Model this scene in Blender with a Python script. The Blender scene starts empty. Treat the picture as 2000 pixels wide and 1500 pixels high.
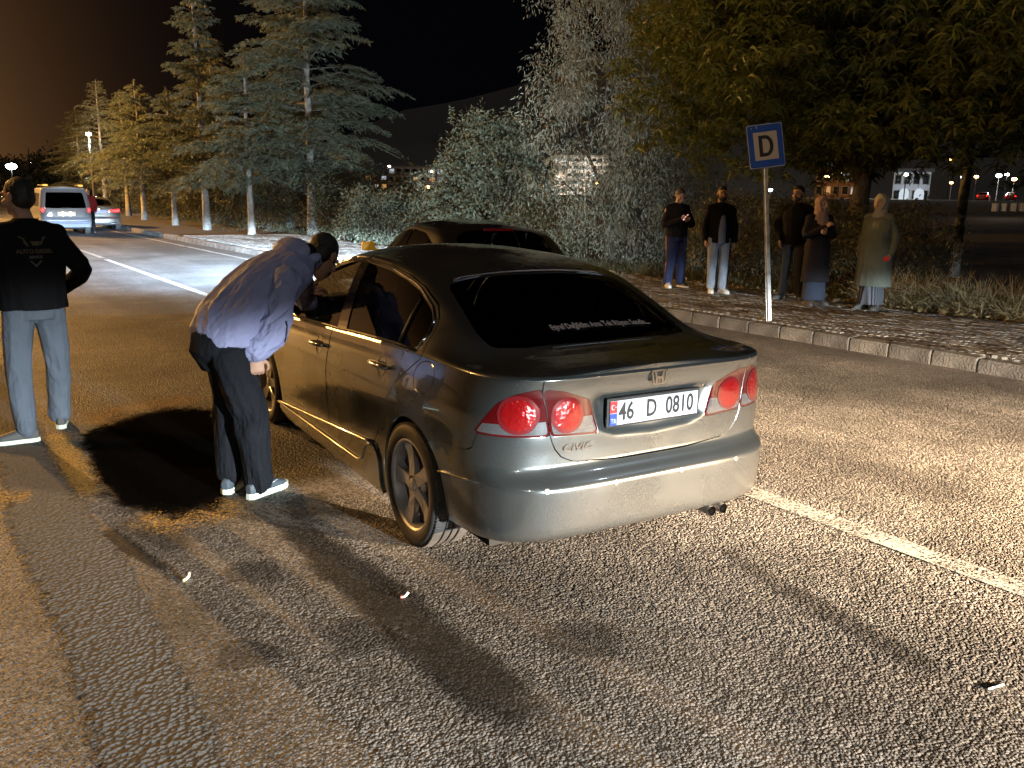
import bpy, bmesh, math, random
import numpy as np
from mathutils import Vector, Matrix
R=math.radians
scene=bpy.context.scene
COL=scene.collection
# ------------------------------------------------------------------ camera
CAM_H=1.736; PSI=0.6175; PITCH=0.2187; ROLL=0.0151; FPX=1656.7
def cam_axes():
    f=np.array([math.sin(PSI)*math.cos(PITCH),math.cos(PSI)*math.cos(PITCH),-math.sin(PITCH)])
    r=np.array([math.cos(PSI),-math.sin(PSI),0.]); u=np.cross(r,f)
    c,s=math.cos(ROLL),math.sin(ROLL)
    return f,c*r+s*u,-s*r+c*u
_f,_r,_u=cam_axes()
cd=bpy.data.cameras.new('camera'); cam=bpy.data.objects.new('camera',cd); COL.objects.link(cam)
cd.sensor_width=36; cd.lens=36*FPX/2000; cd.clip_start=.05; cd.clip_end=3000
M=Matrix.Identity(4)
for i in range(3):
    M[i][0]=_r[i]; M[i][1]=_u[i]; M[i][2]=-_f[i]
M[2][3]=CAM_H
cam.matrix_world=M
scene.camera=cam
# ------------------------------------------------------------------ world: night sky, last trace of city glow
w=bpy.data.worlds.new('World'); scene.world=w; w.use_nodes=True
nt=w.node_tree; nt.nodes.clear()
wo=nt.nodes.new('ShaderNodeOutputWorld'); bg=nt.nodes.new('ShaderNodeBackground')
sky=nt.nodes.new('ShaderNodeTexSky'); sky.sky_type='NISHITA'; sky.sun_disc=False
sky.sun_elevation=R(-7.5); sky.sun_rotation=R(-30); sky.altitude=1100; sky.dust_density=4; sky.air_density=1.2
SKY_STRENGTH=0.10
bg.inputs[1].default_value=SKY_STRENGTH
def wn(op,a,b=None):
    n=nt.nodes.new('ShaderNodeMath'); n.operation=op
    for i,x in enumerate((a,b)):
        if x is None: continue
        if isinstance(x,(int,float)): n.inputs[i].default_value=x
        else: nt.links.new(x,n.inputs[i])
    return n.outputs[0]
# skyglow of the town down the road: low over the horizon, amber, fading with height and away from the town
tcw=nt.nodes.new('ShaderNodeTexCoord'); sw=nt.nodes.new('ShaderNodeSeparateXYZ'); nt.links.new(tcw.outputs['Generated'],sw.inputs[0])
az=wn('ARCTAN2',sw.outputs[0],sw.outputs[1]); el=wn('ARCSINE',sw.outputs[2])
ga=wn('POWER',math.e,wn('MULTIPLY',wn('POWER',wn('DIVIDE',wn('ADD',az,R(14)),R(14)),2),-1))
ge=wn('POWER',math.e,wn('DIVIDE',wn('ABSOLUTE',el),-R(14)))
glow=wn('MULTIPLY',ga,ge)
mixc=nt.nodes.new('ShaderNodeVectorMath'); mixc.operation='SCALE'; mixc.inputs[0].default_value=(1.0,.46,.16); nt.links.new(wn('MULTIPLY',glow,6.0),mixc.inputs['Scale'])
base=nt.nodes.new('ShaderNodeVectorMath'); base.operation='ADD'; base.inputs[1].default_value=(.008,.009,.016); nt.links.new(sky.outputs[0],base.inputs[0])
addc=nt.nodes.new('ShaderNodeVectorMath'); addc.operation='ADD'; nt.links.new(base.outputs[0],addc.inputs[0]); nt.links.new(mixc.outputs[0],addc.inputs[1])
nt.links.new(addc.outputs[0],bg.inputs[0]); nt.links.new(bg.outputs[0],wo.inputs[0])
scene.view_settings.view_transform='Standard'; scene.view_settings.look='None'
scene.view_settings.exposure=0; scene.view_settings.gamma=1
scene.render.engine='CYCLES'
scene.cycles.use_denoising=True
scene.cycles.max_bounces=6; scene.cycles.diffuse_bounces=3; scene.cycles.glossy_bounces=4; scene.cycles.transmission_bounces=6; scene.cycles.transparent_max_bounces=12
scene.cycles.caustics_reflective=False; scene.cycles.caustics_refractive=False
scene.cycles.sample_clamp_indirect=3.0
# moon: one very weak sun lamp
sd=bpy.data.lights.new('moon','SUN'); sd.energy=.10; sd.angle=R(.6); sd.color=(.75,.85,1)
so=bpy.data.objects.new('moon',sd); COL.objects.link(so); so.rotation_euler=(R(38),0,R(60))
# ------------------------------------------------------------------ lamps (vehicles' headlights behind the camera, street lamps, one added fill lamp)
def blackbody(k):
    return {'warm':(1,.68,.40),'cool':(.76,.91,1.0),'halogen':(.87,.95,.97),'neutral':(1,.93,.82),'sodium':(1,.50,.13),'led':(.88,1,.93),'xenon':(.47,.70,1.0)}[k]
def headlight(name,loc,target,watts,colour,cut=0.5,spread=40,kick=0.0,size=.06,wid=22.0,vw=7.0,vt=90.0,spill=.012,swid=None):
    """low beam: a spot whose intensity falls off sideways and is cut off just above the horizontal"""
    d=bpy.data.lights.new(name,'SPOT'); d.energy=watts; d.color=blackbody(colour); d.shadow_soft_size=size
    d.spot_size=R(150); d.spot_blend=.2
    o=bpy.data.objects.new(name,d); COL.objects.link(o); o.location=loc
    v=Vector(target)-Vector(loc); o.rotation_euler=v.to_track_quat('-Z','Y').to_euler()
    d.use_nodes=True; t=d.node_tree; t.nodes.clear()
    out=t.nodes.new('ShaderNodeOutputLight'); em=t.nodes.new('ShaderNodeEmission')
    tc=t.nodes.new('ShaderNodeTexCoord'); sp=t.nodes.new('ShaderNodeSeparateXYZ'); t.links.new(tc.outputs['Normal'],sp.inputs[0])
    def mt(op,a,b=None,c=None):
        n=t.nodes.new('ShaderNodeMath'); n.operation=op
        for i,x in enumerate((a,b,c)):
            if x is None: continue
            if isinstance(x,(int,float)): n.inputs[i].default_value=x
            else: t.links.new(x,n.inputs[i])
        return n.outputs[0]
    nz=mt('MULTIPLY',sp.outputs[2],-1)            # forward
    ex=mt('ARCTAN2',sp.outputs[0],nz); ey=mt('ARCTAN2',sp.outputs[1],nz)
    ax=mt('MULTIPLY',ex,180/math.pi); ay=mt('MULTIPLY',ey,180/math.pi)
    g=mt('POWER',math.e,mt('MULTIPLY',mt('POWER',mt('DIVIDE',ax,wid),2),-1))
    gd=mt('POWER',math.e,mt('MULTIPLY',mt('POWER',mt('DIVIDE',mt('MINIMUM',ay,0),vw),2),-1))
    gu=mt('POWER',math.e,mt('MULTIPLY',mt('POWER',mt('DIVIDE',mt('MAXIMUM',ay,0),vt),2),-1)); gv=mt('MULTIPLY',gd,gu)
    lim=mt('ADD',cut,mt('MULTIPLY',mt('MAXIMUM',ax,0),kick))
    e=mt('SUBTRACT',lim,ay)
    st=t.nodes.new('ShaderNodeMapRange'); st.interpolation_type='SMOOTHSTEP'; st.inputs[1].default_value=-.9; st.inputs[2].default_value=.9
    t.links.new(e,st.inputs[0])
    tot=mt('ADD',mt('MULTIPLY',mt('MULTIPLY',g,gv),st.outputs[0]),mt('MULTIPLY',mt('POWER',math.e,mt('MULTIPLY',mt('POWER',mt('DIVIDE',ax,swid or wid),2),-1)),spill))
    t.links.new(tot,em.inputs[1]); t.links.new(em.outputs[0],out.inputs[0])
    return o
def point(name,loc,watts,colour,size=.12):
    d=bpy.data.lights.new(name,'POINT'); d.energy=watts; d.color=blackbody(colour) if isinstance(colour,str) else colour; d.shadow_soft_size=size
    o=bpy.data.objects.new(name,d); COL.objects.link(o); o.location=loc; return o
headlight('rear_vehicle_lamp_left',(2.7,-4.2,.85),(1.8,4.8,0),11500,'halogen',cut=6.5,wid=30,vw=4.6,vt=6.5,spill=.012)
headlight('rear_vehicle_lamp_right',(6.6,-5.0,1.0),(5.2,3.7,0),120000,'warm',cut=4.5,wid=18,vw=5.0,vt=2.5,spill=.001)
headlight('parked_car_headlamp',(5.6,-6.0,.75),(11.2,7.5,.50),12000,'cool',cut=.3,wid=16,vw=6,spill=.002)
point('street_and_fill_light',(-5,13,7.5),2900,'sodium',.25)
point('street_and_fill_light',(-5,52,10),60000,'sodium',.25)
point('street_and_fill_light',(-6,-14,9),1500,'neutral',.25)  # unseen fill lamp added behind the camera to lift trees and faces
headlight('passing_car_headlamp',(5.63,11.6,.66),(4.8,25.0,.0),210000,'xenon',cut=2.4,wid=22,vw=5,vt=2.4,kick=.0,spill=.006,swid=30)
headlight('passing_car_headlamp',(6.83,11.3,.66),(7.2,25,.0),110000,'cool',cut=2.4,wid=22,vw=5,vt=2.4,kick=.0,spill=.11,swid=55)

# ------------------------------------------------------------------ helpers
def set_props(o,label=None,cat=None,group=None,kind=None):
    if label: o['label']=label
    if cat: o['category']=cat
    if group: o['group']=group
    if kind: o['kind']=kind
    return o
def mesh(name,V,F,mats=None,midx=None,smooth=True,normals=None):
    me=bpy.data.meshes.new(name); me.from_pydata([tuple(map(float,v)) for v in V],[],[tuple(map(int,f)) for f in F])
    if smooth: me.polygons.foreach_set('use_smooth',[True]*len(me.polygons))
    for m in (mats or []): me.materials.append(m)
    if midx is not None: me.polygons.foreach_set('material_index',[int(i) for i in midx])
    me.update()
    if normals is not None and len(me.vertices): me.normals_split_custom_set_from_vertices([tuple(map(float,n)) for n in normals])
    return me
def obj(name,me,parent=None,loc=(0,0,0),rot=(0,0,0),scale=None):
    o=bpy.data.objects.new(name,me); COL.objects.link(o)
    if parent is not None: o.parent=parent
    o.location=loc; o.rotation_euler=rot
    if scale is not None: o.scale=scale if not isinstance(scale,(int,float)) else (scale,)*3
    return o
def mk(name,V,F,mat,parent=None,smooth=True,normals=None,midx=None,**kw):
    return obj(name,mesh(name,V,F,mat if isinstance(mat,(list,tuple)) else [mat],midx,smooth,normals),parent,**kw)
def thing(name,label,cat,loc=(0,0,0),rz=0,group=None):
    o=bpy.data.objects.new(name,None); COL.objects.link(o); o.location=loc; o.rotation_euler=(0,0,rz); o.empty_display_size=.1
    return set_props(o,label,cat,group)
class MB:
    """collects shapes into one mesh"""
    def __init__(s): s.V=[];s.F=[];s.M=[]
    def add(s,V,F,m=0):
        b=len(s.V); s.V.extend([tuple(v) for v in V]); s.F.extend([tuple(i+b for i in f) for f in F]); s.M.extend([m]*len(F)); return s
    def box(s,c,d,rz=0,m=0,rx=0,ry=0,taper=1.0,bev=0):
        x,y,z=[k/2 for k in d]; T=Matrix.Translation(c)@Matrix.Rotation(rz,4,'Z')@Matrix.Rotation(ry,4,'Y')@Matrix.Rotation(rx,4,'X')
        if bev>0:
            b=min(bev,x*.9,y*.9,z*.9); P=[];Fc=[]
            bm=bmesh.new(); bmesh.ops.create_cube(bm,size=1)
            for v in bm.verts: v.co=Vector((v.co.x*2*x,v.co.y*2*y,v.co.z*2*z))
            bmesh.ops.bevel(bm,geom=bm.edges[:]+bm.verts[:],offset=b,segments=2,profile=.5,affect='EDGES')
            bm.verts.index_update()
            P=[tuple(T@v.co) for v in bm.verts]; Fc=[tuple(v.index for v in f.verts) for f in bm.faces]; bm.free()
            return s.add(P,Fc,m)
        P=[]
        for sz in (-1,1):
            k=taper if sz>0 else 1
            for sx,sy in ((-1,-1),(1,-1),(1,1),(-1,1)): P.append(tuple(T@Vector((sx*x*k,sy*y*k,sz*z))))
        return s.add(P,[(3,2,1,0),(4,5,6,7),(0,1,5,4),(1,2,6,5),(2,3,7,6),(3,0,4,7)],m)
    def tube(s,pts,rad,n=8,m=0,cap=True,flat=1.0,up=None):
        pts=[Vector(p) for p in pts]; rad=[rad]*len(pts) if isinstance(rad,(int,float)) else rad
        V=[];F=[]; prev=None
        for i,p in enumerate(pts):
            d=(pts[min(i+1,len(pts)-1)]-pts[max(i-1,0)]).normalized()
            if prev is None:
                a=Vector(up) if up else (Vector((0,0,1)) if abs(d.z)<.9 else Vector((1,0,0)))
                x=d.cross(a).normalized()
            else: x=(prev-d*prev.dot(d)).normalized()
            prev=x; y=d.cross(x)
            for k in range(n):
                t=2*math.pi*k/n; V.append(p+x*(math.cos(t)*rad[i])+y*(math.sin(t)*rad[i]*flat))
        for i in range(len(pts)-1):
            for k in range(n): F.append((i*n+k,i*n+(k+1)%n,(i+1)*n+(k+1)%n,(i+1)*n+k))
        if cap: F.append(tuple(reversed(range(n)))); F.append(tuple((len(pts)-1)*n+k for k in range(n)))
        return s.add(V,F,m)
    def lathe(s,prof,n=24,axis='Y',c=(0,0,0),m=0,close=False):
        V=[];F=[]; c=Vector(c)
        for (r,h) in prof:
            for k in range(n):
                t=2*math.pi*k/n; a,b=r*math.cos(t),r*math.sin(t)
                V.append(c+Vector({'Y':(a,h,b),'Z':(a,b,h),'X':(h,a,b)}[axis]))
        L=len(prof)
        for i in range(L-1+(1 if close else 0)):
            for k in range(n):
                j=(i+1)%L; F.append((i*n+k,i*n+(k+1)%n,j*n+(k+1)%n,j*n+k))
        return s.add(V,F,m)
    def prism(s,poly,h0,h1,plane='XY',m=0,T=None):
        """extrude a 2D polygon"""
        def mp(a,b,h): return {'XY':(a,b,h),'XZ':(a,h,b),'YZ':(h,a,b)}[plane]
        n=len(poly); V=[mp(a,b,h0) for a,b in poly]+[mp(a,b,h1) for a,b in poly]
        if T is not None: V=[tuple(T@Vector(v)) for v in V]
        F=[tuple(range(n)),tuple(reversed(range(n,2*n)))]+[(i,n+i,n+(i+1)%n,(i+1)%n) for i in range(n)]
        return s.add(V,F,m)
    def build(s,name,mat,parent=None,smooth=False,fixn=True,kind=None,**kw):
        me=mesh(name,s.V,s.F,mat if isinstance(mat,(list,tuple)) else [mat],s.M,smooth)
        if fixn:
            bm=bmesh.new(); bm.from_mesh(me); bmesh.ops.recalc_face_normals(bm,faces=bm.faces[:]); bm.to_mesh(me); bm.free()
        if smooth=='auto':
            me.polygons.foreach_set('use_smooth',[True]*len(me.polygons)); 
            try: me.set_sharp_from_angle(angle=R(35))
            except Exception: pass
        o=obj(name,me,parent,**kw)
        if kind: o['kind']=kind
        return o
def text_mesh(body,size,extrude=.001,align='CENTER',bold=0.0,shear=0,space=1.0):
    c=bpy.data.curves.new('txt','FONT'); c.body=body; c.size=size; c.extrude=extrude; c.align_x=align; c.align_y='CENTER'; c.offset=bold; c.shear=shear; c.space_character=space; c.resolution_u=3
    o=bpy.data.objects.new('txt',c); COL.objects.link(o)
    dg=bpy.context.evaluated_depsgraph_get(); me=bpy.data.meshes.new_from_object(o.evaluated_get(dg))
    bpy.data.objects.remove(o); bpy.data.curves.remove(c); return me
# ------------------------------------------------------------------ materials
def mat(name,col,rough=.6,metal=0,spec=.5,emit=None,es=0,coat=0,alpha=1,trans=0,ior=1.45,noise=None,bump=None,sheen=0):
    """noise=(scale,amount[,colour2]) colour variation; bump=(scale,strength,distance)"""
    m=bpy.data.materials.new(name); m.use_nodes=True; t=m.node_tree; b=t.nodes['Principled BSDF']
    b.inputs['Base Color'].default_value=(*col,1); b.inputs['Roughness'].default_value=rough; b.inputs['Metallic'].default_value=metal
    b.inputs['Specular IOR Level'].default_value=spec; b.inputs['Coat Weight'].default_value=coat; b.inputs['Coat Roughness'].default_value=.05
    b.inputs['Transmission Weight'].default_value=trans; b.inputs['IOR'].default_value=ior; b.inputs['Alpha'].default_value=alpha
    if sheen: b.inputs['Sheen Weight'].default_value=sheen
    if emit: b.inputs['Emission Color'].default_value=(*emit,1); b.inputs['Emission Strength'].default_value=es
    if noise or bump: tc=t.nodes.new('ShaderNodeTexCoord')
    if noise:
        n=t.nodes.new('ShaderNodeTexNoise'); n.inputs['Scale'].default_value=noise[0]; n.inputs['Detail'].default_value=5
        t.links.new(tc.outputs['Object'],n.inputs['Vector'])
        mx=t.nodes.new('ShaderNodeMix'); mx.data_type='RGBA'
        c2=noise[2] if len(noise)>2 else tuple(c*.45 for c in col)
        mx.inputs[6].default_value=(*col,1); mx.inputs[7].default_value=(*c2,1)
        rp=t.nodes.new('ShaderNodeMapRange'); rp.inputs[1].default_value=.35; rp.inputs[2].default_value=.7; rp.inputs[4].default_value=noise[1]
        t.links.new(n.outputs[0],rp.inputs[0]); t.links.new(rp.outputs[0],mx.inputs[0]); t.links.new(mx.outputs[2],b.inputs['Base Color'])
    if bump:
        n2=t.nodes.new('ShaderNodeTexNoise'); n2.inputs['Scale'].default_value=bump[0]; n2.inputs['Detail'].default_value=4
        t.links.new(tc.outputs['Object'],n2.inputs['Vector'])
        bp=t.nodes.new('ShaderNodeBump'); bp.inputs['Strength'].default_value=bump[1]; bp.inputs['Distance'].default_value=bump[2]
        t.links.new(n2.outputs[0],bp.inputs['Height']); t.links.new(bp.outputs[0],b.inputs['Normal'])
    return m

# ------------------------------------------------------------------ vehicles: a smooth body surface cut into panels
def spl(keys,x):
    """monotone cubic interpolation of {x:y} keys"""
    k=sorted(keys.items()); X=np.array([a for a,_ in k],float); Y=np.array([b for _,b in k],float); x=np.asarray(x,float)
    h=np.diff(X); d=np.diff(Y)/h; m=np.zeros(len(X))
    for i in range(1,len(X)-1):
        if d[i-1]*d[i]>0: m[i]=2*d[i-1]*d[i]/(d[i-1]+d[i])
    m[0]=d[0]; m[-1]=d[-1]
    xx=np.clip(x,X[0],X[-1]); i=np.clip(np.searchsorted(X,xx)-1,0,len(h)-1); t=(xx-X[i])/h[i]
    return (1+2*t)*(1-t)**2*Y[i]+t*(1-t)**2*h[i]*m[i]+t*t*(3-2*t)*Y[i+1]+t*t*(t-1)*h[i]*m[i+1]
def body_grid(c):
    """half body (y>=0): rows j from sill up over the shoulder to the roof centre line, columns i from rear centre to front centre"""
    nl,nu=c.get('nl',56),c.get('nu',46); na=c.get('na',60); ns=c.get('ns',120)
    zl0=c['zlow']; vf=np.linspace(0,1,nl)
    # columns: rear corner angle, side, front corner angle
    th=np.linspace(0,1,na)
    cols=[]
    nR,nF=c['nR'],c['nF']; xcr,xcf=c['xcr'],c['xcf']
    aR=np.linspace(0,math.pi/2,na); aF=np.linspace(math.pi/2,0,na)
    # superellipse ratios
    def se(a,n): return np.abs(np.cos(a))**(2/n),np.abs(np.sin(a))**(2/n)
    # even spacing: reparametrise by arc length
    def even(a,n,A,B,K):
        aa=np.linspace(a[0],a[-1],2000); x,y=se(aa,n); s=np.concatenate([[0],np.cumsum(np.hypot(np.diff(x*A),np.diff(y*B)))])
        return np.interp(np.linspace(0,s[-1],K),s,aa)
    aR=even(aR,nR,.7,.85,na); aF=even(aF,nF,.8,.85,na)
    cr,sr=se(aR,nR); cf,sf=se(aF,nF)
    sidex=np.linspace(xcr,xcf,ns)[1:-1]
    ncol=na+len(sidex)+na
    rows=[]
    Zs=np.linspace(0,1,nl)
    zref=c['zref']      # nominal z of each row at the rear (for the profile tables)
    zr=np.interp(Zs,np.linspace(0,1,len(zref)),zref) if len(zref)!=nl else np.array(zref)
    P=np.zeros((ncol,nl+nu,3))
    def plan(xr,xf):
        X=np.concatenate([xcr-(xcr-xr)*cr, sidex, xcf+(xf-xcf)*cf]); k=np.concatenate([sr,np.ones(len(sidex)),sf]); return X,k
    z0,z1=zr[0],zr[-1]
    for j in range(nl):
        z=zr[j]; X,k=plan(spl(c['xr'],z),spl(c['xf'],z))
        Wd=spl(c['W'],X)*k*spl(c['s'],z)
        f=(z-z0)/(z1-z0); lo=spl(zl0,X); hi=spl(c['zsh'],X)
        P[:,j,0]=X; P[:,j,1]=Wd; P[:,j,2]=lo+(hi-lo)*f
    # upper part
    X=P[:,nl-1,0]; Ysh=P[:,nl-1,1]; zsh=P[:,nl-1,2]
    zc=spl(c['zc'],X); zrl=np.minimum(spl(c['zrail'],X),zc-.002); fr=spl(c['frail'],X); fb=spl(c['fbelt'],X); zb=zsh+spl(c['zbelt'],X)
    t=np.linspace(0,1,nu+1)[1:]
    hires=np.linspace(0,1,400)
    for i in range(ncol):
        Y=Ysh[i]; bul=c['bulge']*max(0,min(1,(zrl[i]-zb[i])/.3))
        u=np.linspace(0,1,60)
        a=np.stack([np.linspace(Y,Y*fb[i],12),np.linspace(zsh[i],zb[i],12)],1)
        b=np.stack([Y*fb[i]+(Y*fr[i]-Y*fb[i])*u+bul*4*u*(1-u),zb[i]+(zrl[i]-zb[i])*u],1)[1:]
        g=1-u; cc=np.stack([Y*fr[i]*g,zc[i]-(zc[i]-zrl[i])*g**2.3],1)[1:]
        q=np.concatenate([a,b,cc])
        for _ in range(c.get('smooth',14) if X[i]>-.45 else c.get('smooth_rear',2)): q[1:-1]=.25*q[:-2]+.5*q[1:-1]+.25*q[2:]
        s=np.concatenate([[0],np.cumsum(np.hypot(*np.diff(q,axis=0).T))]); s=s/max(s[-1],1e-9)
        P[i,nl:,0]=X[i]; P[i,nl:,1]=np.interp(t,s,q[:,0]); P[i,nl:,2]=np.interp(t,s,q[:,1])
    if 'deform' in c: P=c['deform'](P)
    for _ in range(c.get('relax',1)):
        Q=P.copy(); Q[1:-1]=.25*P[:-2]+.5*P[1:-1]+.25*P[2:]; P=Q
        P[0,:,1]=0; P[-1,:,1]=0
    P[:,-1,1]=0
    # extended arrays for symmetric normals
    E=P.copy(); 
    du=np.zeros_like(P); dv=np.zeros_like(P)
    mir=np.array([1,-1,1.])
    up=np.concatenate([P[1:2]*mir,P,P[-2:-1]*mir]); du=up[2:]-up[:-2]
    vp=np.concatenate([P[:,:1]*2-P[:,1:2],P,P[:,-2:-1]*mir],axis=1); dv=vp[:,2:]-vp[:,:-2]
    N=np.cross(dv,du); L=np.linalg.norm(N,axis=2,keepdims=True); N=N/np.maximum(L,1e-12)
    # degenerate collapsed columns: borrow the neighbour
    bad=L[...,0]<1e-9
    for i in range(ncol):
        for j in range(nl+nu):
            if bad[i,j]: N[i,j]=N[max(i-1,1) if i>ncol/2 else min(i+1,ncol-2),j]
    if N[na+ns//2,nl//2,1]<0: N=-N
    q=np.zeros(P.shape[:2]); q[1:]=np.cumsum(np.linalg.norm(np.diff(P[...,:2],axis=0),axis=2),axis=0)
    return P,N,q
class Surf:
    def __init__(s,V,N,A,F): s.V,s.N,s.A,s.F=V,N,A,F       # A: attributes per vertex (n,k)
    @staticmethod
    def from_grid(P,N,q):
        n,m,_=P.shape; idx=np.arange(n*m).reshape(n,m)
        F=np.stack([idx[:-1,:-1],idx[:-1,1:],idx[1:,1:],idx[1:,:-1]],-1).reshape(-1,4)
        J=np.tile(np.arange(m),(n,1)); A=np.stack([q,J],-1).reshape(-1,2).astype(float)
        return Surf(P.reshape(-1,3),N.reshape(-1,3),A,[tuple(f) for f in F])
    def clip(s,phi,inside=True,gap=0.0):
        """keep phi<-gap (inside) or phi>gap (outside)"""
        f=(phi+gap) if inside else (gap-phi)        # keep f<0
        V=list(s.V);N=list(s.N);A=list(s.A); cache={}; out=[]
        keep=f<0
        def cut(a,b):
            k=(a,b) if a<b else (b,a)
            if k not in cache:
                a,b=k; t=f[a]/(f[a]-f[b]); V.append(s.V[a]+(s.V[b]-s.V[a])*t); n=s.N[a]+(s.N[b]-s.N[a])*t; N.append(n/max(np.linalg.norm(n),1e-9)); A.append(s.A[a]+(s.A[b]-s.A[a])*t); cache[k]=len(V)-1
            return cache[k]
        for fc in s.F:
            kk=[keep[v] for v in fc]
            if all(kk): out.append(fc); continue
            if not any(kk): continue
            p=[]
            for i,v in enumerate(fc):
                w=fc[(i+1)%len(fc)]
                if keep[v]: p.append(v)
                if keep[v]!=keep[w]: p.append(cut(v,w))
            if len(p)>=3: out.append(tuple(p))
        used=sorted({v for fc in out for v in fc}); mp={v:i for i,v in enumerate(used)}
        if not used: return Surf(np.zeros((0,3)),np.zeros((0,3)),np.zeros((0,2)),[])
        return Surf(np.array([V[v] for v in used]),np.array([N[v] for v in used]),np.array([A[v] for v in used]),[tuple(mp[v] for v in fc) for fc in out])
    def split(s,fn,gap=.002):
        phi=fn(s); return s.clip(phi,True,gap),s.clip(phi,False,gap)
    def mirrored(s):
        m=np.array([1,-1,1.]); return Surf(s.V*m,s.N*m,s.A.copy(),[tuple(reversed(f)) for f in s.F])
    def join(s,o):
        b=len(s.V); return Surf(np.concatenate([s.V,o.V]),np.concatenate([s.N,o.N]),np.concatenate([s.A,o.A]),list(s.F)+[tuple(i+b for i in f) for f in o.F])
    def both(s): return s.join(s.mirrored())
    def offset(s,d): return Surf(s.V+s.N*d,s.N,s.A,s.F)
    def build(s,name,mat,parent,flange=.012,loc=None):
        V=[tuple(v) for v in s.V]; F=[list(f) for f in s.F]; N=[tuple(n) for n in s.N]
        if flange>0:
            cnt={}
            for f in F:
                for i in range(len(f)):
                    a,b=f[i],f[(i+1)%len(f)]; cnt.setdefault((min(a,b),max(a,b)),[]).append((a,b))
            mp={}
            def inner(a):
                if a not in mp:
                    V.append(tuple(s.V[a]-s.N[a]*flange)); N.append(N[a]); mp[a]=len(V)-1
                return mp[a]
            for e,l in cnt.items():
                if len(l)==1 and not (abs(V[e[0]][1])<1e-5 and abs(V[e[1]][1])<1e-5):
                    a,b=l[0]; F.append([b,a,inner(a),inner(b)])
        return mk(name,V,F,mat,parent,normals=N)
def sdpoly(pts,poly):
    """signed distance to polygon, negative inside"""
    p=np.asarray(pts,float); d=np.full(len(p),1e9); ins=np.zeros(len(p),bool); n=len(poly)
    for i in range(n):
        a=np.array(poly[i],float); b=np.array(poly[(i+1)%n],float); e=b-a; w=p-a
        t=np.clip((w@e)/max(e@e,1e-12),0,1); d=np.minimum(d,np.hypot(*(w-t[:,None]*e).T))
        c=((a[1]<=p[:,1])!=(b[1]<=p[:,1]))&(p[:,0]<(b[0]-a[0])*(p[:,1]-a[1])/((b[1]-a[1]) if abs(b[1]-a[1])>1e-12 else 1e-12)+a[0]); ins^=c
    return np.where(ins,-d,d)
def rnd(poly,r,k=4):
    """round the corners of a polygon"""
    out=[]; n=len(poly)
    for i in range(n):
        p0,p1,p2=[Vector(poly[j%n]) for j in (i-1,i,i+1)]
        a=(p0-p1); b=(p2-p1); rr=min(r,a.length*.45,b.length*.45); A=p1+a.normalized()*rr; B=p1+b.normalized()*rr
        for t in range(k+1):
            t/=k; out.append(tuple(A*(1-t)**2+p1*2*t*(1-t)+B*t*t))
    return out
def XZ(s): return s.V[:,[0,2]]
def XY(s): return s.V[:,[0,1]]
def QZ(s): return np.stack([s.A[:,0],s.V[:,2]],1)
def edge_tube(poly2d,surf_fn,r,name,mat,parent,n=6):
    pts=[surf_fn(*p) for p in poly2d]; return MB().tube(pts,r,n).build(name,mat,parent,smooth=True)

def paint(name,col,rough=.3,flake=.5,coat=1.0,dirt=.0):
    m=mat(name,col,rough,metal=flake,coat=coat); t=m.node_tree; b=t.nodes['Principled BSDF']
    tc=t.nodes.new('ShaderNodeTexCoord'); n=t.nodes.new('ShaderNodeTexNoise'); n.inputs['Scale'].default_value=2.2; n.inputs['Detail'].default_value=5; n.inputs['Roughness'].default_value=.5
    t.links.new(tc.outputs['Object'],n.inputs['Vector'])
    mr=t.nodes.new('ShaderNodeMapRange'); mr.inputs[1].default_value=.35; mr.inputs[2].default_value=.75; mr.inputs[3].default_value=rough-.03; mr.inputs[4].default_value=rough+.16
    t.links.new(n.outputs[0],mr.inputs[0]); t.links.new(mr.outputs[0],b.inputs['Roughness'])
    mc=t.nodes.new('ShaderNodeMapRange'); mc.inputs[1].default_value=.4; mc.inputs[2].default_value=.8; mc.inputs[3].default_value=.02; mc.inputs[4].default_value=.10
    t.links.new(n.outputs[0],mc.inputs[0]); t.links.new(mc.outputs[0],b.inputs['Coat Roughness'])
    if dirt:   # road film: low on the body, in streaks
        sp=t.nodes.new('ShaderNodeSeparateXYZ'); t.links.new(tc.outputs['Object'],sp.inputs[0])
        n2=t.nodes.new('ShaderNodeTexNoise'); n2.inputs['Scale'].default_value=4; n2.inputs['Detail'].default_value=4; t.links.new(tc.outputs['Object'],n2.inputs['Vector'])
        z=t.nodes.new('ShaderNodeMapRange'); z.inputs[1].default_value=.65; z.inputs[2].default_value=.2; z.inputs[4].default_value=1.0; t.links.new(sp.outputs[2],z.inputs[0])
        mu=t.nodes.new('ShaderNodeMath'); mu.operation='MULTIPLY'; t.links.new(z.outputs[0],mu.inputs[0]); t.links.new(n2.outputs[0],mu.inputs[1])
        mu2=t.nodes.new('ShaderNodeMath'); mu2.operation='MULTIPLY'; mu2.inputs[1].default_value=dirt; t.links.new(mu.outputs[0],mu2.inputs[0])
        mx=t.nodes.new('ShaderNodeMix'); mx.data_type='RGBA'; mx.inputs[6].default_value=(*col,1); mx.inputs[7].default_value=(.14,.12,.10,1)
        t.links.new(mu2.outputs[0],mx.inputs[0]); t.links.new(mx.outputs[2],b.inputs['Base Color'])
    return m
M_PAINT=paint('car_paint_grey',(.125,.138,.140),.23,.80,dirt=.4)
M_BLACK=mat('black_plastic',(.012,.012,.013),.5)
M_SHELL=mat('dark_shell',(.006,.006,.006),.9)
M_RUBBER=mat('rubber',(.022,.022,.023),.75,noise=(20,.6,(.05,.047,.042)),bump=(160,.25,.002))
M_CHROME=mat('chrome',(.75,.75,.76),.12,1)
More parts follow.
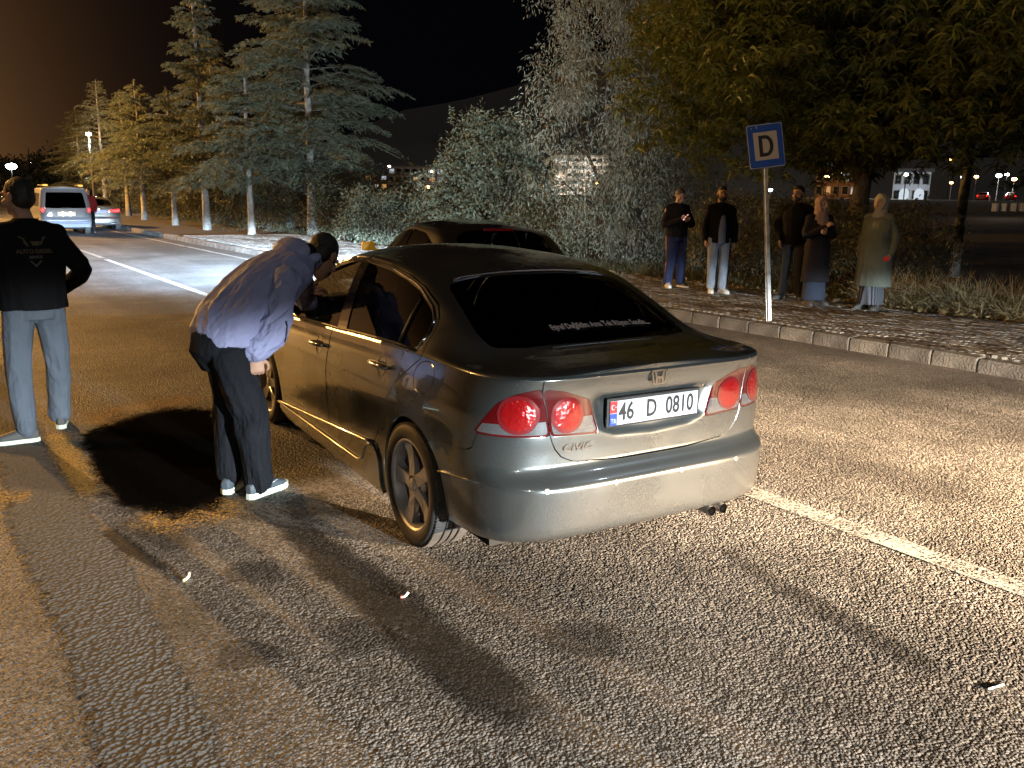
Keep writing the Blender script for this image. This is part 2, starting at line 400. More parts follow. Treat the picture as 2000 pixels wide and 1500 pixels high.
M_ALLOY=mat('alloy',(.46,.46,.49),.38,.35,noise=(14,.5,(.25,.23,.22)))
M_ALLOYD=mat('alloy_dark',(.06,.06,.065),.45,.6)
M_REDLENS=mat('red_lens',(.30,.008,.012),.10,trans=.25,coat=1)
M_REDLAMP=mat('red_reflector',(.30,.006,.007),.12,.3,coat=1,bump=(55,.35,.01))
M_CLEARLENS=mat('clear_lens',(.72,.74,.76),.14,.35,coat=1)
M_DARKRED=mat('dark_red_lens',(.075,.003,.004),.08,coat=1,spec=.3)
M_WHITEP=mat('plate_white',(.50,.52,.56),.4,coat=.3,noise=(40,.2,(.6,.6,.6)))
M_INK=mat('ink_black',(.01,.01,.012),.5)
M_BLUE=mat('plate_blue',(.02,.06,.42),.4)
M_FLAGRED=mat('plate_red',(.60,.03,.03),.4)
M_GREYFAB=mat('seat_fabric',(.10,.10,.105),.9)
def glass(name,tint,alpha,rough=.03):
    m=bpy.data.materials.new(name); m.use_nodes=True; t=m.node_tree; t.nodes.clear()
    o=t.nodes.new('ShaderNodeOutputMaterial'); tr=t.nodes.new('ShaderNodeBsdfTransparent'); tr.inputs[0].default_value=(*tint,1)
    gl=t.nodes.new('ShaderNodeBsdfGlossy'); gl.inputs['Roughness'].default_value=rough; fr=t.nodes.new('ShaderNodeFresnel'); fr.inputs[0].default_value=1.5
    mx=t.nodes.new('ShaderNodeMixShader'); t.links.new(fr.outputs[0],mx.inputs[0]); t.links.new(tr.outputs[0],mx.inputs[1]); t.links.new(gl.outputs[0],mx.inputs[2])
    df=t.nodes.new('ShaderNodeBsdfDiffuse'); df.inputs[0].default_value=(.10,.10,.09,1); mx2=t.nodes.new('ShaderNodeMixShader')
    tc=t.nodes.new('ShaderNodeTexCoord'); n=t.nodes.new('ShaderNodeTexNoise'); n.inputs['Scale'].default_value=60; n.inputs['Detail'].default_value=6; t.links.new(tc.outputs['Object'],n.inputs['Vector'])
    mr=t.nodes.new('ShaderNodeMapRange'); mr.inputs[1].default_value=.58; mr.inputs[2].default_value=.78; mr.inputs[3].default_value=.0; mr.inputs[4].default_value=alpha; t.links.new(n.outputs[0],mr.inputs[0])
    t.links.new(mr.outputs[0],mx2.inputs[0]); t.links.new(mx.outputs[0],mx2.inputs[1]); t.links.new(df.outputs[0],mx2.inputs[2]); t.links.new(mx2.outputs[0],o.inputs[0])
    return m
M_TINT=glass('tinted_glass',(.04,.04,.04),.035)
M_CLEAR=glass('clear_glass',(.45,.48,.48),.02)
def wheel(parent,x,y,side,r=.315,width=.215,spokes=True,spin=.3,rimr=.232,lod=False):
    """side +1 = left (outer face towards +y)"""
    t=obj('wheel',None,parent,loc=(x,y,r)); t.rotation_euler=(0,spin,0 if side>0 else math.pi)
    h=width/2
    prof=[(rimr-.012,h-.028),(rimr,h-.012),(rimr+.02,h-.002),(rimr+.05,h),(r-.018,h-.006),(r-.005,h-.020),(r,h-.034),(r,h-.062),(r-.008,h-.064),(r-.008,h-.072),(r,h-.074),(r,.004),(r-.008,.002),(r-.008,-.006),(r,-.008),(r,-h+.074),(r-.008,-h+.072),(r-.008,-h+.064),(r,-h+.062),(r,-h+.034),(r-.005,-h+.020),(r-.018,-h+.006),(rimr+.03,-h),(rimr,-h+.01)]
    if lod: prof=[prof[0]]+[prof[i] for i in (2,4,5,6,19,20,21,22)]
    MB().lathe(prof,48 if not lod else 24).build('tyre',M_RUBBER,t,smooth='auto')
    if not lod:
        tb=MB()
        for k in range(104):
            a=2*math.pi*k/104
            for sy in (1,-1):
                c=Vector((math.cos(a)*(r-.0035),sy*(h-.036),math.sin(a)*(r-.0035)))
                tb.box(c,(.009,.046,.0125),ry=-a)
        tb.build('tread_lugs',M_RUBBER,t,kind='stuff')
    bar=[(rimr+.004,h-.010),(rimr-.004,h-.008),(rimr-.014,h-.016),(rimr-.022,h-.05),(rimr-.03,-h+.02)]
    rim=MB().lathe(bar,40 if not lod else 20).build('rim',M_ALLOY,t,smooth='auto')
    MB().lathe([(.0001,-.02),(.14,-.02),(.145,-.012),(.145,.0),(.0001,.002)],28).build('brake_disc',mat_once('brake',(.05,.045,.06),.5,.6),t,smooth='auto')
    hub=MB().lathe([(.0001,h-.018),(.024,h-.018),(.030,h-.022),(.033,h-.034),(.062,h-.040),(.07,h-.055),(.072,.01)],28)
    hub.build('hub',M_ALLOY,t,smooth='auto')
    for k in range(5):
        a=2*math.pi*k/5+math.pi/2
        T=Matrix.Rotation(-a,4,'Y')
        poly=[(.045,.034),(.10,.031),(.16,.036),(rimr-.014,.050),(rimr-.014,-.050),(.16,-.036),(.10,-.031),(.045,-.034)]
        V=[];n=len(poly)
        for s_,dy in ((1,0),(0,-.035)):
            for (q,wd) in poly:
                yo=h-.026-.012*math.sin(max(0,min(1,(q-.04)/.18))*math.pi)+dy+(0 if s_ else -.0)
                V.append(tuple(T@Vector((q,yo,wd*(1 if s_ else .55)))))
        F=[tuple(range(n)),tuple(reversed(range(n,2*n)))]+[(i,(i+1)%n,n+(i+1)%n,n+i) for i in range(n)]
        MB().add(V,F).build('spoke',M_ALLOY,t,smooth=False)
        if not lod:
            aa=a+math.pi/5
            MB().lathe([(.0001,h-.034),(.0085,h-.034),(.010,h-.037),(.010,h-.06)],10,c=(math.cos(aa)*.052,0,math.sin(aa)*.052)).build('lug_nut',M_BLACK,t,smooth='auto')
            T2=Matrix.Rotation(-aa,4,'Y')
            MB().add([tuple(T2@Vector(v)) for v in ((.08,h-.07,.03),(.20,h-.07,.075),(.20,h-.07,-.075),(.08,h-.07,-.03))],[(0,1,2,3)]).build('rim_pocket',M_ALLOYD,t)
    return t
_mo={}
def mat_once(name,*a,**k):
    if name not in _mo: _mo[name]=mat(name,*a,**k)
    return _mo[name]
CIV=dict(nR=5.2,nF=3.2,xcr=-.12,xcf=2.75,bulge=.018,smooth=10,relax=1,na=74,ns=150,nu=52,
 zlow={-.9:.245,-.35:.245,-.3:.235,.4:.135,2.3:.135,3.0:.17,3.6:.18},
 xr={.215:-.80,.235:-.838,.26:-.858,.30:-.868,.40:-.876,.475:-.880,.492:-.876,.512:-.856,.535:-.826,.56:-.806,.575:-.800,.62:-.800,.70:-.803,.80:-.800,.90:-.802,.95:-.814,.977:-.823,.985:-.816},
 xf={.2:3.50,.3:3.58,.45:3.62,.6:3.60,.7:3.57,.8:3.53,.985:3.48},
 W={-.9:.852,-.4:.868,.3:.876,1.3:.876,2.3:.874,2.9:.862,3.6:.83},
 s={.215:.95,.26:.968,.35:.978,.5:.988,.64:.997,.72:1.0,.79:.997,.83:.988,.9:.972,.985:.948},
 zsh={-.82:.985,-.4:.985,0:.983,.5:.960,1.2:.925,2.0:.885,2.5:.855,3.0:.79,3.4:.715,3.6:.67},
 fbelt={-.82:.985,3.6:.985}, zbelt={-.82:.004,-.3:.012,0:.015,2.3:.015,3.6:.01},
 frail={-.82:.78,-.45:.80,-.2:.79,.1:.765,.4:.745,.8:.735,1.3:.735,1.7:.76,2.1:.82,2.5:.87,2.8:.85,3.6:.8},
 zrail={-.82:.994,-.6:1.003,-.45:1.01,-.33:1.035,-.2:1.085,-.05:1.15,.13:1.225,.3:1.285,.5:1.328,.78:1.36,1.1:1.368,1.33:1.358,1.6:1.312,1.9:1.21,2.2:1.07,2.45:.955,2.6:.90,2.8:.86,3.1:.80,3.6:.68},
 zc={-.82:1.004,-.75:1.014,-.6:1.024,-.45:1.03,-.36:1.048,-.2:1.115,0:1.205,.33:1.335,.6:1.388,.9:1.418,1.2:1.427,1.5:1.415,1.75:1.36,2.1:1.2,2.45:1.02,2.6:.955,2.75:.925,3.1:.86,3.4:.775,3.6:.69})
CIV['zref']=np.concatenate([np.linspace(.215,.30,7)[:-1],np.linspace(.30,.47,7)[:-1],np.linspace(.47,.60,16)[:-1],np.linspace(.60,.93,20)[:-1],np.linspace(.93,.985,8)]); CIV['nl']=len(CIV['zref'])
RECESS=[(.37,.898),(.345,.80),(.315,.72),(.22,.685),(0,.672),(-.22,.685),(-.315,.72),(-.345,.80),(-.37,.898)]
def civ_deform(P):
    d=sdpoly(P[...,[1,2]].reshape(-1,2),RECESS).reshape(P.shape[:2])
    k=np.clip(-d/.045,0,1); k=k*k*(3-2*k)
    k=k*(P[...,0]<-.5)
    P=P.copy(); P[...,0]+=.022*k; return P
CIV['deform']=civ_deform
DLO=[(.035,1.0),(.015,1.074),(.055,1.125),(.129,1.172),(.316,1.245),(.53,1.288),(.783,1.318),(1.144,1.334),(1.4,1.322),(1.608,1.282),(1.9,1.16),(2.15,1.02),(2.3,.915),(2.03,.908),(1.156,.95),(.566,.982)]
RWIN=[(.30,.0),(.295,.30),(.265,.50),(.20,.545),(-.20,.60),(-.325,.585),(-.365,.45),(-.385,.0)]   # plan view half outline of the rear window
OUTER=[(.600,.935),(.660,.930),(.730,.910),(.800,.872),(.850,.820),(.890,.770),(.915,.742),(.900,.733),(.70,.728),(.562,.724)]
INNER=[(.596,.935),(.50,.921),(.365,.872),(.312,.712),(.42,.717),(.558,.724)]
def build_civic(loc,rz):
    root=thing('sedan_car','grey four-door saloon with lettered rear window stopped on the road','car',loc,rz)
    P,N,q=body_grid(CIV); S=Surf.from_grid(P,N,q); nl=CIV['nl']
    # wheel arches
    def arch(s): 
        d=np.minimum(np.hypot(s.V[:,0],s.V[:,2]-.31)-.352,np.hypot(s.V[:,0]-2.70,s.V[:,2]-.31)-.352); return np.where(s.V[:,1]>.55,d,1)
    S=S.clip(arch(S),False,0)
    full=S
    up=lambda s,k=0: (s.A[:,1]>nl-1+k)
    side=lambda s: s.V[:,1]>.45
    def reg(poly,pl,cond): return lambda s: np.where(cond(s),sdpoly(pl(s),poly),1.0)
    cab=lambda s:(s.V[:,1]>.5)&(s.V[:,2]>.85)&(s.V[:,0]>-.25)
    # side windows
    dlo,S=S.split(reg(rnd(DLO,.03,3),XZ,cab),0)
    fg,dl2=dlo.split(lambda s: 1.175+.06*(s.V[:,2]-.95)/.4-s.V[:,0],.0)
    rgq,bp=dl2.split(lambda s:s.V[:,0]-(1.02+.10*(s.V[:,2]-.95)/.4),0)
    rg,qg=rgq.split(lambda s:.245+.03*(s.V[:,2]-1)/.2-s.V[:,0],.012)
    # rear window, windscreen
    top=lambda s:(s.A[:,1]>nl+3)
    rw,S=S.split(reg(rnd([(a,b) for a,b in RWIN]+[(-.385,-.2),(.30,-.2)],.03,3),XY,lambda s:top(s)&(s.V[:,0]<.6)),.004)
    ws,S=S.split(reg([(1.60,-.2),(1.60,.35),(1.63,.50),(1.70,.555),(2.40,.70),(2.47,.68),(2.54,.45),(2.57,-.2)],XY,lambda s:top(s)&(s.V[:,0]>1.3)),.004)
    # lamps
    rear=lambda s:(s.V[:,0]<-.3)&(s.A[:,1]<nl+1)
    lo,S=S.split(reg(rnd(OUTER,.012,2),QZ,rear),.0012)
    li,S=S.split(reg(rnd(INNER,.012,2),QZ,rear),.0012)
    # boot lid = deck + rear face
    lid_r=[(-.2,1.2),(.602,1.2),(.602,.935),(.562,.725),(.535,.665),(.50,.625),(.44,.598),(.2,.582),(-.2,.58)]
    def lidf(s):
        a=np.where(s.A[:,1]<nl-.5,sdpoly(QZ(s),lid_r),1.)
        b=np.where((s.A[:,1]>=nl-.5),sdpoly(XY(s),[(-1,-.3),(-1,.59),(-.7,.595),(-.50,.615),(-.36,.60),(-.335,.55),(-.405,.3),(-.41,-.3)]),1.)
        return np.where(s.V[:,0]<-.2,np.where(s.A[:,1]<nl-.5,a,b),1.)
    lid,S=S.split(lidf,.0030)
    # rear bumper / front bumper
    bump=[(-.95,.1),(-.95,.75),(-.62,.735),(-.585,.66),(-.55,.645),(-.43,.632),(-.20,.598),(-.10,.59),(-.1,.1)]
    rb,S=S.split(lambda s:np.where((s.A[:,1]<nl),sdpoly(XZ(s),bump),1.),.0028)
    fb,S=S.split(lambda s:np.where(s.A[:,1]<nl,sdpoly(XZ(s),[(4,.05),(4,.60),(3.15,.60),(3.02,.50),(2.9,.45),(2.9,.05)]),1.),.0015)
    hl,S=S.split(lambda s:np.where(s.A[:,1]<nl+4,sdpoly(XZ(s),rnd([(3.6,.60),(3.15,.605),(2.98,.72),(3.10,.76),(3.35,.71),(3.6,.655)],.02)),1.),.0015)
    hl,grl=hl.split(lambda s:.38-s.V[:,1],.002)
    hood,S=S.split(lambda s:np.where(s.A[:,1]>=nl,sdpoly(XY(s),[(3.7,-.2),(3.7,.70),(3.0,.72),(2.60,.70),(2.60,-.2)]),1.),.002)
    # doors
    rd_p=[(1.255,.335),(.50,.405),(.44,.47),(.37,.60),(.178,.811),(-.07,.975),(-.02,1.05),(-.012,1.085),(.03,1.14),(.11,1.197),(.31,1.272),(.53,1.316),(.8,1.346),(1.142,1.362),(1.232,.925)]
    fd_p=[(1.260,.335),(1.237,.925),(1.147,1.362),(1.4,1.350),(1.625,1.308),(1.92,1.183),(2.2,1.03),(2.44,.885),(2.52,.84),(2.56,.70),(2.55,.45),(2.50,.29)]
    fuel=[( -.125+.105*math.cos(t)*(1) -.018*math.sin(t), .888+.078*math.sin(t)) for t in np.linspace(0,2*math.pi,26)[:-1]]
    skirt=[(2.66,.05),(2.66,.29),(2.60,.295),(2.53,.25),(2.45,.225),(.74,.245),(.67,.27),(.60,.36),(.55,.395),(.47,.40),(.42,.33),(.42,.05)]
    mould_line=lambda x:.335+(.405-.335)*(1.26-x)/.76
    sd=lambda s:(s.V[:,1]>.5)
    sk,S=S.split(reg(rnd(skirt,.02,2),XZ,sd),.0)
    Sr=S
    fu,S=S.split(reg(fuel,XZ,sd),.0026)
    rdo,S=S.split(reg(rnd(rd_p,.02,2),XZ,sd),.0034)
    fdo,S=S.split(reg(rnd(fd_p,.02,2),XZ,sd),.0034)
    mo,S=S.split(lambda s:np.where(sd(s)&(s.V[:,0]>.45)&(s.V[:,0]<2.62),s.V[:,2]-mould_line(s.V[:,0])+.0,1.),.0)
    for fn_,g_ in ((reg(rnd(rd_p,.02,2),XZ,sd),.0034),(reg(rnd(fd_p,.02,2),XZ,sd),.0034),(lambda s:np.where(sd(s)&(s.V[:,0]>.45)&(s.V[:,0]<2.62),s.V[:,2]-mould_line(s.V[:,0])+.0,1.),0)): _,Sr=Sr.split(fn_,g_)
    mf,mr=mo.split(lambda s:1.258-s.V[:,0],.0022)
    # ---------------- build the panels
    S.join(Sr.mirrored()).build('body_shell',M_PAINT,root)
    L=lid.both().build('boot_lid',M_PAINT,root)
    RB=rb.both().build('rear_bumper',M_PAINT,root)
    fb.both().build('front_bumper',M_PAINT,root); hood.both().build('bonnet',M_PAINT,root)
    grl.both().offset(-.01).build('grille',M_BLACK,root)
    rwo=rw.both().offset(-.004).build('rear_window',M_TINT,root,flange=.004)
    ws.both().offset(-.004).build('windscreen',M_CLEAR,root,flange=.004)
    for sgn,nm in ((1,'left'),(-1,'right')):
        g=(lambda s:s) if sgn>0 else (lambda s:s.mirrored())
        D1=g(fdo).build('front_door',M_PAINT,root); D2=g(rdo).build('rear_door',M_PAINT,root)
        g(mf.offset(.007)).build('door_moulding',M_PAINT,D1,flange=.02); g(mr.offset(.007)).build('door_moulding',M_PAINT,D2,flange=.02)
        g(sk.offset(.014)).build('side_skirt',M_PAINT,root,flange=.03)
        if sgn>0: fu.build('fuel_flap',M_PAINT,root)
        g(bp.offset(.0)).build('pillar_trim',mat_once('pillar_black',(.015,.015,.017),.22,coat=1),D2)
        if sgn>0:
            f2=fg.clip(sdpoly(XZ(fg)+np.array([0,.185]),rnd(DLO,.05,3)),True,0)     # half lowered pane
            g(f2.offset(-.012)).build('window_pane',M_CLEAR,D1,flange=.004)
        else: g(fg.offset(-.008)).build('window_pane',M_CLEAR,D1,flange=.004)
        g(rg.offset(-.006)).build('window_pane',M_TINT,D2,flange=.004); g(qg.offset(-.006)).build('quarter_pane',M_TINT,D2,flange=.004)
        # lamps
        for lamp,nm2 in ((lo,'tail_lamp'),(li,'boot_lamp')):
            t_=g(lamp)
            low=lambda s:s.V[:,2]-(.792-.03*(s.A[:,0]-.6))
            rim_in,rim_out=t_.clip(sdpoly(QZ(t_),OUTER if lamp is lo else INNER),True,.010),t_.clip(sdpoly(QZ(t_),OUTER if lamp is lo else INNER)+.010,False,0)
            clear=rim_in.clip(low(rim_in),True,0); red=rim_in.clip(low(rim_in),False,0)
            base=red.build(nm2,M_DARKRED,root,flange=.01)
            clear.build('clear_lens',M_CLEAR_LAMP,base,flange=.01)
            rim_out.build('lamp_rim',M_DARKRED,base,flange=.01)
        g(hl).build('headlamp',M_CLEARLENS,root)
    # surface lookup for details
    Pf=P.reshape(-1,3); Nf=N.reshape(-1,3); Qf=q.reshape(-1); Jf=np.tile(np.arange(P.shape[1]),(P.shape[0],1)).reshape(-1)
    def at_side(x,z,off=0):
        m=(Pf[:,1]>.4); d=(Pf[:,0]-x)**2+(Pf[:,2]-z)**2+np.where(m,0,9); k=np.argsort(d)[:4]; wgt=1/(d[k]+1e-6); wgt/=wgt.sum()
        n=(Nf[k]*wgt[:,None]).sum(0); n/=np.linalg.norm(n); p=(Pf[k]*wgt[:,None]).sum(0)
        return np.array([x,p[1],z])+n*off,n
    def at_rear(qq,z,off=0):
        d=(Qf-qq)**2+(Pf[:,2]-z)**2+np.where((Pf[:,0]<0)&(Jf<nl),0,9); k=np.argsort(d)[:4]; wgt=1/(d[k]+1e-6); wgt/=wgt.sum()
        n=(Nf[k]*wgt[:,None]).sum(0); n/=np.linalg.norm(n); return (Pf[k]*wgt[:,None]).sum(0)+n*off,n
    def at_top(x,y,off=0):
        d=(Pf[:,0]-x)**2+(Pf[:,1]-abs(y))**2+np.where(Jf>=nl,0,9); k=np.argsort(d)[:4]; wgt=1/(d[k]+1e-6); wgt/=wgt.sum()
        n=(Nf[k]*wgt[:,None]).sum(0); n/=np.linalg.norm(n); p=(Pf[k]*wgt[:,None]).sum(0)+n*off
        if y<0: p=p*[1,-1,1]; n=n*[1,-1,1]
        return p,n
    mir=np.array([1,-1,1.])
    # round lamp bowls
    for sgn in (1,-1):
        for (qc,zc_,rq,rz_,nm3) in ((.705,.826,.093,.085,'tail_lamp_bowl'),(.480,.812,.082,.080,'boot_lamp_bowl')):
            for rr,off,m_ in ((1.0,.0022,M_REDLENS_B),(.80,.0045,M_REDLAMP),(.45,.007,M_REDLAMP)):
                V=[];F=[]
                K=28; c0,n0=at_rear(qc,zc_,off+.006*rr)
                V.append(c0)
                for ring in (.5,1.0):
                    for k in range(K):
                        a=2*math.pi*k/K; p_,n_=at_rear(qc+rq*rr*ring*math.cos(a),zc_+rz_*rr*ring*math.sin(a),off if ring==1 else off+.004*rr); V.append(p_)
                for k in range(K):
                    F.append((0,1+k,1+(k+1)%K)); F.append((1+k,1+K+k,1+K+(k+1)%K,1+(k+1)%K))
                V=[v*(mir if sgn<0 else 1) for v in V]
                MB().add(V,F).build(nm3,m_,root,smooth=True)
    # chrome strip round the side windows, belt strip
    for sgn in (1,-1):
        mm=mir if sgn<0 else np.array([1,1,1.])
        arc=[p for p in rnd(DLO,.05,4)]
        pts=[at_side(x,z,.004)[0]*mm for x,z in arc if x<2.22]
        # open arc: start at belt rear
        st=[at_side(x,z,.004)[0]*mm for x,z in [(.02,.995),(.012,1.03),(.012,1.075),(.05,1.13),(.129,1.182),(.22,1.22),(.316,1.255),(.42,1.28),(.53,1.298),(.65,1.314),(.783,1.328),(.95,1.338),(1.144,1.344),(1.4,1.332),(1.608,1.292),(1.75,1.235),(1.9,1.17),(2.15,1.03)]]
        MB().tube(st,.0065,6).build('window_trim',M_CHROME,root,smooth=True)
        bt=[at_side(x,z,.004)[0]*mm for x,z in [(.02,.992),(.3,.987),(.566,.975),(.86,.961),(1.156,.943),(1.6,.923),(2.03,.902),(2.25,.895)]]
        MB().tube(bt,.009,6).build('belt_trim',M_BLACK,root,smooth=True)
        dv=[at_side(x,z,.002)[0]*mm for x,z in [(.232,.99),(.24,1.05),(.25,1.12),(.262,1.21)]]
        MB().tube(dv,.013,6,flat=.5).build('quarter_divider',M_BLACK,root,smooth=True)
        ml=[at_side(x,mould_line(x),.010)[0]*mm for x in np.linspace(2.54,.52,24)]
        MB().tube(ml,.0075,6).build('moulding_highlight',mat_once('edge_highlight',(.20,.21,.21),.30,.8,coat=1),root,smooth=True)  # thin bright tube standing in for a highlight along the moulding
        sl=[at_side(x,z,.016)[0]*mm for x,z in [(2.60,.292),(2.53,.25),(2.45,.226),(1.6,.236),(.74,.246),(.67,.272),(.60,.36),(.55,.393),(.48,.40)]]
        MB().tube(sl,.007,6).build('skirt_highlight',mat_once('edge_highlight',(.20,.21,.21),.30,.8,coat=1),root,smooth=True)  # same drawn highlight along the skirt's upper edge
        # door handles: recessed cup and bar
        for hx,hz in ((.39,.853),(1.42,.806)):
            c,n=at_side(hx,hz,0); c=c*mm; n=n*mm
            cup=MB(); K=20; V=[]
            V.append(c-n*.002)
            for k in range(K):
                a=2*math.pi*k/K; p_,_=at_side(hx-.005+.055*math.cos(a),hz+.058*math.sin(a),.0014); V.append(p_*mm)
            cup.add(V,[(0,1+k,1+(k+1)%K) for k in range(K)]); h=cup.build('door_handle',mat_once('handle_cup',(.03,.03,.03),.25,.8,coat=1),root,smooth=True)
            bar=[at_side(hx+dx,hz+.004-dx*.03,o_)[0]*mm for dx,o_ in ((-.115,.004),(-.10,.024),(-.04,.034),(.04,.034),(.10,.024),(.115,.004))]
            MB().tube(bar,[.013,.019,.021,.021,.019,.013],10,flat=.75).build('handle_bar',M_CHROME if False else mat_once('handle_bar',(.30,.305,.29),.22,.8,coat=1),h,smooth=True)
        # door mirror
        c,n=at_side(2.14,.945,.02); c=c*mm
        mr_=MB(); mr_.tube([c,c+np.array([-.01,.05*sgn,.02])],[.02,.025],8); 
        mr_.box(c+np.array([-.02,.13*sgn,.05]),(.10,.19,.125),rz=.12*sgn,bev=.03); mr_.build('door_mirror',M_PAINT,root,smooth='auto')
    # number plate
    p,n=at_rear(0,.797,.012)
    pl=obj('number_plate',None,root,loc=(p[0]-.012,0,.797)); pl.rotation_euler=(R(90),0,R(-90)); # local x -> right as seen from behind
    MB().box((0,0,-.004),(.545,.135,.012),bev=.004).build('plate_frame',M_BLACK,pl)
    MB().box((0,-.002,.0035),(.518,.112,.004),bev=.0015).build('plate_face',M_WHITEP,pl)
    MB().box((-.239,-.030,.0062),(.040,.054,.0012)).build('plate_band',M_BLUE,pl)
    MB().box((-.239,.026,.0062),(.040,.054,.0012)).build('plate_flag',M_FLAGRED,pl)
    cres=[]
    for k in range(21):
        a=R(35)+R(290)*k/20; cres.append((-.242+.0115*math.cos(a),.026+.0115*math.sin(a)))
    for k in range(20,-1,-1):
        a=R(45)+R(270)*k/20; cres.append((-.239+.009*math.cos(a),.026+.009*math.sin(a)))
    MB().prism(cres,.0068,.0078).build('crescent',M_WHITEP,pl)
    star=[(-.228+(.0045 if k%2==0 else .0019)*math.cos(math.pi*k/5+.3),.026+(.0045 if k%2==0 else .0019)*math.sin(math.pi*k/5+.3)) for k in range(10)]
    MB().prism(star,.0068,.0078).build('star',M_WHITEP,pl)
    def tx(body,size,loc,m_,par,bold=.0,sx=1,sy=1,name='lettering',shear=0,ex=.0008,align='CENTER',space=1.0):
        me=text_mesh(body,size,ex,align,bold,shear,space); me.materials.clear(); me.materials.append(m_); o=obj(name,me,par,loc=loc); o.scale=(sx,sy,1); return o
    tx('46',.112,(-.167,-.002,.0066),M_INK,pl,bold=.0018,sx=.78,sy=1.02)
    tx('R',.022,(-.104,-.010,.0066),mat_once('plate_grey',(.35,.38,.42),.5),pl)
    tx('D',.112,(-.022,-.002,.0066),M_INK,pl,bold=.0018,sx=.76,sy=1.02)
    tx('0810',.112,(.146,-.002,.0066),M_INK,pl,bold=.0018,sx=.76,sy=1.02)
    tx('TR',.030,(-.239,-.038,.0072),M_WHITEP,pl,sx=.85)
    for sx_ in (-.262,.262): pass
    # boot emblem: rounded chrome frame and letter shape
    p,n=at_rear(0,.943,.010)
    em=obj('emblem',None,root,loc=(p[0]-.002,0,.943)); em.rotation_euler=(R(90)-.02,0,R(-90))
    fo=rnd([(-.040,.034),(.040,.034),(.046,.030),(.036,-.034),(-.036,-.034),(-.046,.030)],.012,3)
    fi=rnd([(-.033,.027),(.033,.027),(.038,.024),(.029,-.028),(-.029,-.028),(-.038,.024)],.010,3)
    n_=len(fo); V=[(x,y,0) for x,y in fo]+[(x,y,.005) for x,y in fo]+[(x,y,.005) for x,y in fi]+[(x,y,0) for x,y in fi]; F=[]
    for k in range(3):
        for i in range(n_): F.append((k*n_+i,k*n_+(i+1)%n_,(k+1)*n_+(i+1)%n_,(k+1)*n_+i))
    MB().add(V,F).build('emblem_ring',M_CHROME,em)
    hm=MB()
    for sg in (1,-1): hm.prism([(sg*.019,.027),(sg*.030,.027),(sg*.0215,.0),(sg*.022,-.028),(sg*.013,-.028),(sg*.012,-.004)],0,.0055)
    hm.prism([(-.0165,.003),(.0165,.003),(.0145,-.008),(-.0145,-.008)],0,.0052)
    hm.build('emblem_letter',M_CHROME,em)
    # model badge, lower left of the lid
    p,n=at_rear(.428,.664,.003)
    yaw=math.atan2(n[1],-n[0])
    bd=tx('CIVIC',.058,tuple(p),M_CHROME,L,bold=.0014,sx=1.05,sy=.75,name='model_badge',shear=.25,ex=.002); bd.rotation_euler=(R(90),0,R(-90)-yaw)
    # lid lock and plate lamp strip
    p,n=at_rear(-.0,.80,.0)
    c,n=at_rear(.305,.872,.0); MB().lathe([(.0001,.004),(.010,.004),(.012,0)],14,axis='X',c=(c[0]-.006,-c[1],c[2])).build('lid_lock',M_CHROME,L,smooth='auto')
    # parking sensors, scrape marks stay in the paint
    for yy,zz in ((.615,.505),(.257,.498),(-.122,.497),(-.47,.497)):
        p,n=at_rear(abs(yy),zz,.0015); p=p*(mir if yy<0 else 1); n=n*(mir if yy<0 else 1)
        T=Matrix.Translation(p)@Vector(n).to_track_quat('Z','Y').to_matrix().to_4x4()
        b=MB().lathe([(.0115,-.003),(.0115,.0005),(.0095,.0008),(.0085,-.001),(.0001,-.001)],18,axis='Z'); b.V=[tuple(T@Vector(v)) for v in b.V]; b.build('parking_sensor',mat_once('sensor',(.30,.30,.30),.3,.6,coat=1),RB,smooth='auto')
    # side crease blisters of the rear bumper
    for sgn in (1,-1):
        mm=mir if sgn<0 else np.array([1,1,1.])
        pt=[at_side(x,z,.0)[0]*mm for x,z in ((-.305,.475),(-.36,.487),(-.45,.498),(-.55,.508),(-.64,.515))]
        MB().tube(pt,[.012,.013,.011,.007,.002],8,flat=.7).build('bumper_crease',M_PAINT,RB,smooth=True)
    # exhaust: two pipes at the right, lower lip
    for yy in (-.44,-.365):
        MB().lathe([(.024,-.90),(.027,-.895),(.027,-.6),(.022,-.6),(.022,-.893)],20,axis='X',c=(.055,yy,.238)).build('exhaust_pipe',mat_once('exhaust',(.25,.24,.23),.35,1),root,smooth='auto')
    MB().box((-.62,0,.262),(.30,1.05,.03),bev=.01).build('bumper_valance',M_BLACK,RB)
    # lettering along the rear window
    for body,xc,yc,sz in (('Eşref Değildim Ama Tek Rüyam Sendin...',-.240,-.10,.037),):
        me=text_mesh(body,sz,.0004,'CENTER',.0014); o=None
        mk_=(Pf[:,0]>-.36)&(Pf[:,0]<.2)&(Jf>=nl+6)&(Pf[:,1]<.55); a_,b_,c_=Pf[mk_].T; co_=np.linalg.lstsq(np.stack([a_*0+1,a_,a_**2,b_**2,a_*b_**2,b_**4],1),c_,rcond=None)[0]
        for v in me.vertices:          # bend on to the glass
            yl=-v.co.x*1.0+yc; xl=xc+v.co.y*1.6
            z_=co_@np.array([1,xl,xl**2,yl**2,xl*yl**2,yl**4]); v.co=Vector((xl,yl,z_+.0035))
        me.materials.clear(); me.materials.append(mat_once('sticker_white',(.75,.75,.78),.5)); me.update()
        obj('window_lettering',me,rwo)
    # top edge trim of the rear window
    tt=[at_top(.305-.012*(y/.5)**2-.02*max(0,(abs(y)-.42)/.1)**2,y,.003)[0] for y in np.linspace(-.48,.48,25)]
    MB().tube(tt,.005,6).build('window_top_trim',mat_once('trim_grey',(.35,.35,.36),.3,1),root,smooth=True)
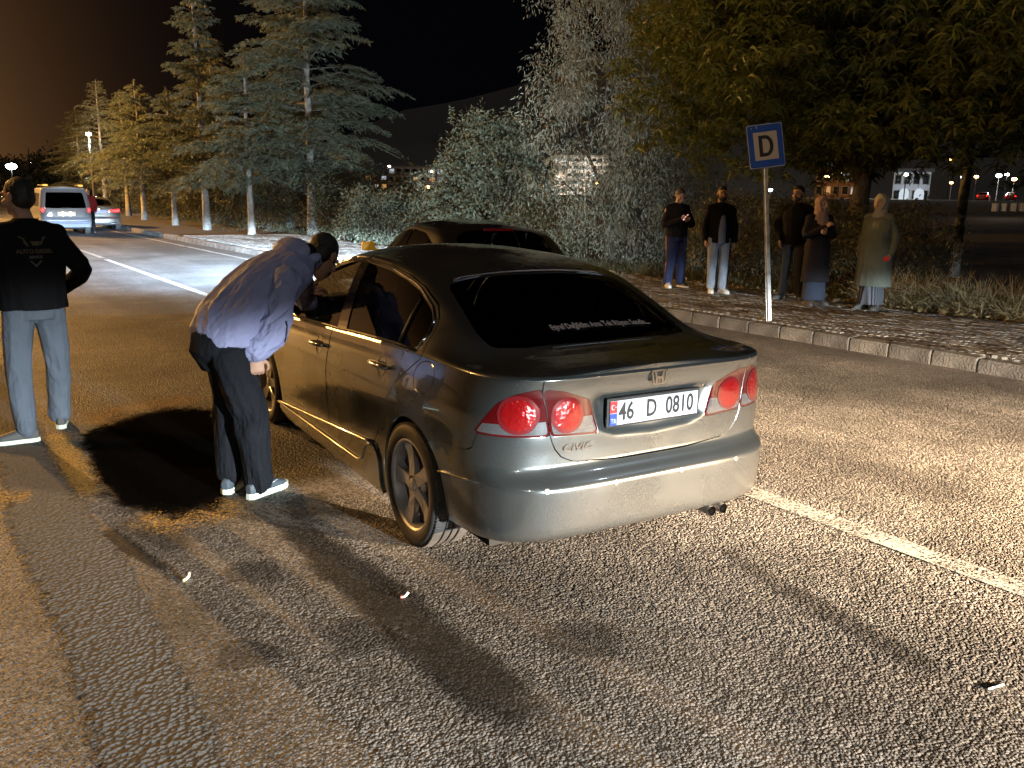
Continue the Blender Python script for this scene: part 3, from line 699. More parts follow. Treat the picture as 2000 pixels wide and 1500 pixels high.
    # dark inner shell behind the gaps, floor
    inn=full.clip(np.where(full.A[:,1]<nl+1,-1.,1.),True,0)
    inn=inn.offset(-.03); inn.both().build('inner_shell',M_SHELL,root,flange=0)
    MB().box((1.2,0,.24),(3.6,1.5,.10)).build('underbody',M_SHELL,root)
    for x in (0,2.70):
        for sgn in (1,-1):
            ww=MB(); A_=np.linspace(R(-8),R(188),22); V=[(x+.365*math.cos(a),sgn*.80,.31+.365*math.sin(a)) for a in A_]+[(x+.365*math.cos(a),sgn*.50,.31+.365*math.sin(a)) for a in A_]
            ww.add(V+[(x,sgn*.50,.31)],[(i,i+1,23+i,22+i) for i in range(21)]+[(22+i,23+i,44) for i in range(21)]).build('wheel_well',M_SHELL,root,smooth=False)
            wheel(root,x,sgn*(.775 if x==0 else .77),sgn,spin=.3 if x==0 else 1.0)
    # parcel shelf, seats, wheel
    MB().box((-.05,0,.93),(.55,1.2,.02)).build('parcel_shelf',M_SHELL,root)
    MB().box((.36,0,.48),(.48,1.3,.22),bev=.05).build('rear_bench',M_GREYFAB,root,smooth='auto'); MB().box((.16,0,.78),(.16,1.28,.55),ry=-.35,bev=.05).build('rear_backrest',M_GREYFAB,root,smooth='auto')
    for sgn in (1,-1):
        st=MB().box((1.42,sgn*.36,.42),(.50,.50,.16),bev=.05).box((1.16,sgn*.36,.76),(.13,.48,.62),ry=-.32,bev=.05).build('front_seat',M_GREYFAB,root,smooth='auto')
        MB().box((1.03,sgn*.36,1.12),(.09,.27,.17),ry=-.2,bev=.035).build('headrest',M_GREYFAB,st,smooth='auto')
    MB().box((2.2,0,.72),(.45,1.4,.26),bev=.08).build('dashboard',M_BLACK,root,smooth='auto')
    MB().lathe([(.185+.014*math.cos(t),.014*math.sin(t)) for t in np.linspace(0,2*math.pi,9)[:-1]],28,axis='X',close=True).build('steering_wheel',M_BLACK,root,smooth=True,loc=(1.86,.36,.80),rot=(0,.4,0))
    return root,(at_side,at_rear,at_top)
M_CLEAR_LAMP=mat('clear_lamp',(.30,.31,.33),.12,.75,coat=1)
def _ribs(m):
    t=m.node_tree; b=t.nodes['Principled BSDF']; tc=t.nodes.new('ShaderNodeTexCoord'); ck=t.nodes.new('ShaderNodeTexChecker'); ck.inputs['Scale'].default_value=70
    t.links.new(tc.outputs['Object'],ck.inputs['Vector']); bp=t.nodes.new('ShaderNodeBump'); bp.inputs['Strength'].default_value=1.0; bp.inputs['Distance'].default_value=.006
    t.links.new(ck.outputs['Fac'],bp.inputs['Height']); t.links.new(bp.outputs[0],b.inputs['Normal'])
_ribs(M_CLEAR_LAMP)
M_REDLENS_B=mat('red_ring',(.16,.012,.015),.12,.1,coat=1)

# ------------------------------------------------------------------ ground, road, pavement
def fast(name,V,F4,mats,midx=None,smooth=False):
    """V (n,3), F4 (m,k) arrays"""
    me=bpy.data.meshes.new(name); V=np.asarray(V,np.float32); F4=np.asarray(F4,np.int32); m,k=F4.shape
    me.vertices.add(len(V)); me.vertices.foreach_set('co',V.ravel()); me.loops.add(m*k); me.loops.foreach_set('vertex_index',F4.ravel())
    me.polygons.add(m); me.polygons.foreach_set('loop_start',np.arange(0,m*k,k,dtype=np.int32)); me.polygons.foreach_set('loop_total',np.full(m,k,np.int32))
    for x in (mats if isinstance(mats,(list,tuple)) else [mats]): me.materials.append(x)
    if midx is not None: me.polygons.foreach_set('material_index',np.asarray(midx,np.int32))
    if smooth: me.polygons.foreach_set('use_smooth',np.ones(m,bool))
    me.update(calc_edges=True); return me
def asphalt():
    m=bpy.data.materials.new('asphalt'); m.use_nodes=True; t=m.node_tree; b=t.nodes['Principled BSDF']; L=t.links.new
    tc=t.nodes.new('ShaderNodeTexCoord'); P=tc.outputs['Object']
    def N(tp,**k):
        n=t.nodes.new(tp)
        for a,v in k.items():
            if a in n.inputs.keys(): n.inputs[a].default_value=v
            else: setattr(n,a,v)
        return n
    v1=N('ShaderNodeTexVoronoi',Scale=84.0); v2=N('ShaderNodeTexVoronoi',Scale=44.0); n1=N('ShaderNodeTexNoise',Scale=120.0,Detail=3.0); n2=N('ShaderNodeTexNoise',Scale=.55,Detail=6.0,Roughness=.62); n3=N('ShaderNodeTexNoise',Scale=5.5,Detail=6.0); n4=N('ShaderNodeTexNoise',Scale=28.0,Detail=4.0)
    for n in (v1,v2,n1,n2,n3,n4): L(P,n.inputs['Vector'])
    cr=N('ShaderNodeValToRGB'); cr.color_ramp.elements[0].position=.12; cr.color_ramp.elements[0].color=(.022,.0215,.021,1); cr.color_ramp.elements[1].position=.85; cr.color_ramp.elements[1].color=(.215,.207,.195,1)
    wm=N('ShaderNodeTexWhiteNoise'); L(v1.outputs['Position'],wm.inputs['Vector'])
    mixv=N('ShaderNodeMath',operation='MULTIPLY_ADD'); L(wm.outputs[0],mixv.inputs[0]); mixv.inputs[1].default_value=.75; 
    inv=N('ShaderNodeMath',operation='MULTIPLY'); L(n1.outputs[0],inv.inputs[0]); inv.inputs[1].default_value=.3; L(inv.outputs[0],mixv.inputs[2]); L(mixv.outputs[0],cr.inputs[0])
    # large patches: dark oily stains, worn pale tracks
    mr=N('ShaderNodeMapRange'); mr.inputs[1].default_value=.36; mr.inputs[2].default_value=.62; mr.inputs[3].default_value=.40; mr.inputs[4].default_value=1.15; L(n2.outputs[0],mr.inputs[0])
    mr3=N('ShaderNodeMapRange'); mr3.inputs[1].default_value=.3; mr3.inputs[2].default_value=.7; mr3.inputs[3].default_value=.78; mr3.inputs[4].default_value=1.12; L(n3.outputs[0],mr3.inputs[0])
    mu0=N('ShaderNodeMath',operation='MULTIPLY'); L(mr.outputs[0],mu0.inputs[0]); L(mr3.outputs[0],mu0.inputs[1])
    mp=N('ShaderNodeMapping'); mp.inputs['Scale'].default_value=(1.5,.09,1); L(P,mp.inputs['Vector']); n5=N('ShaderNodeTexNoise',Scale=1.0,Detail=5.0,Roughness=.6); L(mp.outputs[0],n5.inputs['Vector'])   # wheel tracks along the road
    mr5=N('ShaderNodeMapRange'); mr5.inputs[1].default_value=.35; mr5.inputs[2].default_value=.65; mr5.inputs[3].default_value=.72; mr5.inputs[4].default_value=1.2; L(n5.outputs[0],mr5.inputs[0])
    mu=N('ShaderNodeMath',operation='MULTIPLY'); L(mu0.outputs[0],mu.inputs[0]); L(mr5.outputs[0],mu.inputs[1])
    vm=N('ShaderNodeVectorMath',operation='SCALE'); L(cr.outputs[0],vm.inputs[0]); L(mu.outputs[0],vm.inputs['Scale']); L(vm.outputs[0],b.inputs['Base Color'])
    # relief
    h=N('ShaderNodeMath',operation='MULTIPLY_ADD'); L(v1.outputs['Distance'],h.inputs[0]); h.inputs[1].default_value=-.9
    h2=N('ShaderNodeMath',operation='MULTIPLY_ADD'); L(v2.outputs['Distance'],h2.inputs[0]); h2.inputs[1].default_value=-.7; L(h2.outputs[0],h.inputs[2])
    h3=N('ShaderNodeMath',operation='MULTIPLY'); L(n4.outputs[0],h3.inputs[0]); h3.inputs[1].default_value=1.3; L(h3.outputs[0],h2.inputs[2])
    bp=N('ShaderNodeBump',Strength=1.0,Distance=.0125); L(h.outputs[0],bp.inputs['Height']); L(bp.outputs[0],b.inputs['Normal'])
    b.inputs['Roughness'].default_value=.62; b.inputs['Specular IOR Level'].default_value=.45
    return m
M_ASPH=asphalt()
def linepaint(name,wear,bright=.62):
    m=bpy.data.materials.new(name); m.use_nodes=True; t=m.node_tree; b=t.nodes['Principled BSDF']; L=t.links.new
    b.inputs['Base Color'].default_value=(bright,bright*.985,bright*.94,1); b.inputs['Roughness'].default_value=.6
    tc=t.nodes.new('ShaderNodeTexCoord'); n=t.nodes.new('ShaderNodeTexNoise'); n.inputs['Scale'].default_value=70; n.inputs['Detail'].default_value=4; L(tc.outputs['Object'],n.inputs['Vector'])
    n2=t.nodes.new('ShaderNodeTexNoise'); n2.inputs['Scale'].default_value=3; n2.inputs['Detail'].default_value=5; L(tc.outputs['Object'],n2.inputs['Vector'])
    a=t.nodes.new('ShaderNodeMath'); a.operation='MULTIPLY_ADD'; L(n2.outputs[0],a.inputs[0]); a.inputs[1].default_value=.5; L(n.outputs[0],a.inputs[2])
    mr=t.nodes.new('ShaderNodeMapRange'); mr.inputs[1].default_value=wear; mr.inputs[2].default_value=wear+.12; L(a.outputs[0],mr.inputs[0])
    tr=t.nodes.new('ShaderNodeBsdfTransparent'); mx=t.nodes.new('ShaderNodeMixShader'); L(mr.outputs[0],mx.inputs[0]); L(tr.outputs[0],mx.inputs[1]); L(b.outputs[0],mx.inputs[2]); L(mx.outputs[0],t.nodes['Material Output'].inputs[0])
    return m
M_SOIL=mat('soil',(.075,.058,.042),.95,noise=(1.3,.8,(.035,.03,.022)),bump=(30,.8,.02))
def kerb_x(y):
    return 9.0 if y<15 else (7.9 if y>22 else 9.0-1.1*(y-15)/7)
def build_ground():
    xs=np.concatenate([[-1500,-600,-200,-60,-20,-12],np.linspace(-8,30,39),[36,45,60,80,110,150,220,350,600,1000,1500]])
    ys=np.concatenate([[-600,-200,-60,-20,-8],np.linspace(-4,100,53),[130,170,220,300,450,700,1100,1500]])
    X,Y=np.meshgrid(xs,ys,indexing='ij'); rng=np.random.RandomState(3)
    Z=np.where(X<12.2,-.06,.06+.05*np.sin(X*1.7)*np.cos(Y*.9))
    Z=np.where(X>16,.10+.05*rng.rand(*X.shape)-.35*np.clip((X-16)/10,0,1)+2.2*np.clip((X-26)/70,0,1),Z)
    n,m=X.shape; I=np.arange(n*m).reshape(n,m); F=np.stack([I[:-1,:-1],I[1:,:-1],I[1:,1:],I[:-1,1:]],-1).reshape(-1,4)
    set_props(obj('ground',fast('ground',np.stack([X,Y,Z],-1).reshape(-1,3),F,M_SOIL,smooth=True)),kind='structure')
    # carriageway
    yy=np.concatenate([np.arange(-30,60,2.0),[60,80,120,200,320]]); V=[];F=[]
    for y in yy: V+= [(-11,y,0),(kerb_x(y)+.06,y,0)]
    for i in range(len(yy)-1): F.append((2*i,2*i+1,2*i+3,2*i+2))
    road=set_props(mk('road',V,F,M_ASPH,smooth=False),kind='structure')
    ml=linepaint('road_paint',.62); mw=linepaint('road_paint_worn',.88,.5)
    def strip(name,x,w_,y0,y1,z,m_):
        ys_=np.linspace(y0,y1,max(2,int((y1-y0)/1.5)+1)); V=[];F=[]
        for y in ys_: V+=[(x-w_/2,y,z),(x+w_/2,y,z)]
        for i in range(len(ys_)-1): F.append((2*i,2*i+1,2*i+3,2*i+2))
        o=mk(name,V,F,m_,road,smooth=False); return o
    strip('edge_line',7.26,.12,9,95,.004,ml); strip('edge_line',7.26,.10,-6,9,.004,mw)
    strip('lane_line',4.10,.13,8.5,23.6,.004,ml); strip('lane_line',4.12,.12,24.2,27.8,.004,ml); strip('lane_line',4.02,.16,-7,3.2,.004,linepaint('road_paint_faint',.66,.40))
    for k in range(3): strip('lane_line',4.12,.12,38+16*k,46+16*k,.004,ml)
    # old trench patch along the left
    pm=mat('trench_asphalt',(.13,.13,.125),.75,noise=(22,.9,(.03,.03,.03)),bump=(38,1.0,.035))
    ys_=np.linspace(-4,30,420); V=[];F=[]; rng=np.random.RandomState(5)
    for i,y in enumerate(ys_):
        a,b=rng.uniform(-.018,.018,2)+[.03*math.sin(y*2.3),.03*math.sin(y*1.7+1)]; V+=[(.36+a,y,.004),(.60+b,y,.004)]
    for i in range(len(ys_)-1): F.append((2*i,2*i+1,2*i+3,2*i+2))
    # raised pavement bed
    bed=mat('paver_bed',(.05,.045,.04),.95,noise=(3,.8,(.03,.025,.02)))
    yy=np.concatenate([np.arange(-8,60,1.0),[70,90,130,200]]); V=[];F=[]
    for y in yy: V+=[(kerb_x(y)+.18,y,.108),(12.35+.15*math.sin(y*.7),y,.108),(12.5+.15*math.sin(y*.7),y,.02)]
    for i in range(len(yy)-1): F+=[(3*i,3*i+1,3*i+4,3*i+3),(3*i+1,3*i+2,3*i+5,3*i+4)]
    pav=set_props(mk('pavement',V,F,bed,smooth=False),kind='structure')
    # kerb stones
    kb=obj('kerb',None); kb['kind']='structure'
    kms=[mat('kerb_concrete%d'%k,c,.85,noise=(3.2,.95,tuple(v*.38 for v in c)),bump=(45,1.0,.014)) for k,c in enumerate([(.17,.165,.15),(.14,.135,.125),(.20,.19,.17)])]
    sec=[(0,-.05),(.0,.118),(.022,.150),(.175,.152),(.18,-.05)]
    rng=np.random.RandomState(8); protos=[]
    for k in range(6):
        mb=MB(); Lh=.2455
        V=[];F=[]
        for s_ in (-Lh,-Lh+.012,-.1,.08,Lh-.012,Lh):
            ins=.010 if abs(s_)>Lh-.001 else 0
            for (a,z) in sec: V.append((a+(ins if a<.05 else -ins if a>.17 else 0)+rng.uniform(-.003,.003),s_,z-(ins if z>.05 else 0)+rng.uniform(-.003,.003)))
        n=5
        for i in range(5):
            for j in range(4): F.append((i*n+j,i*n+j+1,(i+1)*n+j+1,(i+1)*n+j))
        F+=[(0,1,2,3,4),(29,28,27,26,25)]
        mb.add(V,F); o=mb.build('kerb_stone',kms[k%3],kb); protos.append(o.data); bpy.data.objects.remove(o)
    y=-1.71; i=0
    while y<60:
        yc=y+.25; x0=kerb_x(y); x1=kerb_x(y+.5)
        o=obj('kerb_stone',protos[rng.randint(6)],kb,loc=((x0+x1)/2+rng.uniform(-.006,.006),yc,rng.uniform(-.006,.006)),rot=(rng.uniform(-.008,.008),rng.uniform(-.012,.012),-math.atan2(x1-x0,.5)+rng.uniform(-.008,.008)))
        y+=.5
    o=mk('kerb_run',[(7.9,60.3,0),(7.9,60.3,.15),(7.9,200,0),(7.9,200,.15),(8.08,60.3,.15),(8.08,200,.15)],[(0,1,3,2),(1,4,5,3)],kms[0],kb)
    # pavers: zigzag interlocking blocks, the near ones singly
    pms=[mat('paver%d'%k,c,.8,noise=(9,.85,tuple(v*.35 for v in c)),bump=(90,.7,.006)) for k,c in enumerate([(.22,.215,.20),(.17,.165,.155),(.26,.25,.23),(.085,.072,.06)])]
    a,bb,zz=.108,.218,.020      # across, along, zigzag
    def zig(): 
        P=[(-a/2,-bb/2),(-a/2+zz*.0,-bb/2),(0,-bb/2-zz*.5),(a/2,-bb/2)]
        L_=[(-a/2,-bb/2),(-a/2+zz,-bb/4),(-a/2-zz*.0,0),(-a/2+zz,bb/4),(-a/2,bb/2)]
        R_=[(a/2,bb/2),(a/2+zz,bb/4),(a/2,0),(a/2+zz,-bb/4),(a/2,-bb/2)]
        return L_+R_
    base=zig(); g=.006
    protos=[]
    for k in range(4):
        poly=[(x*(1-g/a*2) ,y*(1-g/bb*2)) for x,y in base]
        ins=[(x*.90,y*.95) for x,y in poly]
        n=len(poly); V=[(x,y,0) for x,y in poly]+[(x,y,.062) for x,y in poly]+[(x,y,.068) for x,y in ins]
        F=[(i,(i+1)%n,n+(i+1)%n,n+i) for i in range(n)]+[(n+i,n+(i+1)%n,2*n+(i+1)%n,2*n+i) for i in range(n)]+[tuple(range(2*n,3*n))]
        o=MB().add(V,F).build('paver',pms[k],pav); protos.append((o.data,[tuple(v.co) for v in o.data.vertices],[tuple(p.vertices) for p in o.data.polygons])); bpy.data.objects.remove(o)
    spots=[]
    dirx,diry=a+.004,bb+.006
    for j in range(0,160):
        yc=-1+j*diry
        if yc>32: break
        for i in range(0,60):
            xc=9.26+i*dirx
            if xc<kerb_x(yc)+.24 and yc>20: continue
            if xc>12.25+.15*math.sin(yc*.7)-.06: break
            z=.096+rng.uniform(-.006,.006)-.012*max(0,math.sin(xc*2.1+yc*1.3))
            k=rng.choice([0,0,0,1,1,2,2,3]) 
            if math.sin(xc*3.1+2*math.sin(yc*.8))+math.cos(yc*1.9+xc)>1.25: k=3
            spots.append((xc,yc+(diry/2 if i%2 else 0),z,k))
        if yc>20:
            for i in range(1,10):
                xc=9.26-i*dirx
                if xc<kerb_x(yc)+.26: break
                spots.append((xc,yc+(diry/2 if i%2 else 0),.096+rng.uniform(-.005,.005),rng.choice([0,1,2])))
    # the 300 that show largest
    def size(s):
        d=np.array(s[:3])-np.array([0,0,CAM_H]); z=d@_f; u=1000+FPX*(d@_r)/z; v=750-FPX*(d@_u)/z
        return (1/z**3) if (z>0 and 1290<u<2020 and v<760) else 0
    order=sorted(range(len(spots)),key=lambda i:-size(spots[i])); near=set(order[:300])
    mb=MB()
    for i,(x,y_,z,k) in enumerate(spots):
        rot=(rng.uniform(-.02,.02),rng.uniform(-.02,.02),rng.uniform(-.015,.015))
        if i in near: obj('paver',protos[k][0],pav,loc=(x,y_,z),rot=rot)
        else: mb.add([(vx+x,vy+y_,vz+z) for vx,vy,vz in protos[k][1]],protos[k][2],k)
    mb.build('paver_field',pms,pav,fixn=False,kind='stuff')
build_ground()
# ------------------------------------------------------------------ vegetation
def leafmat(name,c1,c2,rough=.55,trans=.25):
    m=bpy.data.materials.new(name); m.use_nodes=True; t=m.node_tree; b=t.nodes['Principled BSDF']; L=t.links.new
    g=t.nodes.new('ShaderNodeNewGeometry'); n=t.nodes.new('ShaderNodeTexWhiteNoise'); 
    rp=t.nodes.new('ShaderNodeMix'); rp.data_type='RGBA'; rp.inputs[6].default_value=(*c1,1); rp.inputs[7].default_value=(*c2,1)
    L(g.outputs['Random Per Island'],rp.inputs[0]); L(rp.outputs[2],b.inputs['Base Color']); b.inputs['Roughness'].default_value=rough
    b.inputs['Subsurface Weight'].default_value=0; b.inputs['Specular IOR Level'].default_value=.4
    tr=t.nodes.new('ShaderNodeBsdfTranslucent'); L(rp.outputs[2],tr.inputs[0]); mx=t.nodes.new('ShaderNodeMixShader'); mx.inputs[0].default_value=trans
    L(b.outputs[0],mx.inputs[1]); L(tr.outputs[0],mx.inputs[2]); L(mx.outputs[0],t.nodes['Material Output'].inputs[0]); return m
M_CEDAR=leafmat('cedar_needles',(.105,.13,.09),(.18,.205,.15)); M_BARK=mat('bark',(.20,.18,.155),.95,noise=(5,.8,(.08,.07,.06)),bump=(14,1,.04))
M_BARKG=mat('bark_grey',(.34,.33,.31),.95,noise=(6,.8,(.13,.12,.11)),bump=(16,1,.03))
M_BARKD=mat('bark_dark',(.10,.085,.07),.95,noise=(5,.8,(.045,.04,.03)),bump=(14,1,.05))
M_LEAF1=leafmat('leaf_grey_green',(.12,.135,.095),(.25,.25,.20)); M_LEAF2=leafmat('leaf_locust',(.085,.12,.024),(.21,.215,.055)); M_LEAF3=leafmat('leaf_bush',(.08,.10,.065),(.17,.185,.135)); M_HEDGE=leafmat('leaf_hedge',(.055,.062,.032),(.115,.11,.062))
M_DRY=leafmat('dry_grass',(.22,.17,.085),(.36,.29,.16)); M_GREENB=leafmat('leaf_small_bush',(.10,.12,.03),(.17,.17,.06))
def norm(a): return a/np.maximum(np.linalg.norm(a,axis=-1,keepdims=True),1e-9)
def blades(p,d,L,Wd,rng,droop=.0,seg=1):
    """leaf quads: base p, direction d, length L, width Wd; droop bends the tips down"""
    n=len(p); d=norm(d); side=norm(np.cross(d,rng.normal(size=(n,3)))); L=np.broadcast_to(L,(n,))[:,None]; Wd=np.broadcast_to(Wd,(n,))[:,None]
    rows=[]; cur=p.copy(); dd=d.copy()
    prof=[.35,1.0,.15] if seg==2 else ([.4,.2] if seg==1 else [.3,1,.85,.1])
    for k in range(seg+1):
        wk=Wd*prof[k]*.5; rows.append((cur-side*wk,cur+side*wk)); cur=cur+dd*(L/seg); dd=dd.copy(); dd[:,2]-=droop; dd=norm(dd)
    V=np.stack([x for r_ in rows for x in r_],1).reshape(-1,3); b=np.arange(n)*2*(seg+1); F=np.concatenate([np.stack([b+2*k,b+2*k+1,b+2*k+3,b+2*k+2],1) for k in range(seg)])
    return V,F
def diamond(p,d,L,Wd,rng,droop=.3):
    """pointed leaf of two quads folded a little (4 verts diamond)"""
    n=len(p); d=norm(d); side=norm(np.cross(d,rng.normal(size=(n,3)))); L=np.broadcast_to(L,(n,))[:,None]; Wd=np.broadcast_to(Wd,(n,))[:,None]
    d2=d.copy(); d2[:,2]-=droop; d2=norm(d2); mid=p+d*L*.5; tip=mid+d2*L*.5
    V=np.stack([p,mid-side*Wd*.5,tip,mid+side*Wd*.5],1).reshape(-1,3); b=np.arange(n)*4; return V,np.stack([b,b+1,b+2,b+3],1)
class Leaves:
    def __init__(s): s.V=[];s.F=[];s.n=0
    def add(s,VF): V,F=VF; s.V.append(V); s.F.append(F+s.n); s.n+=len(V)
    def mesh(s,name,m): return fast(name,np.concatenate(s.V),np.concatenate(s.F),m)
def cedar_mesh(H,seed,dens=1.0,zlo=2.0,Lmax=2.6,lod=1.0):
    rng=np.random.RandomState(seed); lv=Leaves(); br=MB()
    z=zlo; P=[];D=[];LL=[]
    while z<H-.25:
        f=(z-zlo)/(H-zlo); Lb=Lmax*(1-f)**.85*(.75+.5*rng.rand())+.12
        nb=rng.randint(4,7) if f<.85 else 4
        for k in range(nb):
            a=rng.rand()*2*math.pi; L1=Lb*(.6+.6*rng.rand()); up=.10+.25*rng.rand()+.35*f
            npt=max(4,int(L1/.28)); pts=[]
            for s_ in np.linspace(0,1,npt):
                pts.append(np.array([math.cos(a)*L1*s_,math.sin(a)*L1*s_,z+L1*(up*s_-.42*s_**2.2*(1-.5*f))]))
            br.tube([pts[0],pts[npt//2],pts[-1]],[.03*(1-f)+.012,.018*(1-f)+.007,.004],4,cap=False)
            pts=np.array(pts); t=np.array([math.cos(a),math.sin(a),0]); sd=np.array([-math.sin(a),math.cos(a),0])
            # twigs left and right of the bough carry the needle sprays
            nt=max(6,int(L1*9)); S0=np.sort(rng.uniform(.04,1,nt))
            for q,s0 in enumerate(S0):
                tl=((.46*L1+.10)*(1.08-s0)**.8*min(1,.25+s0*2.2)+.12)*rng.uniform(.6,1.2); sg=1 if q%2 else -1
                b0=np.array([np.interp(s0,np.linspace(0,1,npt),pts[:,c_]) for c_ in range(3)]); td=t*rng.uniform(.5,1.0)+sd*sg*rng.uniform(.5,1.0); td/=np.linalg.norm(td)
                m=max(3,int(dens*(5+17*tl))); u_=rng.uniform(0,1,m); c=b0+td*(u_*tl)[:,None]+rng.normal(0,.018,(m,3)); c[:,2]+=.05*tl-.34*tl*u_**2
                d=td*rng.uniform(.5,1.1,(m,1))+np.cross(td,[0,0,1])*rng.normal(0,.55,(m,1))+np.stack([np.zeros(m),np.zeros(m),rng.uniform(-.9,.35,m)],1)
                P.append(c);D.append(d);LL.append(rng.uniform(.07,.19,m)*(.7+.3*min(1,L1)))
        z+=(.20+.24*rng.rand())*(1-.35*f)
    # leader
    m=int(90*dens); zz=rng.uniform(H-1.3,H,m); P.append(np.stack([np.zeros(m),np.zeros(m),zz],1)); D.append(np.stack([rng.normal(size=m),rng.normal(size=m),rng.uniform(.2,1.4,m)],1)); LL.append(rng.uniform(.06,.16,m))
    P=np.concatenate(P);D=np.concatenate(D);LL=np.concatenate(LL)
    lv.add(blades(P,D,LL,LL*.16+.006,rng,droop=.45,seg=2))
    return lv.mesh('crown',M_CEDAR),br
def trunk_mesh(H,r0,r1,rng,bark,lean=.02,seg=9,n=9,name='trunk'):
    pts=[];rad=[]
    for k in range(seg+1):
        s_=k/seg; pts.append((rng.normal(0,lean)*s_*H*.12,rng.normal(0,lean)*s_*H*.12,-.1+H*s_)); rad.append((r0*(1-s_)+r1*s_)*(1.25 if k==0 else 1)*rng.uniform(.94,1.06))
    return MB().tube(pts,rad,n)
def cedar(loc,H,r0,seed,label,dens=1,zlo=2.0,Lmax=2.6,proto=None,rz=0,bark=None):
    rng=np.random.RandomState(seed+100); t=thing('cedar_tree',label,'tree',loc,rz,'cedars along the pavement')
    cm,br=cedar_mesh(H,seed,dens,zlo,Lmax)
    tr=trunk_mesh(H,r0,.02,rng,bark,n=10).build('trunk',bark or M_BARKG,t,smooth=True); obj('crown',cm,t); br.build('branches',M_BARK,t,smooth=True,fixn=False,kind='stuff')
    return t
cedar((13.3,32.6,.1),13.2,.19,11,'tall cedar with pale grey trunk and wide drooping silvery boughs beside the pavement',dens=1.6,zlo=2.2,Lmax=4.1)
cedar((10.72,32.2,.12),6.8,.13,12,'short wide cedar with low crown between the two tallest cedars',dens=1.9,zlo=2.1,Lmax=2.4)
cedar((10.6,37.6,.12),11.2,.16,13,'tall slender cedar with amber-lit spire rising above its neighbours',dens=2.0,zlo=1.9,Lmax=1.75)
cedar((10.65,43.0,.12),6.3,.14,14,'small pointed cedar next to the tall slender cedar',dens=1.7,zlo=1.9,Lmax=2.2)
cedar((11.0,51,.12),7.4,.15,15,'cedar with thick trunk standing where the pavement is brightly lit',dens=1.5,zlo=2.0,Lmax=2.5)
cedar((11.8,59,.12),7.6,.15,16,'cedar with narrow top behind the silver car',dens=1.4,zlo=2.0,Lmax=2.5)
cedar((12.2,68.5,.12),9.2,.17,17,'sparse cedar with open crown behind the far lamp',dens=.6,zlo=2.4,Lmax=2.8)
cedar((13.0,83,.12),8.4,.17,18,'dense dark cedar at the far end of the tree row',dens=1.2,zlo=2.0,Lmax=3.0)
cedar((13.6,46,.1),9.4,.15,19,'shaded cedar set back from the kerb behind the row',dens=.9,zlo=2.2,Lmax=2.4)
cedar((15.2,40,.1),10.0,.16,20,'amber-tinted cedar half hidden behind the tallest cedar',dens=1.0,zlo=2.3,Lmax=2.6)
def blob_leaves(rng,clusters,per,cr,L,Wd,shape='diamond',droop=.5,down=.5,seg=2):
    n=len(clusters)*per; c=np.repeat(clusters,per,axis=0); d=norm(rng.normal(size=(n,3))); p=c+d*(cr*rng.uniform(.15,1,(n,1))); dd=d+rng.normal(0,.5,(n,3)); dd[:,2]-=down
    LL=L*rng.uniform(.6,1.25,n)
    return diamond(p,dd,LL,Wd*rng.uniform(.7,1.2,n),rng,droop) if shape=='diamond' else blades(p,dd,LL,Wd,rng,droop,seg)
def crown_points(rng,n,c,r,zmin=.05,lump=.22,shell=.55,seed=0):
    """points through a lumpy ellipsoid, denser towards the outside"""
    d=norm(rng.normal(size=(n,3))); k=rng.uniform(shell,1,n)**.6
    ph=rng.rand(12)*6.28; w=1+lump*(np.sin(4*d[:,0]+ph[0])*np.cos(3*d[:,1]+ph[1])+np.sin(5*d[:,2]+3*d[:,0]+ph[2])*.8+.6*np.sin(9*d[:,0]+ph[3])*np.sin(8*d[:,1]+ph[4]))
    p=np.array(c)+d*np.array(r)*(k*w)[:,None]; return p[p[:,2]>zmin]
def limbs(rng,base,targets,r0,bark,mb=None):
    mb=mb or MB()
    for t in targets:
        b=np.array(base); t=np.array(t); mid=b*.5+t*.5+rng.normal(0,.12,3)*np.linalg.norm(t-b)*.5
        mb.tube([b,b*.7+mid*.3,mid,t],[r0,r0*.8,r0*.5,.008],6,cap=False)
    return mb
def shrub(name,loc,r,h,label,m,seed,nc=260,per=16,L=.085,Wd=.042,cr=.22,group=None,cat='shrub',down=.25,zc=.52,shoots=0):
    rng=np.random.RandomState(seed); t=thing(name,label,cat,loc,0,group); lv=Leaves()
    cl=crown_points(rng,nc,(0,0,h*zc),(r,r,h*.52),.08)
    lv.add(blob_leaves(rng,cl,per,cr,L,Wd,down=down))
    for k in range(shoots):
        a=rng.rand()*6.28; b=np.array([math.cos(a)*r*.6*rng.rand(),math.sin(a)*r*.6*rng.rand(),h*.9]); e=b+np.array([rng.normal(0,.25),rng.normal(0,.25),rng.uniform(.25,.75)])
        s_=rng.rand(34,1); p=b+(e-b)*s_+rng.normal(0,.02,(34,3)); lv.add(diamond(p,norm(rng.normal(size=(34,3)))+[0,0,.3],L*rng.uniform(.7,1.2,34),Wd,rng,.3))
    tg=[crown_points(rng,1,(0,0,h*.55),(r*.8,r*.8,h*.42),-9)[0] for _ in range(9)]
    limbs(rng,(0,0,-.05),tg,.035,M_BARKD).build('stems',M_BARKD,t,smooth=True,fixn=False)
    obj('crown',lv.mesh('crown',m),t); return t
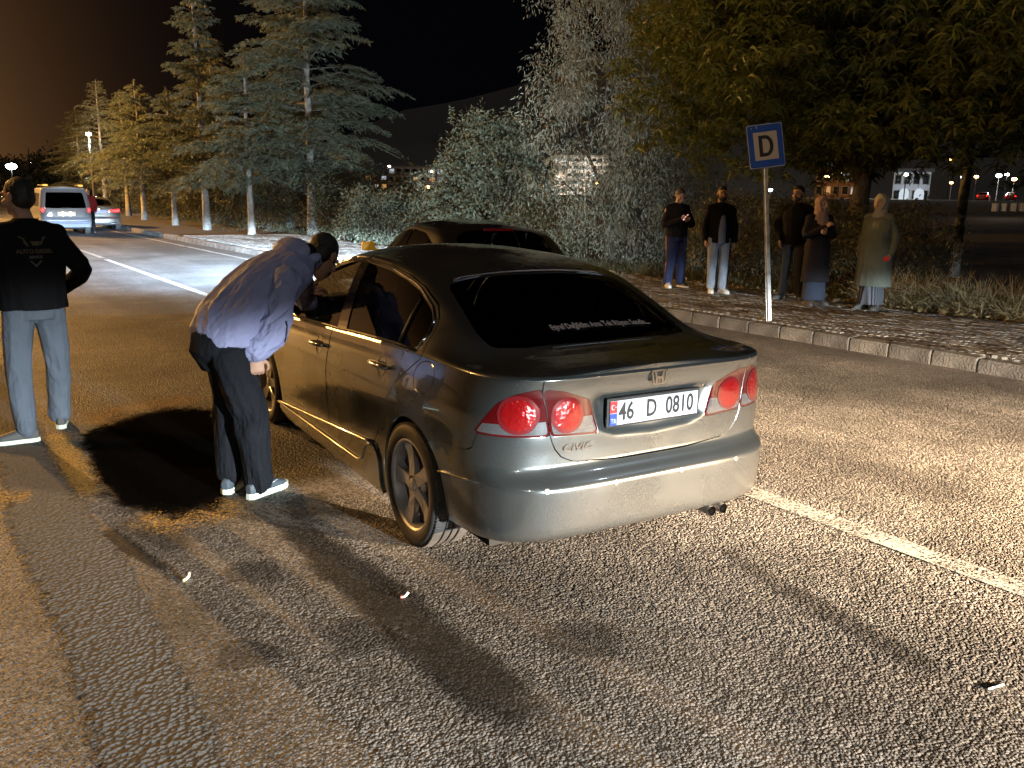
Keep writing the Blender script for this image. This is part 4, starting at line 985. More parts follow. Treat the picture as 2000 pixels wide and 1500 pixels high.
# centre bush, lit grey-green
shrub('large_bush',(13.7,20.6,.05),1.75,3.7,'tall pale-lit bush with loose leafy shoots behind the dark car roof',M_LEAF3,31,nc=620,per=20,L=.13,Wd=.055,cr=.24,shoots=26,zc=.50,cat='bush')
shrub('low_bush',(12.9,25.2,.05),1.5,1.9,'low tangled bush at the foot of the tallest cedar',M_LEAF3,32,nc=340,per=18,L=.10,Wd=.04,cat='bush')
shrub('low_bush',(13.0,28.6,.05),1.5,2.3,'twiggy bush beside the pale trunk of the tallest cedar',M_HEDGE,33,nc=340,per=18,L=.10,Wd=.035,cat='bush')
for i,(x,y,r,h,lb) in enumerate([(12.9,36.5,1.7,2.3,'olive hedge bush behind the short wide cedar'),(12.9,41,1.8,2.2,'olive hedge bush between the tall slender cedar and the small pointed cedar'),(13.2,46.5,1.9,2.2,'olive hedge bush lit green at its base'),(13.4,52.5,2.0,2.3,'olive hedge bush behind the brightly lit stretch of pavement'),(13.8,59.5,2.2,2.5,'olive hedge bush near the silver car'),(14.2,68,2.6,2.7,'olive hedge bush towards the end of the tree row'),(16.5,33.5,2.0,2.8,'dark hedge bush set back behind the tallest cedar'),(17.5,27.5,1.9,2.6,'dark bush deep behind the low tangled bush')]):
    shrub('hedge_bush',(x,y,.05),r,h,lb,M_HEDGE,40+i,nc=300,per=16,L=.14,Wd=.045,cr=.3,group='hedge behind the cedars',cat='bush')
# dark thicket behind the people
for i,(x,y,r,h,lb) in enumerate([(13.9,14.9,1.2,1.9,'low leafy thicket beside the tall grey-leaved tree'),(13.2,17.2,1.2,1.5,'thicket bush between the pale bush and the grey-leaved tree'),(14.0,12.0,1.1,1.75,'dark thicket bush behind the man in the open jacket'),(14.2,10.2,1.1,1.7,'dark thicket bush behind the sign pole'),(14.6,8.6,1.1,1.6,'dark thicket bush behind the two women'),(18.5,16,1.8,2.0,'deep thicket bush seen between the trunks'),(17.5,12.2,1.6,1.75,'deep thicket bush under the hanging locust leaves'),(16.8,20.5,1.6,2.2,'deep thicket bush behind the pale bush')]):
    shrub('thicket_bush',(x,y,.05),r,h,lb,M_LEAF1 if i in (0,2) else M_HEDGE,60+i,nc=230,per=16,L=.10,Wd=.03,cr=.24,group='thicket behind the pavement',cat='bush',down=.5)
# tall grey-leaved tree
def willow():
    rng=np.random.RandomState(71); t=thing('willow_tree','tall dense tree with small narrow grey-green leaves left of the locust','tree',(14.3,15.9,.05))
    trunk_mesh(6.5,.17,.05,rng,None).build('trunk',M_BARKD,t,smooth=True)
    lv=Leaves(); cl=np.concatenate([crown_points(rng,1000,(.2,0,4.4),(2.5,2.4,4.0),.2,lump=.24,shell=.35),crown_points(rng,300,(.4,-.9,2.0),(1.7,1.5,2.0),.1),crown_points(rng,330,(1.6,-1.0,5.8),(2.6,2.0,2.8),.2,lump=.3)])
    lv.add(blob_leaves(rng,cl,40,.36,.12,.028,down=.9,droop=.5))
    obj('crown',lv.mesh('crown',M_LEAF1),t)
    limbs(rng,(0,0,1.2),[cl[k] for k in rng.choice(len(cl),16)],.06,None).build('limbs',M_BARKD,t,smooth=True,fixn=False)
willow()
def locust(loc,H,seed,label,cen,rad,ncl,bark,r0,name='locust_tree'):
    rng=np.random.RandomState(seed); t=thing(name,label,'tree',loc)
    trunk_mesh(H,r0,.10,rng,None,lean=.05).build('trunk',bark,t,smooth=True)
    lv=Leaves(); cl=[]
    for c,r in zip(cen,rad): cl.append(crown_points(rng,int(ncl*r[0]*r[1]/8),c,r,2.0,lump=.2,shell=.3))
    cl=np.concatenate(cl)
    per=15; n=len(cl)*per; c=np.repeat(cl,per,axis=0)+rng.normal(0,.05,(n,3)); a=rng.rand(n)*6.28; d=np.stack([np.cos(a),np.sin(a),rng.uniform(-.3,.7,n)],1)
    lv.add(blades(c,d,rng.uniform(.18,.34,n),rng.uniform(.028,.05,n),rng,droop=.75,seg=3))
    obj('crown',lv.mesh('crown',M_LEAF2),t)
    limbs(rng,(0,0,H*.45),[cl[k] for k in rng.choice(len(cl),18)],.045,None).build('limbs',bark,t,smooth=True,fixn=False)
locust((15.3,9.9,.05),5.5,81,'spreading locust tree with drooping feathery leaves behind the women',[(-.6,-.4,4.5),(-2.2,1.9,4.3),(.3,-2.4,4.7),(-1.4,-3.8,4.9),(-2.6,-.6,6.2),(-.5,1.9,4.6),(-3.3,.4,4.6),(-.8,-1.3,3.2),(.6,.9,3.0),(1.6,-3.4,3.2)],[(2.6,2.4,1.9),(1.9,1.9,1.9),(2.2,2.2,1.9),(2.0,1.9,1.7),(2.4,2.6,1.5),(2,2,2),(1.2,1.6,1.5),(1.6,2.0,.95),(1.6,1.6,.9),(1.6,2.0,1.0)],1050,M_BARKD,.20)
locust((20.5,10.6,.05),6.0,82,'second locust with slim pale trunk further back',[(0,0,5.2),(1.5,-2.5,5.4)],[(2.6,2.6,2.0),(2.6,2.6,1.9)],600,M_BARKG,.11)
shrub('small_bush',(14.4,5.55,.05),.55,1.15,'small green bush at the edge of the dry grass',M_GREENB,91,nc=120,per=16,L=.07,Wd=.035,cr=.14,cat='bush')
def grass(name,label,rect,n,seed,hmin,hmax,m,kind='stuff',curve=.5,sx=.5,z=.05):
    rng=np.random.RandomState(seed); x0,x1,y0,y1=rect; cn=max(1,n//14); cx=rng.uniform(x0,x1,cn); cy=rng.uniform(y0,y1,cn); k=rng.randint(0,cn,n)
    p=np.stack([cx[k]+rng.normal(0,.07,n),cy[k]+rng.normal(0,.07,n),np.full(n,z)],1); d=np.stack([rng.normal(0,sx,n),rng.normal(0,sx,n),np.ones(n)],1)
    V,F=blades(p,d,rng.uniform(hmin,hmax,n),.011,rng,droop=curve,seg=3); o=obj(name,fast(name,V,F,m)); set_props(o,label,name.replace('_',' '),None,kind); return o
grass('dry_grass','tall dry straw grass along the back of the pavement',(12.75,13.8,5.6,8.2),5200,101,.25,.75,M_DRY)
grass('weed_strip','sparse weeds and dead stalks behind the people',(12.55,14.0,8.2,15.5),4200,102,.12,.45,M_HEDGE)
grass('verge_grass','short tufts under the cedars and hedge',(12.6,14.5,15.5,60),5200,103,.1,.3,M_HEDGE)
def tumble():
    rng=np.random.RandomState(105); t=thing('dry_bush','pale tangled dry bush spilling on to the pavement edge','bush',(13.0,4.75,.08)); lv=Leaves(); n=2600
    d=norm(rng.normal(size=(n,3))); d[:,2]=np.abs(d[:,2]); p=d*rng.uniform(.05,.7,(n,1))*np.array([.75,1.25,.70]); dd=d+rng.normal(0,.7,(n,3)); lv.add(blades(p,dd,rng.uniform(.15,.40,n),.010,rng,droop=.25,seg=3))
    obj('stalks',lv.mesh('stalks',M_DRY),t)['kind']='stuff'
tumble()
def litter():
    rng=np.random.RandomState(107); n=900; p=np.stack([12.15+np.abs(rng.normal(0,.5,n)),rng.uniform(4,15,n),np.full(n,.17)],1); p[:,2]=np.where(p[:,0]<12.35,.172,.11); d=np.stack([rng.normal(size=n),rng.normal(size=n),rng.uniform(.05,.5,n)],1)
    V,F=diamond(p,d,rng.uniform(.04,.09,n),.045,rng,.2); set_props(obj('leaf_litter',fast('leaf_litter',V,F,leafmat('dead_leaf',(.20,.13,.05),(.34,.27,.14)))),'dead leaves scattered along the back of the pavement','leaf litter',None,'stuff')
litter()

# ------------------------------------------------------------------ road marks: thin dark films, gritty specks with amber glints painted in
def patches():
    road=bpy.data.objects['road']
    def gp(u,v):
        d=_f+(u-1000)/FPX*_r-(v-750)/FPX*_u; t=-CAM_H/d[2]; return np.array([d[0]*t,d[1]*t])
    def film(name,c1,k,rough_,spot,bump=None,sc=9.0,con=1.6):
        m=bpy.data.materials.new(name); m.use_nodes=True; t=m.node_tree; b=t.nodes['Principled BSDF']; L=t.links.new
        b.inputs['Base Color'].default_value=(*c1,1); b.inputs['Roughness'].default_value=rough_; b.inputs['Specular IOR Level'].default_value=.0 if c1[0]<.005 else .15
        at_=t.nodes.new('ShaderNodeAttribute'); at_.attribute_name='fade'; tc=t.nodes.new('ShaderNodeTexCoord')
        n=t.nodes.new('ShaderNodeTexNoise'); n.inputs['Scale'].default_value=sc; n.inputs['Detail'].default_value=9; n.inputs['Roughness'].default_value=.7; L(tc.outputs['Object'],n.inputs['Vector'])
        a=t.nodes.new('ShaderNodeMath'); a.operation='MULTIPLY_ADD'; L(n.outputs[0],a.inputs[0]); a.inputs[1].default_value=con; a.inputs[2].default_value=-con*.5-spot
        a2=t.nodes.new('ShaderNodeMath'); a2.operation='ADD'; L(a.outputs[0],a2.inputs[0]); L(at_.outputs['Fac'],a2.inputs[1])
        mr=t.nodes.new('ShaderNodeMapRange'); mr.interpolation_type='SMOOTHSTEP'; mr.inputs[1].default_value=.12; mr.inputs[2].default_value=.60; mr.inputs[4].default_value=k; L(a2.outputs[0],mr.inputs[0])
        if bump:
            n2=t.nodes.new('ShaderNodeTexVoronoi'); n2.inputs['Scale'].default_value=bump[0]; L(tc.outputs['Object'],n2.inputs['Vector']); bp=t.nodes.new('ShaderNodeBump'); bp.inputs['Distance'].default_value=bump[1]; L(n2.outputs['Distance'],bp.inputs['Height']); L(bp.outputs[0],b.inputs['Normal'])
        tr=t.nodes.new('ShaderNodeBsdfTransparent'); mx=t.nodes.new('ShaderNodeMixShader'); L(mr.outputs[0],mx.inputs[0]); L(tr.outputs[0],mx.inputs[1]); L(b.outputs[0],mx.inputs[2]); L(mx.outputs[0],t.nodes['Material Output'].inputs[0]); return m
    def sheet(name,V,F,fade,z,m):
        o=mk(name,[(x,y,z) for x,y in V],F,m,road,smooth=False); at_=o.data.attributes.new('fade','FLOAT','POINT'); at_.data.foreach_set('value',np.asarray(fade,np.float32)); return o
    def blob(name,px,z,m,c=None):
        P=np.array([gp(*q) for q in px]); n=len(P); Q=[]
        for i in range(n):
            for t in np.linspace(0,1,5)[:-1]: Q.append(P[i]+(P[(i+1)%n]-P[i])*t)
        Q=np.array(Q); n=len(Q); cen=Q.mean(0); V=[];fd=[]
        for k,f in ((1.15,0),(.92,.6),(.70,1),(.35,1)): V+=[cen+(q-cen)*k for q in Q]; fd+=[f]*n
        V.append(cen); fd.append(1); F=[(r*n+i,r*n+(i+1)%n,(r+1)*n+(i+1)%n,(r+1)*n+i) for r in range(3) for i in range(n)]+[(3*n+i,3*n+(i+1)%n,4*n) for i in range(n)]
        sheet(name,V,F,fd,z,m)
    def streak(name,px,w_,z,m):
        P=np.array([gp(*q) for q in px]); s_=np.linspace(0,1,len(P)); t=np.linspace(0,1,40); C=np.stack([np.interp(t,s_,P[:,k]) for k in (0,1)],1); d=np.gradient(C,axis=0); d/=np.linalg.norm(d,axis=1,keepdims=True); nrm=np.stack([-d[:,1],d[:,0]],1)
        W_=np.interp(t,np.linspace(0,1,len(w_)),w_)[:,None]; e=np.minimum(1,np.minimum(t,1-t)*6); V=np.concatenate([C-nrm*W_,C-nrm*W_*.45,C,C+nrm*W_*.45,C+nrm*W_]); fd=np.concatenate([0*e,.75*e,e,.75*e,0*e]); F=[(c*40+i,c*40+i+1,(c+1)*40+i+1,(c+1)*40+i) for c in range(4) for i in range(39)]
        sheet(name,V,F,fd,z,m)
    blackf=film('near_black_film',(.0045,.004,.0035),.95,1.0,-.02,(70,.006)); darkf=film('dark_film',(.012,.011,.010),.55,.55,.12,None,4.0); oil2=film('oil_film_thin',(.012,.011,.010),.28,.55,.15,None,5.0)
    glints=film('glint_grit',(.50,.30,.06),.9,.5,.30,(75,.02),75.0,5.0); glints2=film('glint_grit_thin',(.46,.27,.06),.85,.5,.62,(75,.02),75.0,5.0)  # orange lamplight glints painted into the colour of gritty specks
    blob('dark_patch',[(165,850),(250,815),(330,800),(405,800),(440,850),(455,930),(430,990),(340,1012),(240,990),(195,945)],.0045,blackf)  # near-black irregular film blended over the asphalt
    streak('glint_patch',[(100,835),(125,880),(155,930),(190,990)],[.10,.13,.12,.08],.0075,glints)
    streak('glint_patch',[(-30,985),(20,975),(75,970)],[.22,.26,.16],.0075,glints2)
    streak('glint_patch',[(140,850),(210,810),(300,790),(430,775)],[.25,.38,.42,.34],.0075,glints2)
    streak('glint_patch',[(225,1010),(330,1025),(430,1005),(490,960)],[.16,.26,.26,.16],.0075,glints2)
    streak('dark_streak',[(520,1000),(640,1080),(760,1180),(900,1300),(1100,1480)],[.10,.17,.20,.20,.22],.0045,darkf)  # long diagonal dark film, fading at its edges
    streak('dark_streak',[(200,1030),(260,1075),(340,1125)],[.06,.07,.03],.0045,darkf)  # cast shadow of the cigarette end, painted as a dark film
    streak('dark_streak',[(1390,1060),(1500,1130),(1700,1240),(1900,1350)],[.06,.10,.12,.10],.0045,oil2)
    streak('dark_streak',[(560,1010),(620,1000),(760,1010)],[.10,.12,.08],.0045,oil2)
    tr_=film('trench_asphalt',(.115,.114,.110),.92,.8,-.10,(46,.016),14.0,3.0); rng=np.random.RandomState(5); ys_=np.linspace(-4,30,300); V=[];fd=[]
    for y in ys_:
        a_,b_=rng.uniform(-.012,.012,2)+[.03*math.sin(y*2.3),.03*math.sin(y*1.7+1)]; V+=[np.array([x,y]) for x in (.28+a_,.38+a_,.58+b_,.68+b_)]; fd+=[0,1,1,0]
    sheet('trench_strip',V,[(4*i+c,4*i+c+1,4*i+c+5,4*i+c+4) for i in range(299) for c in range(3)],fd,.004,tr_)
    for k,(u,v,r_) in enumerate(((500,1120,.10),(480,1280,.12),(700,1250,.13),(610,1000,.10),(330,1050,.09),(1150,1250,.14))):
        blob('oil_spot',[(u+r_*600*math.cos(a)*(1+.3*math.sin(3*a+k)),v+r_*300*math.sin(a)*(1+.25*math.cos(2*a+k))) for a in np.linspace(0,2*math.pi,9)[:-1]],.0045,oil2)
patches()

# ------------------------------------------------------------------ people
def V3(*a): return np.array(a,float)
class Sculpt:
    """closed overlapping solids, fused into one continuous surface by a voxel remesh"""
    def __init__(s): s.mb=MB()
    def loft(s,rings,n=18,sq=2.0):
        """rings: (centre, ax, by) with ax,by half-axis vectors"""
        V=[];F=[]
        for c,a,b in rings:
            for k in range(n):
                t=2*math.pi*k/n; ct,st=math.cos(t),math.sin(t); e=2/sq
                V.append(np.asarray(c)+np.asarray(a)*(abs(ct)**e*np.sign(ct))+np.asarray(b)*(abs(st)**e*np.sign(st)))
        L=len(rings)
        for i in range(L-1):
            for k in range(n): F.append((i*n+k,i*n+(k+1)%n,(i+1)*n+(k+1)%n,(i+1)*n+k))
        V.append(np.asarray(rings[0][0])); V.append(np.asarray(rings[-1][0])); a,b=len(V)-2,len(V)-1
        for k in range(n): F.append((a,(k+1)%n,k)); F.append((b,(L-1)*n+k,(L-1)*n+(k+1)%n))
        s.mb.add(V,F); return s
    def limb(s,pts,rad,n=12,flat=1.0,up=None):
        """tapered chain with rounded ends and joints"""
        pts=[np.asarray(p,float) for p in pts]
        # resample with a smooth curve
        rings=[]; P=[];Rr=[]
        m=len(pts)
        for i in range(m-1):
            p0=pts[max(i-1,0)];p1=pts[i];p2=pts[i+1];p3=pts[min(i+2,m-1)]
            for t in np.linspace(0,1,6)[:-1]:
                lin=p1+(p2-p1)*t; cr=.5*((2*p1)+(-p0+p2)*t+(2*p0-5*p1+4*p2-p3)*t*t+(-p0+3*p1-3*p2+p3)*t**3)
                P.append(lin*.45+cr*.55); Rr.append(rad[i]+(rad[i+1]-rad[i])*t)
        P.append(pts[-1]);Rr.append(rad[-1])
        d0=(P[0]-P[1]);d0/=max(np.linalg.norm(d0),1e-9); d1=(P[-1]-P[-2]); d1/=max(np.linalg.norm(d1),1e-9)
        P=[P[0]+d0*Rr[0]*.85,P[0]+d0*Rr[0]*.5]+P+[P[-1]+d1*Rr[-1]*.5,P[-1]+d1*Rr[-1]*.85]; Rr=[Rr[0]*.45,Rr[0]*.85]+Rr+[Rr[-1]*.85,Rr[-1]*.45]
        a=None
        for i in range(len(P)):
            d=P[min(i+1,len(P)-1)]-P[max(i-1,0)]; d=d/max(np.linalg.norm(d),1e-9)
            if a is None:
                u=np.asarray(up,float) if up is not None else (V3(0,0,1) if abs(d[2])<.9 else V3(0,1,0)); a=np.cross(d,u); a/=np.linalg.norm(a)
            else: a=a-d*(a@d); a/=np.linalg.norm(a)
            b=np.cross(d,a); rings.append((P[i],a*Rr[i],b*Rr[i]*flat))
        return s.loft(rings,n)
    def ball(s,c,r,ax=None,n=16):
        """ellipsoid, ax = 3 unit vectors"""
        A=np.eye(3) if ax is None else np.asarray(ax); rings=[]
        for t in np.linspace(-.47*math.pi,.47*math.pi,11): rings.append((np.asarray(c)+A[2]*r[2]*math.sin(t),A[0]*r[0]*math.cos(t),A[1]*r[1]*math.cos(t)))
        return s.loft(rings,n)
    def fuse(s,name,mats,parent,voxel=.008,smooth=3,fold=None,midx=None,origin=(0,0,0)):
        V=[tuple(np.asarray(v)-np.asarray(origin)) for v in s.mb.V]
        me=mesh('tmp',V,s.mb.F); bm=bmesh.new(); bm.from_mesh(me); bmesh.ops.recalc_face_normals(bm,faces=bm.faces[:]); bm.to_mesh(me); bm.free()
        o=obj('tmp',me); r=o.modifiers.new('r','REMESH'); r.mode='VOXEL'; r.voxel_size=voxel
        if smooth: q=o.modifiers.new('s','SMOOTH'); q.factor=.5; q.iterations=smooth
        dg=bpy.context.evaluated_depsgraph_get(); m2=bpy.data.meshes.new_from_object(o.evaluated_get(dg)); bpy.data.objects.remove(o); bpy.data.meshes.remove(me)
        m2.name=name; m2.materials.clear()
        for m_ in (mats if isinstance(mats,(list,tuple)) else [mats]): m2.materials.append(m_)
        n=len(m2.vertices); co=np.zeros(n*3); m2.vertices.foreach_get('co',co); co=co.reshape(-1,3)
        if fold:
            from mathutils import noise as nz
            no=np.zeros(n*3); m2.vertices.foreach_get('normal',no); no=no.reshape(-1,3)
            amp,sc,ax,joints=fold        # ridged creases, stretched along ax, stronger near the joints
            w=np.full(n,.35)
            for j,rad in joints: w=np.maximum(w,np.exp(-((np.linalg.norm(co-(np.asarray(j)-np.asarray(origin)),axis=1)/rad)**2)))
            ax=np.asarray(ax,float); q=co-np.outer(co@ax,ax)*.72
            d=np.array([1-2*abs(nz.noise(Vector(p*sc)))-.6*abs(nz.noise(Vector(p*sc*2.3+5)))-.45*abs(nz.noise(Vector(p*sc*5.1+9))) for p in q])
            co=co+no*(d*w*amp)[:,None]; m2.vertices.foreach_set('co',co.ravel())
        if midx is not None:
            nf=len(m2.polygons); ce=np.zeros(nf*3); m2.polygons.foreach_get('center',ce); m2.polygons.foreach_set('material_index',np.asarray(midx(ce.reshape(-1,3)+np.asarray(origin)),np.int32))
        m2.polygons.foreach_set('use_smooth',np.ones(len(m2.polygons),bool)); m2.update()
        return obj(name,m2,parent)
M_SKIN=mat('skin',(.40,.235,.165),.5,noise=(14,.35,(.33,.18,.12)),bump=(120,.15,.002)); M_SKIN2=mat('skin_pale',(.50,.33,.26),.5,noise=(14,.3,(.42,.25,.19)))
M_HAIR=mat('hair_black',(.012,.010,.009),.6,bump=(90,.8,.006)); M_HAIRG=mat('hair_greying',(.06,.052,.048),.6,bump=(90,.8,.006))
M_EYE=mat('eye_dark',(.02,.014,.012),.3); M_LIP=mat('lips',(.28,.10,.085),.5)
def cloth(name,col,rough=.85,fine=400,fold=9,amp=.5,sheen=.2,c2=None):
    m=mat(name,col,rough,noise=(7,.5,c2 or tuple(c*.7 for c in col)),bump=(fold,amp,.03),spec=.15); return m
def hand(S,wrist,d,palm_n,grip=.5,scale=1.0,side=1,spread=.0):
    """palm and five separate bent fingers; d = finger direction, palm_n = the way the palm faces, side = which way the thumb leaves"""
    d=np.asarray(d,float); d/=np.linalg.norm(d); p=np.asarray(palm_n,float); p=p-d*(p@d); p/=np.linalg.norm(p); x=np.cross(d,p)*side
    k=scale; w=np.asarray(wrist,float)
    S.loft([(w-d*.02*k,x*.024*k,p*.018*k),(w+d*.01*k,x*.030*k,p*.017*k),(w+d*.045*k,x*.040*k,p*.016*k),(w+d*.085*k,x*.042*k,p*.014*k),(w+d*.098*k,x*.036*k,p*.010*k)],14)
    for i,(o,L) in enumerate(((.031,.070),(.0105,.079),(-.0105,.073),(-.031,.057))):
        b=w+d*.090*k+x*o*k; a=0; pts=[b-d*.015*k,b]; c=b
        for q,f in enumerate((.45,.32,.23)):
            a+=grip*(.75 if q==0 else 1.0); dd=d*math.cos(a)+p*math.sin(a)+x*(spread*o*8); c=c+dd*L*f*k; pts.append(c)
        S.limb(pts,[.0095*k,.0095*k,.0088*k,.008*k,.007*k],8)
    b=w+d*.028*k+x*.030*k; S.limb([b,b+(x*.028+d*.025+p*.012)*k,b+(x*.034+d*.052+p*.022)*k,b+(x*.026+d*.072+p*.030)*k],[.013*k,.0115*k,.0100*k,.008*k],8)
def head_solid(S,c,F,U,k=1.0):
    """head with brow, nose, cheeks, jaw, ears; F = face direction, U = up"""
    F=np.asarray(F,float); F/=np.linalg.norm(F); U=np.asarray(U,float); U=U-F*(U@F); U/=np.linalg.norm(U); Rt=np.cross(F,U); A=[Rt,F,U]
    c=np.asarray(c,float); at=lambda x,y,z:c+(Rt*x+F*y+U*z)*k
    S.ball(at(0,-.012,.030),[.076*k,.096*k,.090*k],A); S.ball(at(0,.018,-.030),[.064*k,.074*k,.085*k],A); S.ball(at(0,.045,-.085),[.038*k,.040*k,.032*k],A)
    S.limb([at(0,.092,.020),at(0,.108,-.018),at(0,.112,-.030)],[.010*k,.013*k,.015*k],8)
    S.limb([at(-.045,.078,.030),at(0,.092,.034),at(.045,.078,.030)],[.012*k,.013*k,.012*k],8)
    for s in (-1,1):
        S.ball(at(.044*s,.062,-.030),[.024*k,.022*k,.024*k],A)
        S.loft([(at(.072*s,-.006,.026),F*.016*k,U*.001),(at(.080*s,-.010,.0),F*.018*k+Rt*.004*s*k,U*.033*k),(at(.086*s,-.016,.0),F*.017*k,U*.030*k),(at(.088*s,-.016,.0),F*.008*k,U*.015*k)],12)
    S.limb([at(-.022,.093,-.058),at(0,.099,-.058),at(.022,.093,-.058)],[.007*k,.009*k,.007*k],8)
    return at,A
def face_details(root,at,A,k,org,brow=True,beard=None,mouth=True,m_brow=None):
    """eyes, brows, lips as small pieces set in the head"""
    S=MB(); o_=np.asarray(org)
    def bl(name,c,r,m_):
        q=Sculpt(); q.ball(c,[r[0]*k,r[1]*k,r[2]*k],A,10); q.mb.V=[tuple(np.asarray(v)-o_) for v in q.mb.V]; q.mb.build(name,m_,root,smooth=True)
    for s in (-1,1):
        bl('eye',at(.031*s,.078,.008),(.013,.010,.006),M_EYE)
        bl('eyebrow',at(.032*s,.086,.032),(.019,.008,.005),m_brow or M_HAIR)
    if mouth: bl('lips',at(0,.098,-.060),(.022,.010,.006),M_LIP)
    if beard:
        q=Sculpt(); q.ball(at(0,.030,-.072),[.060*k,.062*k,.050*k],A); q.ball(at(0,.052,-.092),[.042*k,.042*k,.036*k],A)
        for s in (-1,1): q.limb([at(.068*s,.012,-.01),at(.062*s,.026,-.05),at(.04*s,.058,-.085)],[.012*k,.016*k,.02*k],8)
        q.limb([at(-.03,.088,-.05),at(0,.103,-.044),at(.03,.088,-.05)],[.007*k,.008*k,.007*k],8)
        q.fuse('beard',beard,root,.005,1,origin=o_)
def shoe(S,ank,toe_d,k=1.0,L=.27):
    t=np.asarray(toe_d,float); t[2]=0; t/=np.linalg.norm(t); x=np.cross(t,V3(0,0,1)); a=np.asarray(ank,float); g=V3(a[0],a[1],a[2]-.085)
    heel=g-t*.075
    pr=[(0,.022,.030,.05),(.03,.036,.050,.055),(.09,.038,.052,.052),(.15,.044,.040,.042),(.21,.047,.031,.034),(.25,.036,.024,.026),(.272,.016,.012,.016)]
    S.loft([(heel+t*p*L/.272+V3(0,0,zc+.004),x*w,V3(0,0,h)) for p,w,h,zc in pr],14,2.4)
    return heel,t,x
def sole(heel,t,x,L=.27,h=.028):
    pts=[(0,.012),(.02,.034),(.09,.037),(.16,.045),(.21,.048),(.25,.038),(.280,.014)]
    poly=[heel+t*(p-.004)*L/.272+x*w for p,w in pts]+[heel+t*(p-.004)*L/.272-x*w for p,w in reversed(pts)]
    return [tuple(p[:2]) for p in poly]
def person(name,label,base,ang,H,o,pose=None,group=None):
    """standing figure: local +Y is the way it faces, +X its right; o = outfit"""
    k=H/1.75; J=dict(ankR=(.105,0,.085),ankL=(-.105,0,.085),knR=(.100,.02,.49),knL=(-.100,.02,.49),hipR=(.092,0,.92),hipL=(-.092,0,.92),pel=(0,0,.96),waist=(0,.005,1.08),chest=(0,0,1.27),neck=(0,-.01,1.47),shR=(.185,-.015,1.415),shL=(-.185,-.015,1.415),elR=(.235,-.04,1.13),elL=(-.235,-.04,1.13),wrR=(.235,.06,.885),wrL=(-.235,.06,.885),head=(0,.02,1.632),toeR=(.25,1,0),toeL=(-.25,1,0),face=(0,1,0),hup=(0,0,1),hdR=(0,.15,-1),hdL=(0,.15,-1),pnR=(-1,.2,0),pnL=(1,.2,0),grip=.45)
    J.update(pose or {}); c,s=math.cos(ang),math.sin(ang)
    # facing angle: local +Y -> (sin,cos) convention: ang measured from +Y clockwise
    def T(p): p=np.asarray(p,float); return V3(c*p[0]+s*p[1],-s*p[0]+c*p[1],p[2])
    W={q:(T(np.asarray(v)*k)+np.asarray(base) if q[:3] not in('toe','fac','hup','hdR','hdL','pnR','pnL') else T(v)) for q,v in J.items() if q!='grip'}
    X,Y,Z=T((1,0,0)),T((0,1,0)),V3(0,0,1); org=np.asarray(base,float)
    vx=o.get('voxel',.008); b=Sculpt(); fat=o.get('fat',1.0); skin=o.get('skin',M_SKIN)
    at,A=head_solid(b,W['head'],W['face'],W['hup'],k)
    b.limb([W['head']-V3(0,0,.06*k),W['neck'],W['chest']],[.056*k,.060*k,.085*k])
    b.loft([(W['pel']-Z*.10*k,X*.13*k,Y*.10*k),(W['pel'],X*.155*k,Y*.11*k),(W['waist'],X*.13*k,Y*.095*k),(W['chest'],X*.155*k,Y*.105*k),(W['chest']+Z*.12*k,X*.15*k,Y*.085*k),(W['neck'],X*.06*k,Y*.055*k)])
    for q in 'RL':
        b.limb([W['sh'+q],W['el'+q],W['wr'+q]],[.048*k,.038*k,.027*k]); b.limb([W['hip'+q],W['kn'+q],W['ank'+q]],[.078*k,.052*k,.038*k])
        hand(b,W['wr'+q]+(T(J['hd'+q])/np.linalg.norm(J['hd'+q]))*.01,T(J['hd'+q]),T(J['pn'+q]),J['grip'],k*.98,1 if q=='R' else -1)
        b.limb([W['ank'+q],W['ank'+q]-Z*.045*k+np.asarray(W['toe'+q])/np.linalg.norm(W['toe'+q])*.06*k],[.035*k,.024*k])
    root=b.fuse(name,skin,None,o.get('bvoxel',.007),2,origin=org); root.location=org; set_props(root,label,'person',group)
    face_details(root,at,A,k,org,beard=o.get('beard'),m_brow=o.get('hair_m',M_HAIR))
    kw=dict(origin=org)
    # trousers
    if o.get('trousers'):
        tr=Sculpt(); lw=o.get('leg',1.0)
        tr.loft([(W['pel']-Z*.13*k,X*.15*k*fat,Y*.115*k*fat),(W['pel'],X*.168*k*fat,Y*.125*k*fat),(W['waist'],X*.158*k*fat,Y*.118*k*fat)])
        for q in 'RL': tr.limb([W['hip'+q]-Z*.02,W['kn'+q],W['ank'+q]+Z*.02*k],[.100*k*fat,.075*k*lw,.066*k*lw])
        tr.fuse('trousers',o['trousers'],root,vx,3,fold=(o.get('fold',.017),10,(0,0,1),[(W['knR'],.16),(W['knL'],.16),(W['ankR'],.16),(W['ankL'],.16)]),**kw)
    if o.get('stripe'):
        st=MB()
        for q,sg in (('R',1),('L',-1)):
            if q!=o.get('stripe_side',q): continue
            st.tube([W['hip'+q]+X*sg*.098*k*fat-org,W['kn'+q]+X*sg*.077*k-org,W['ank'+q]+X*sg*.068*k+Z*.03-org],[.012]*3,6,flat=.5)
        st.build('side_stripe',o['stripe'],root,smooth=True)
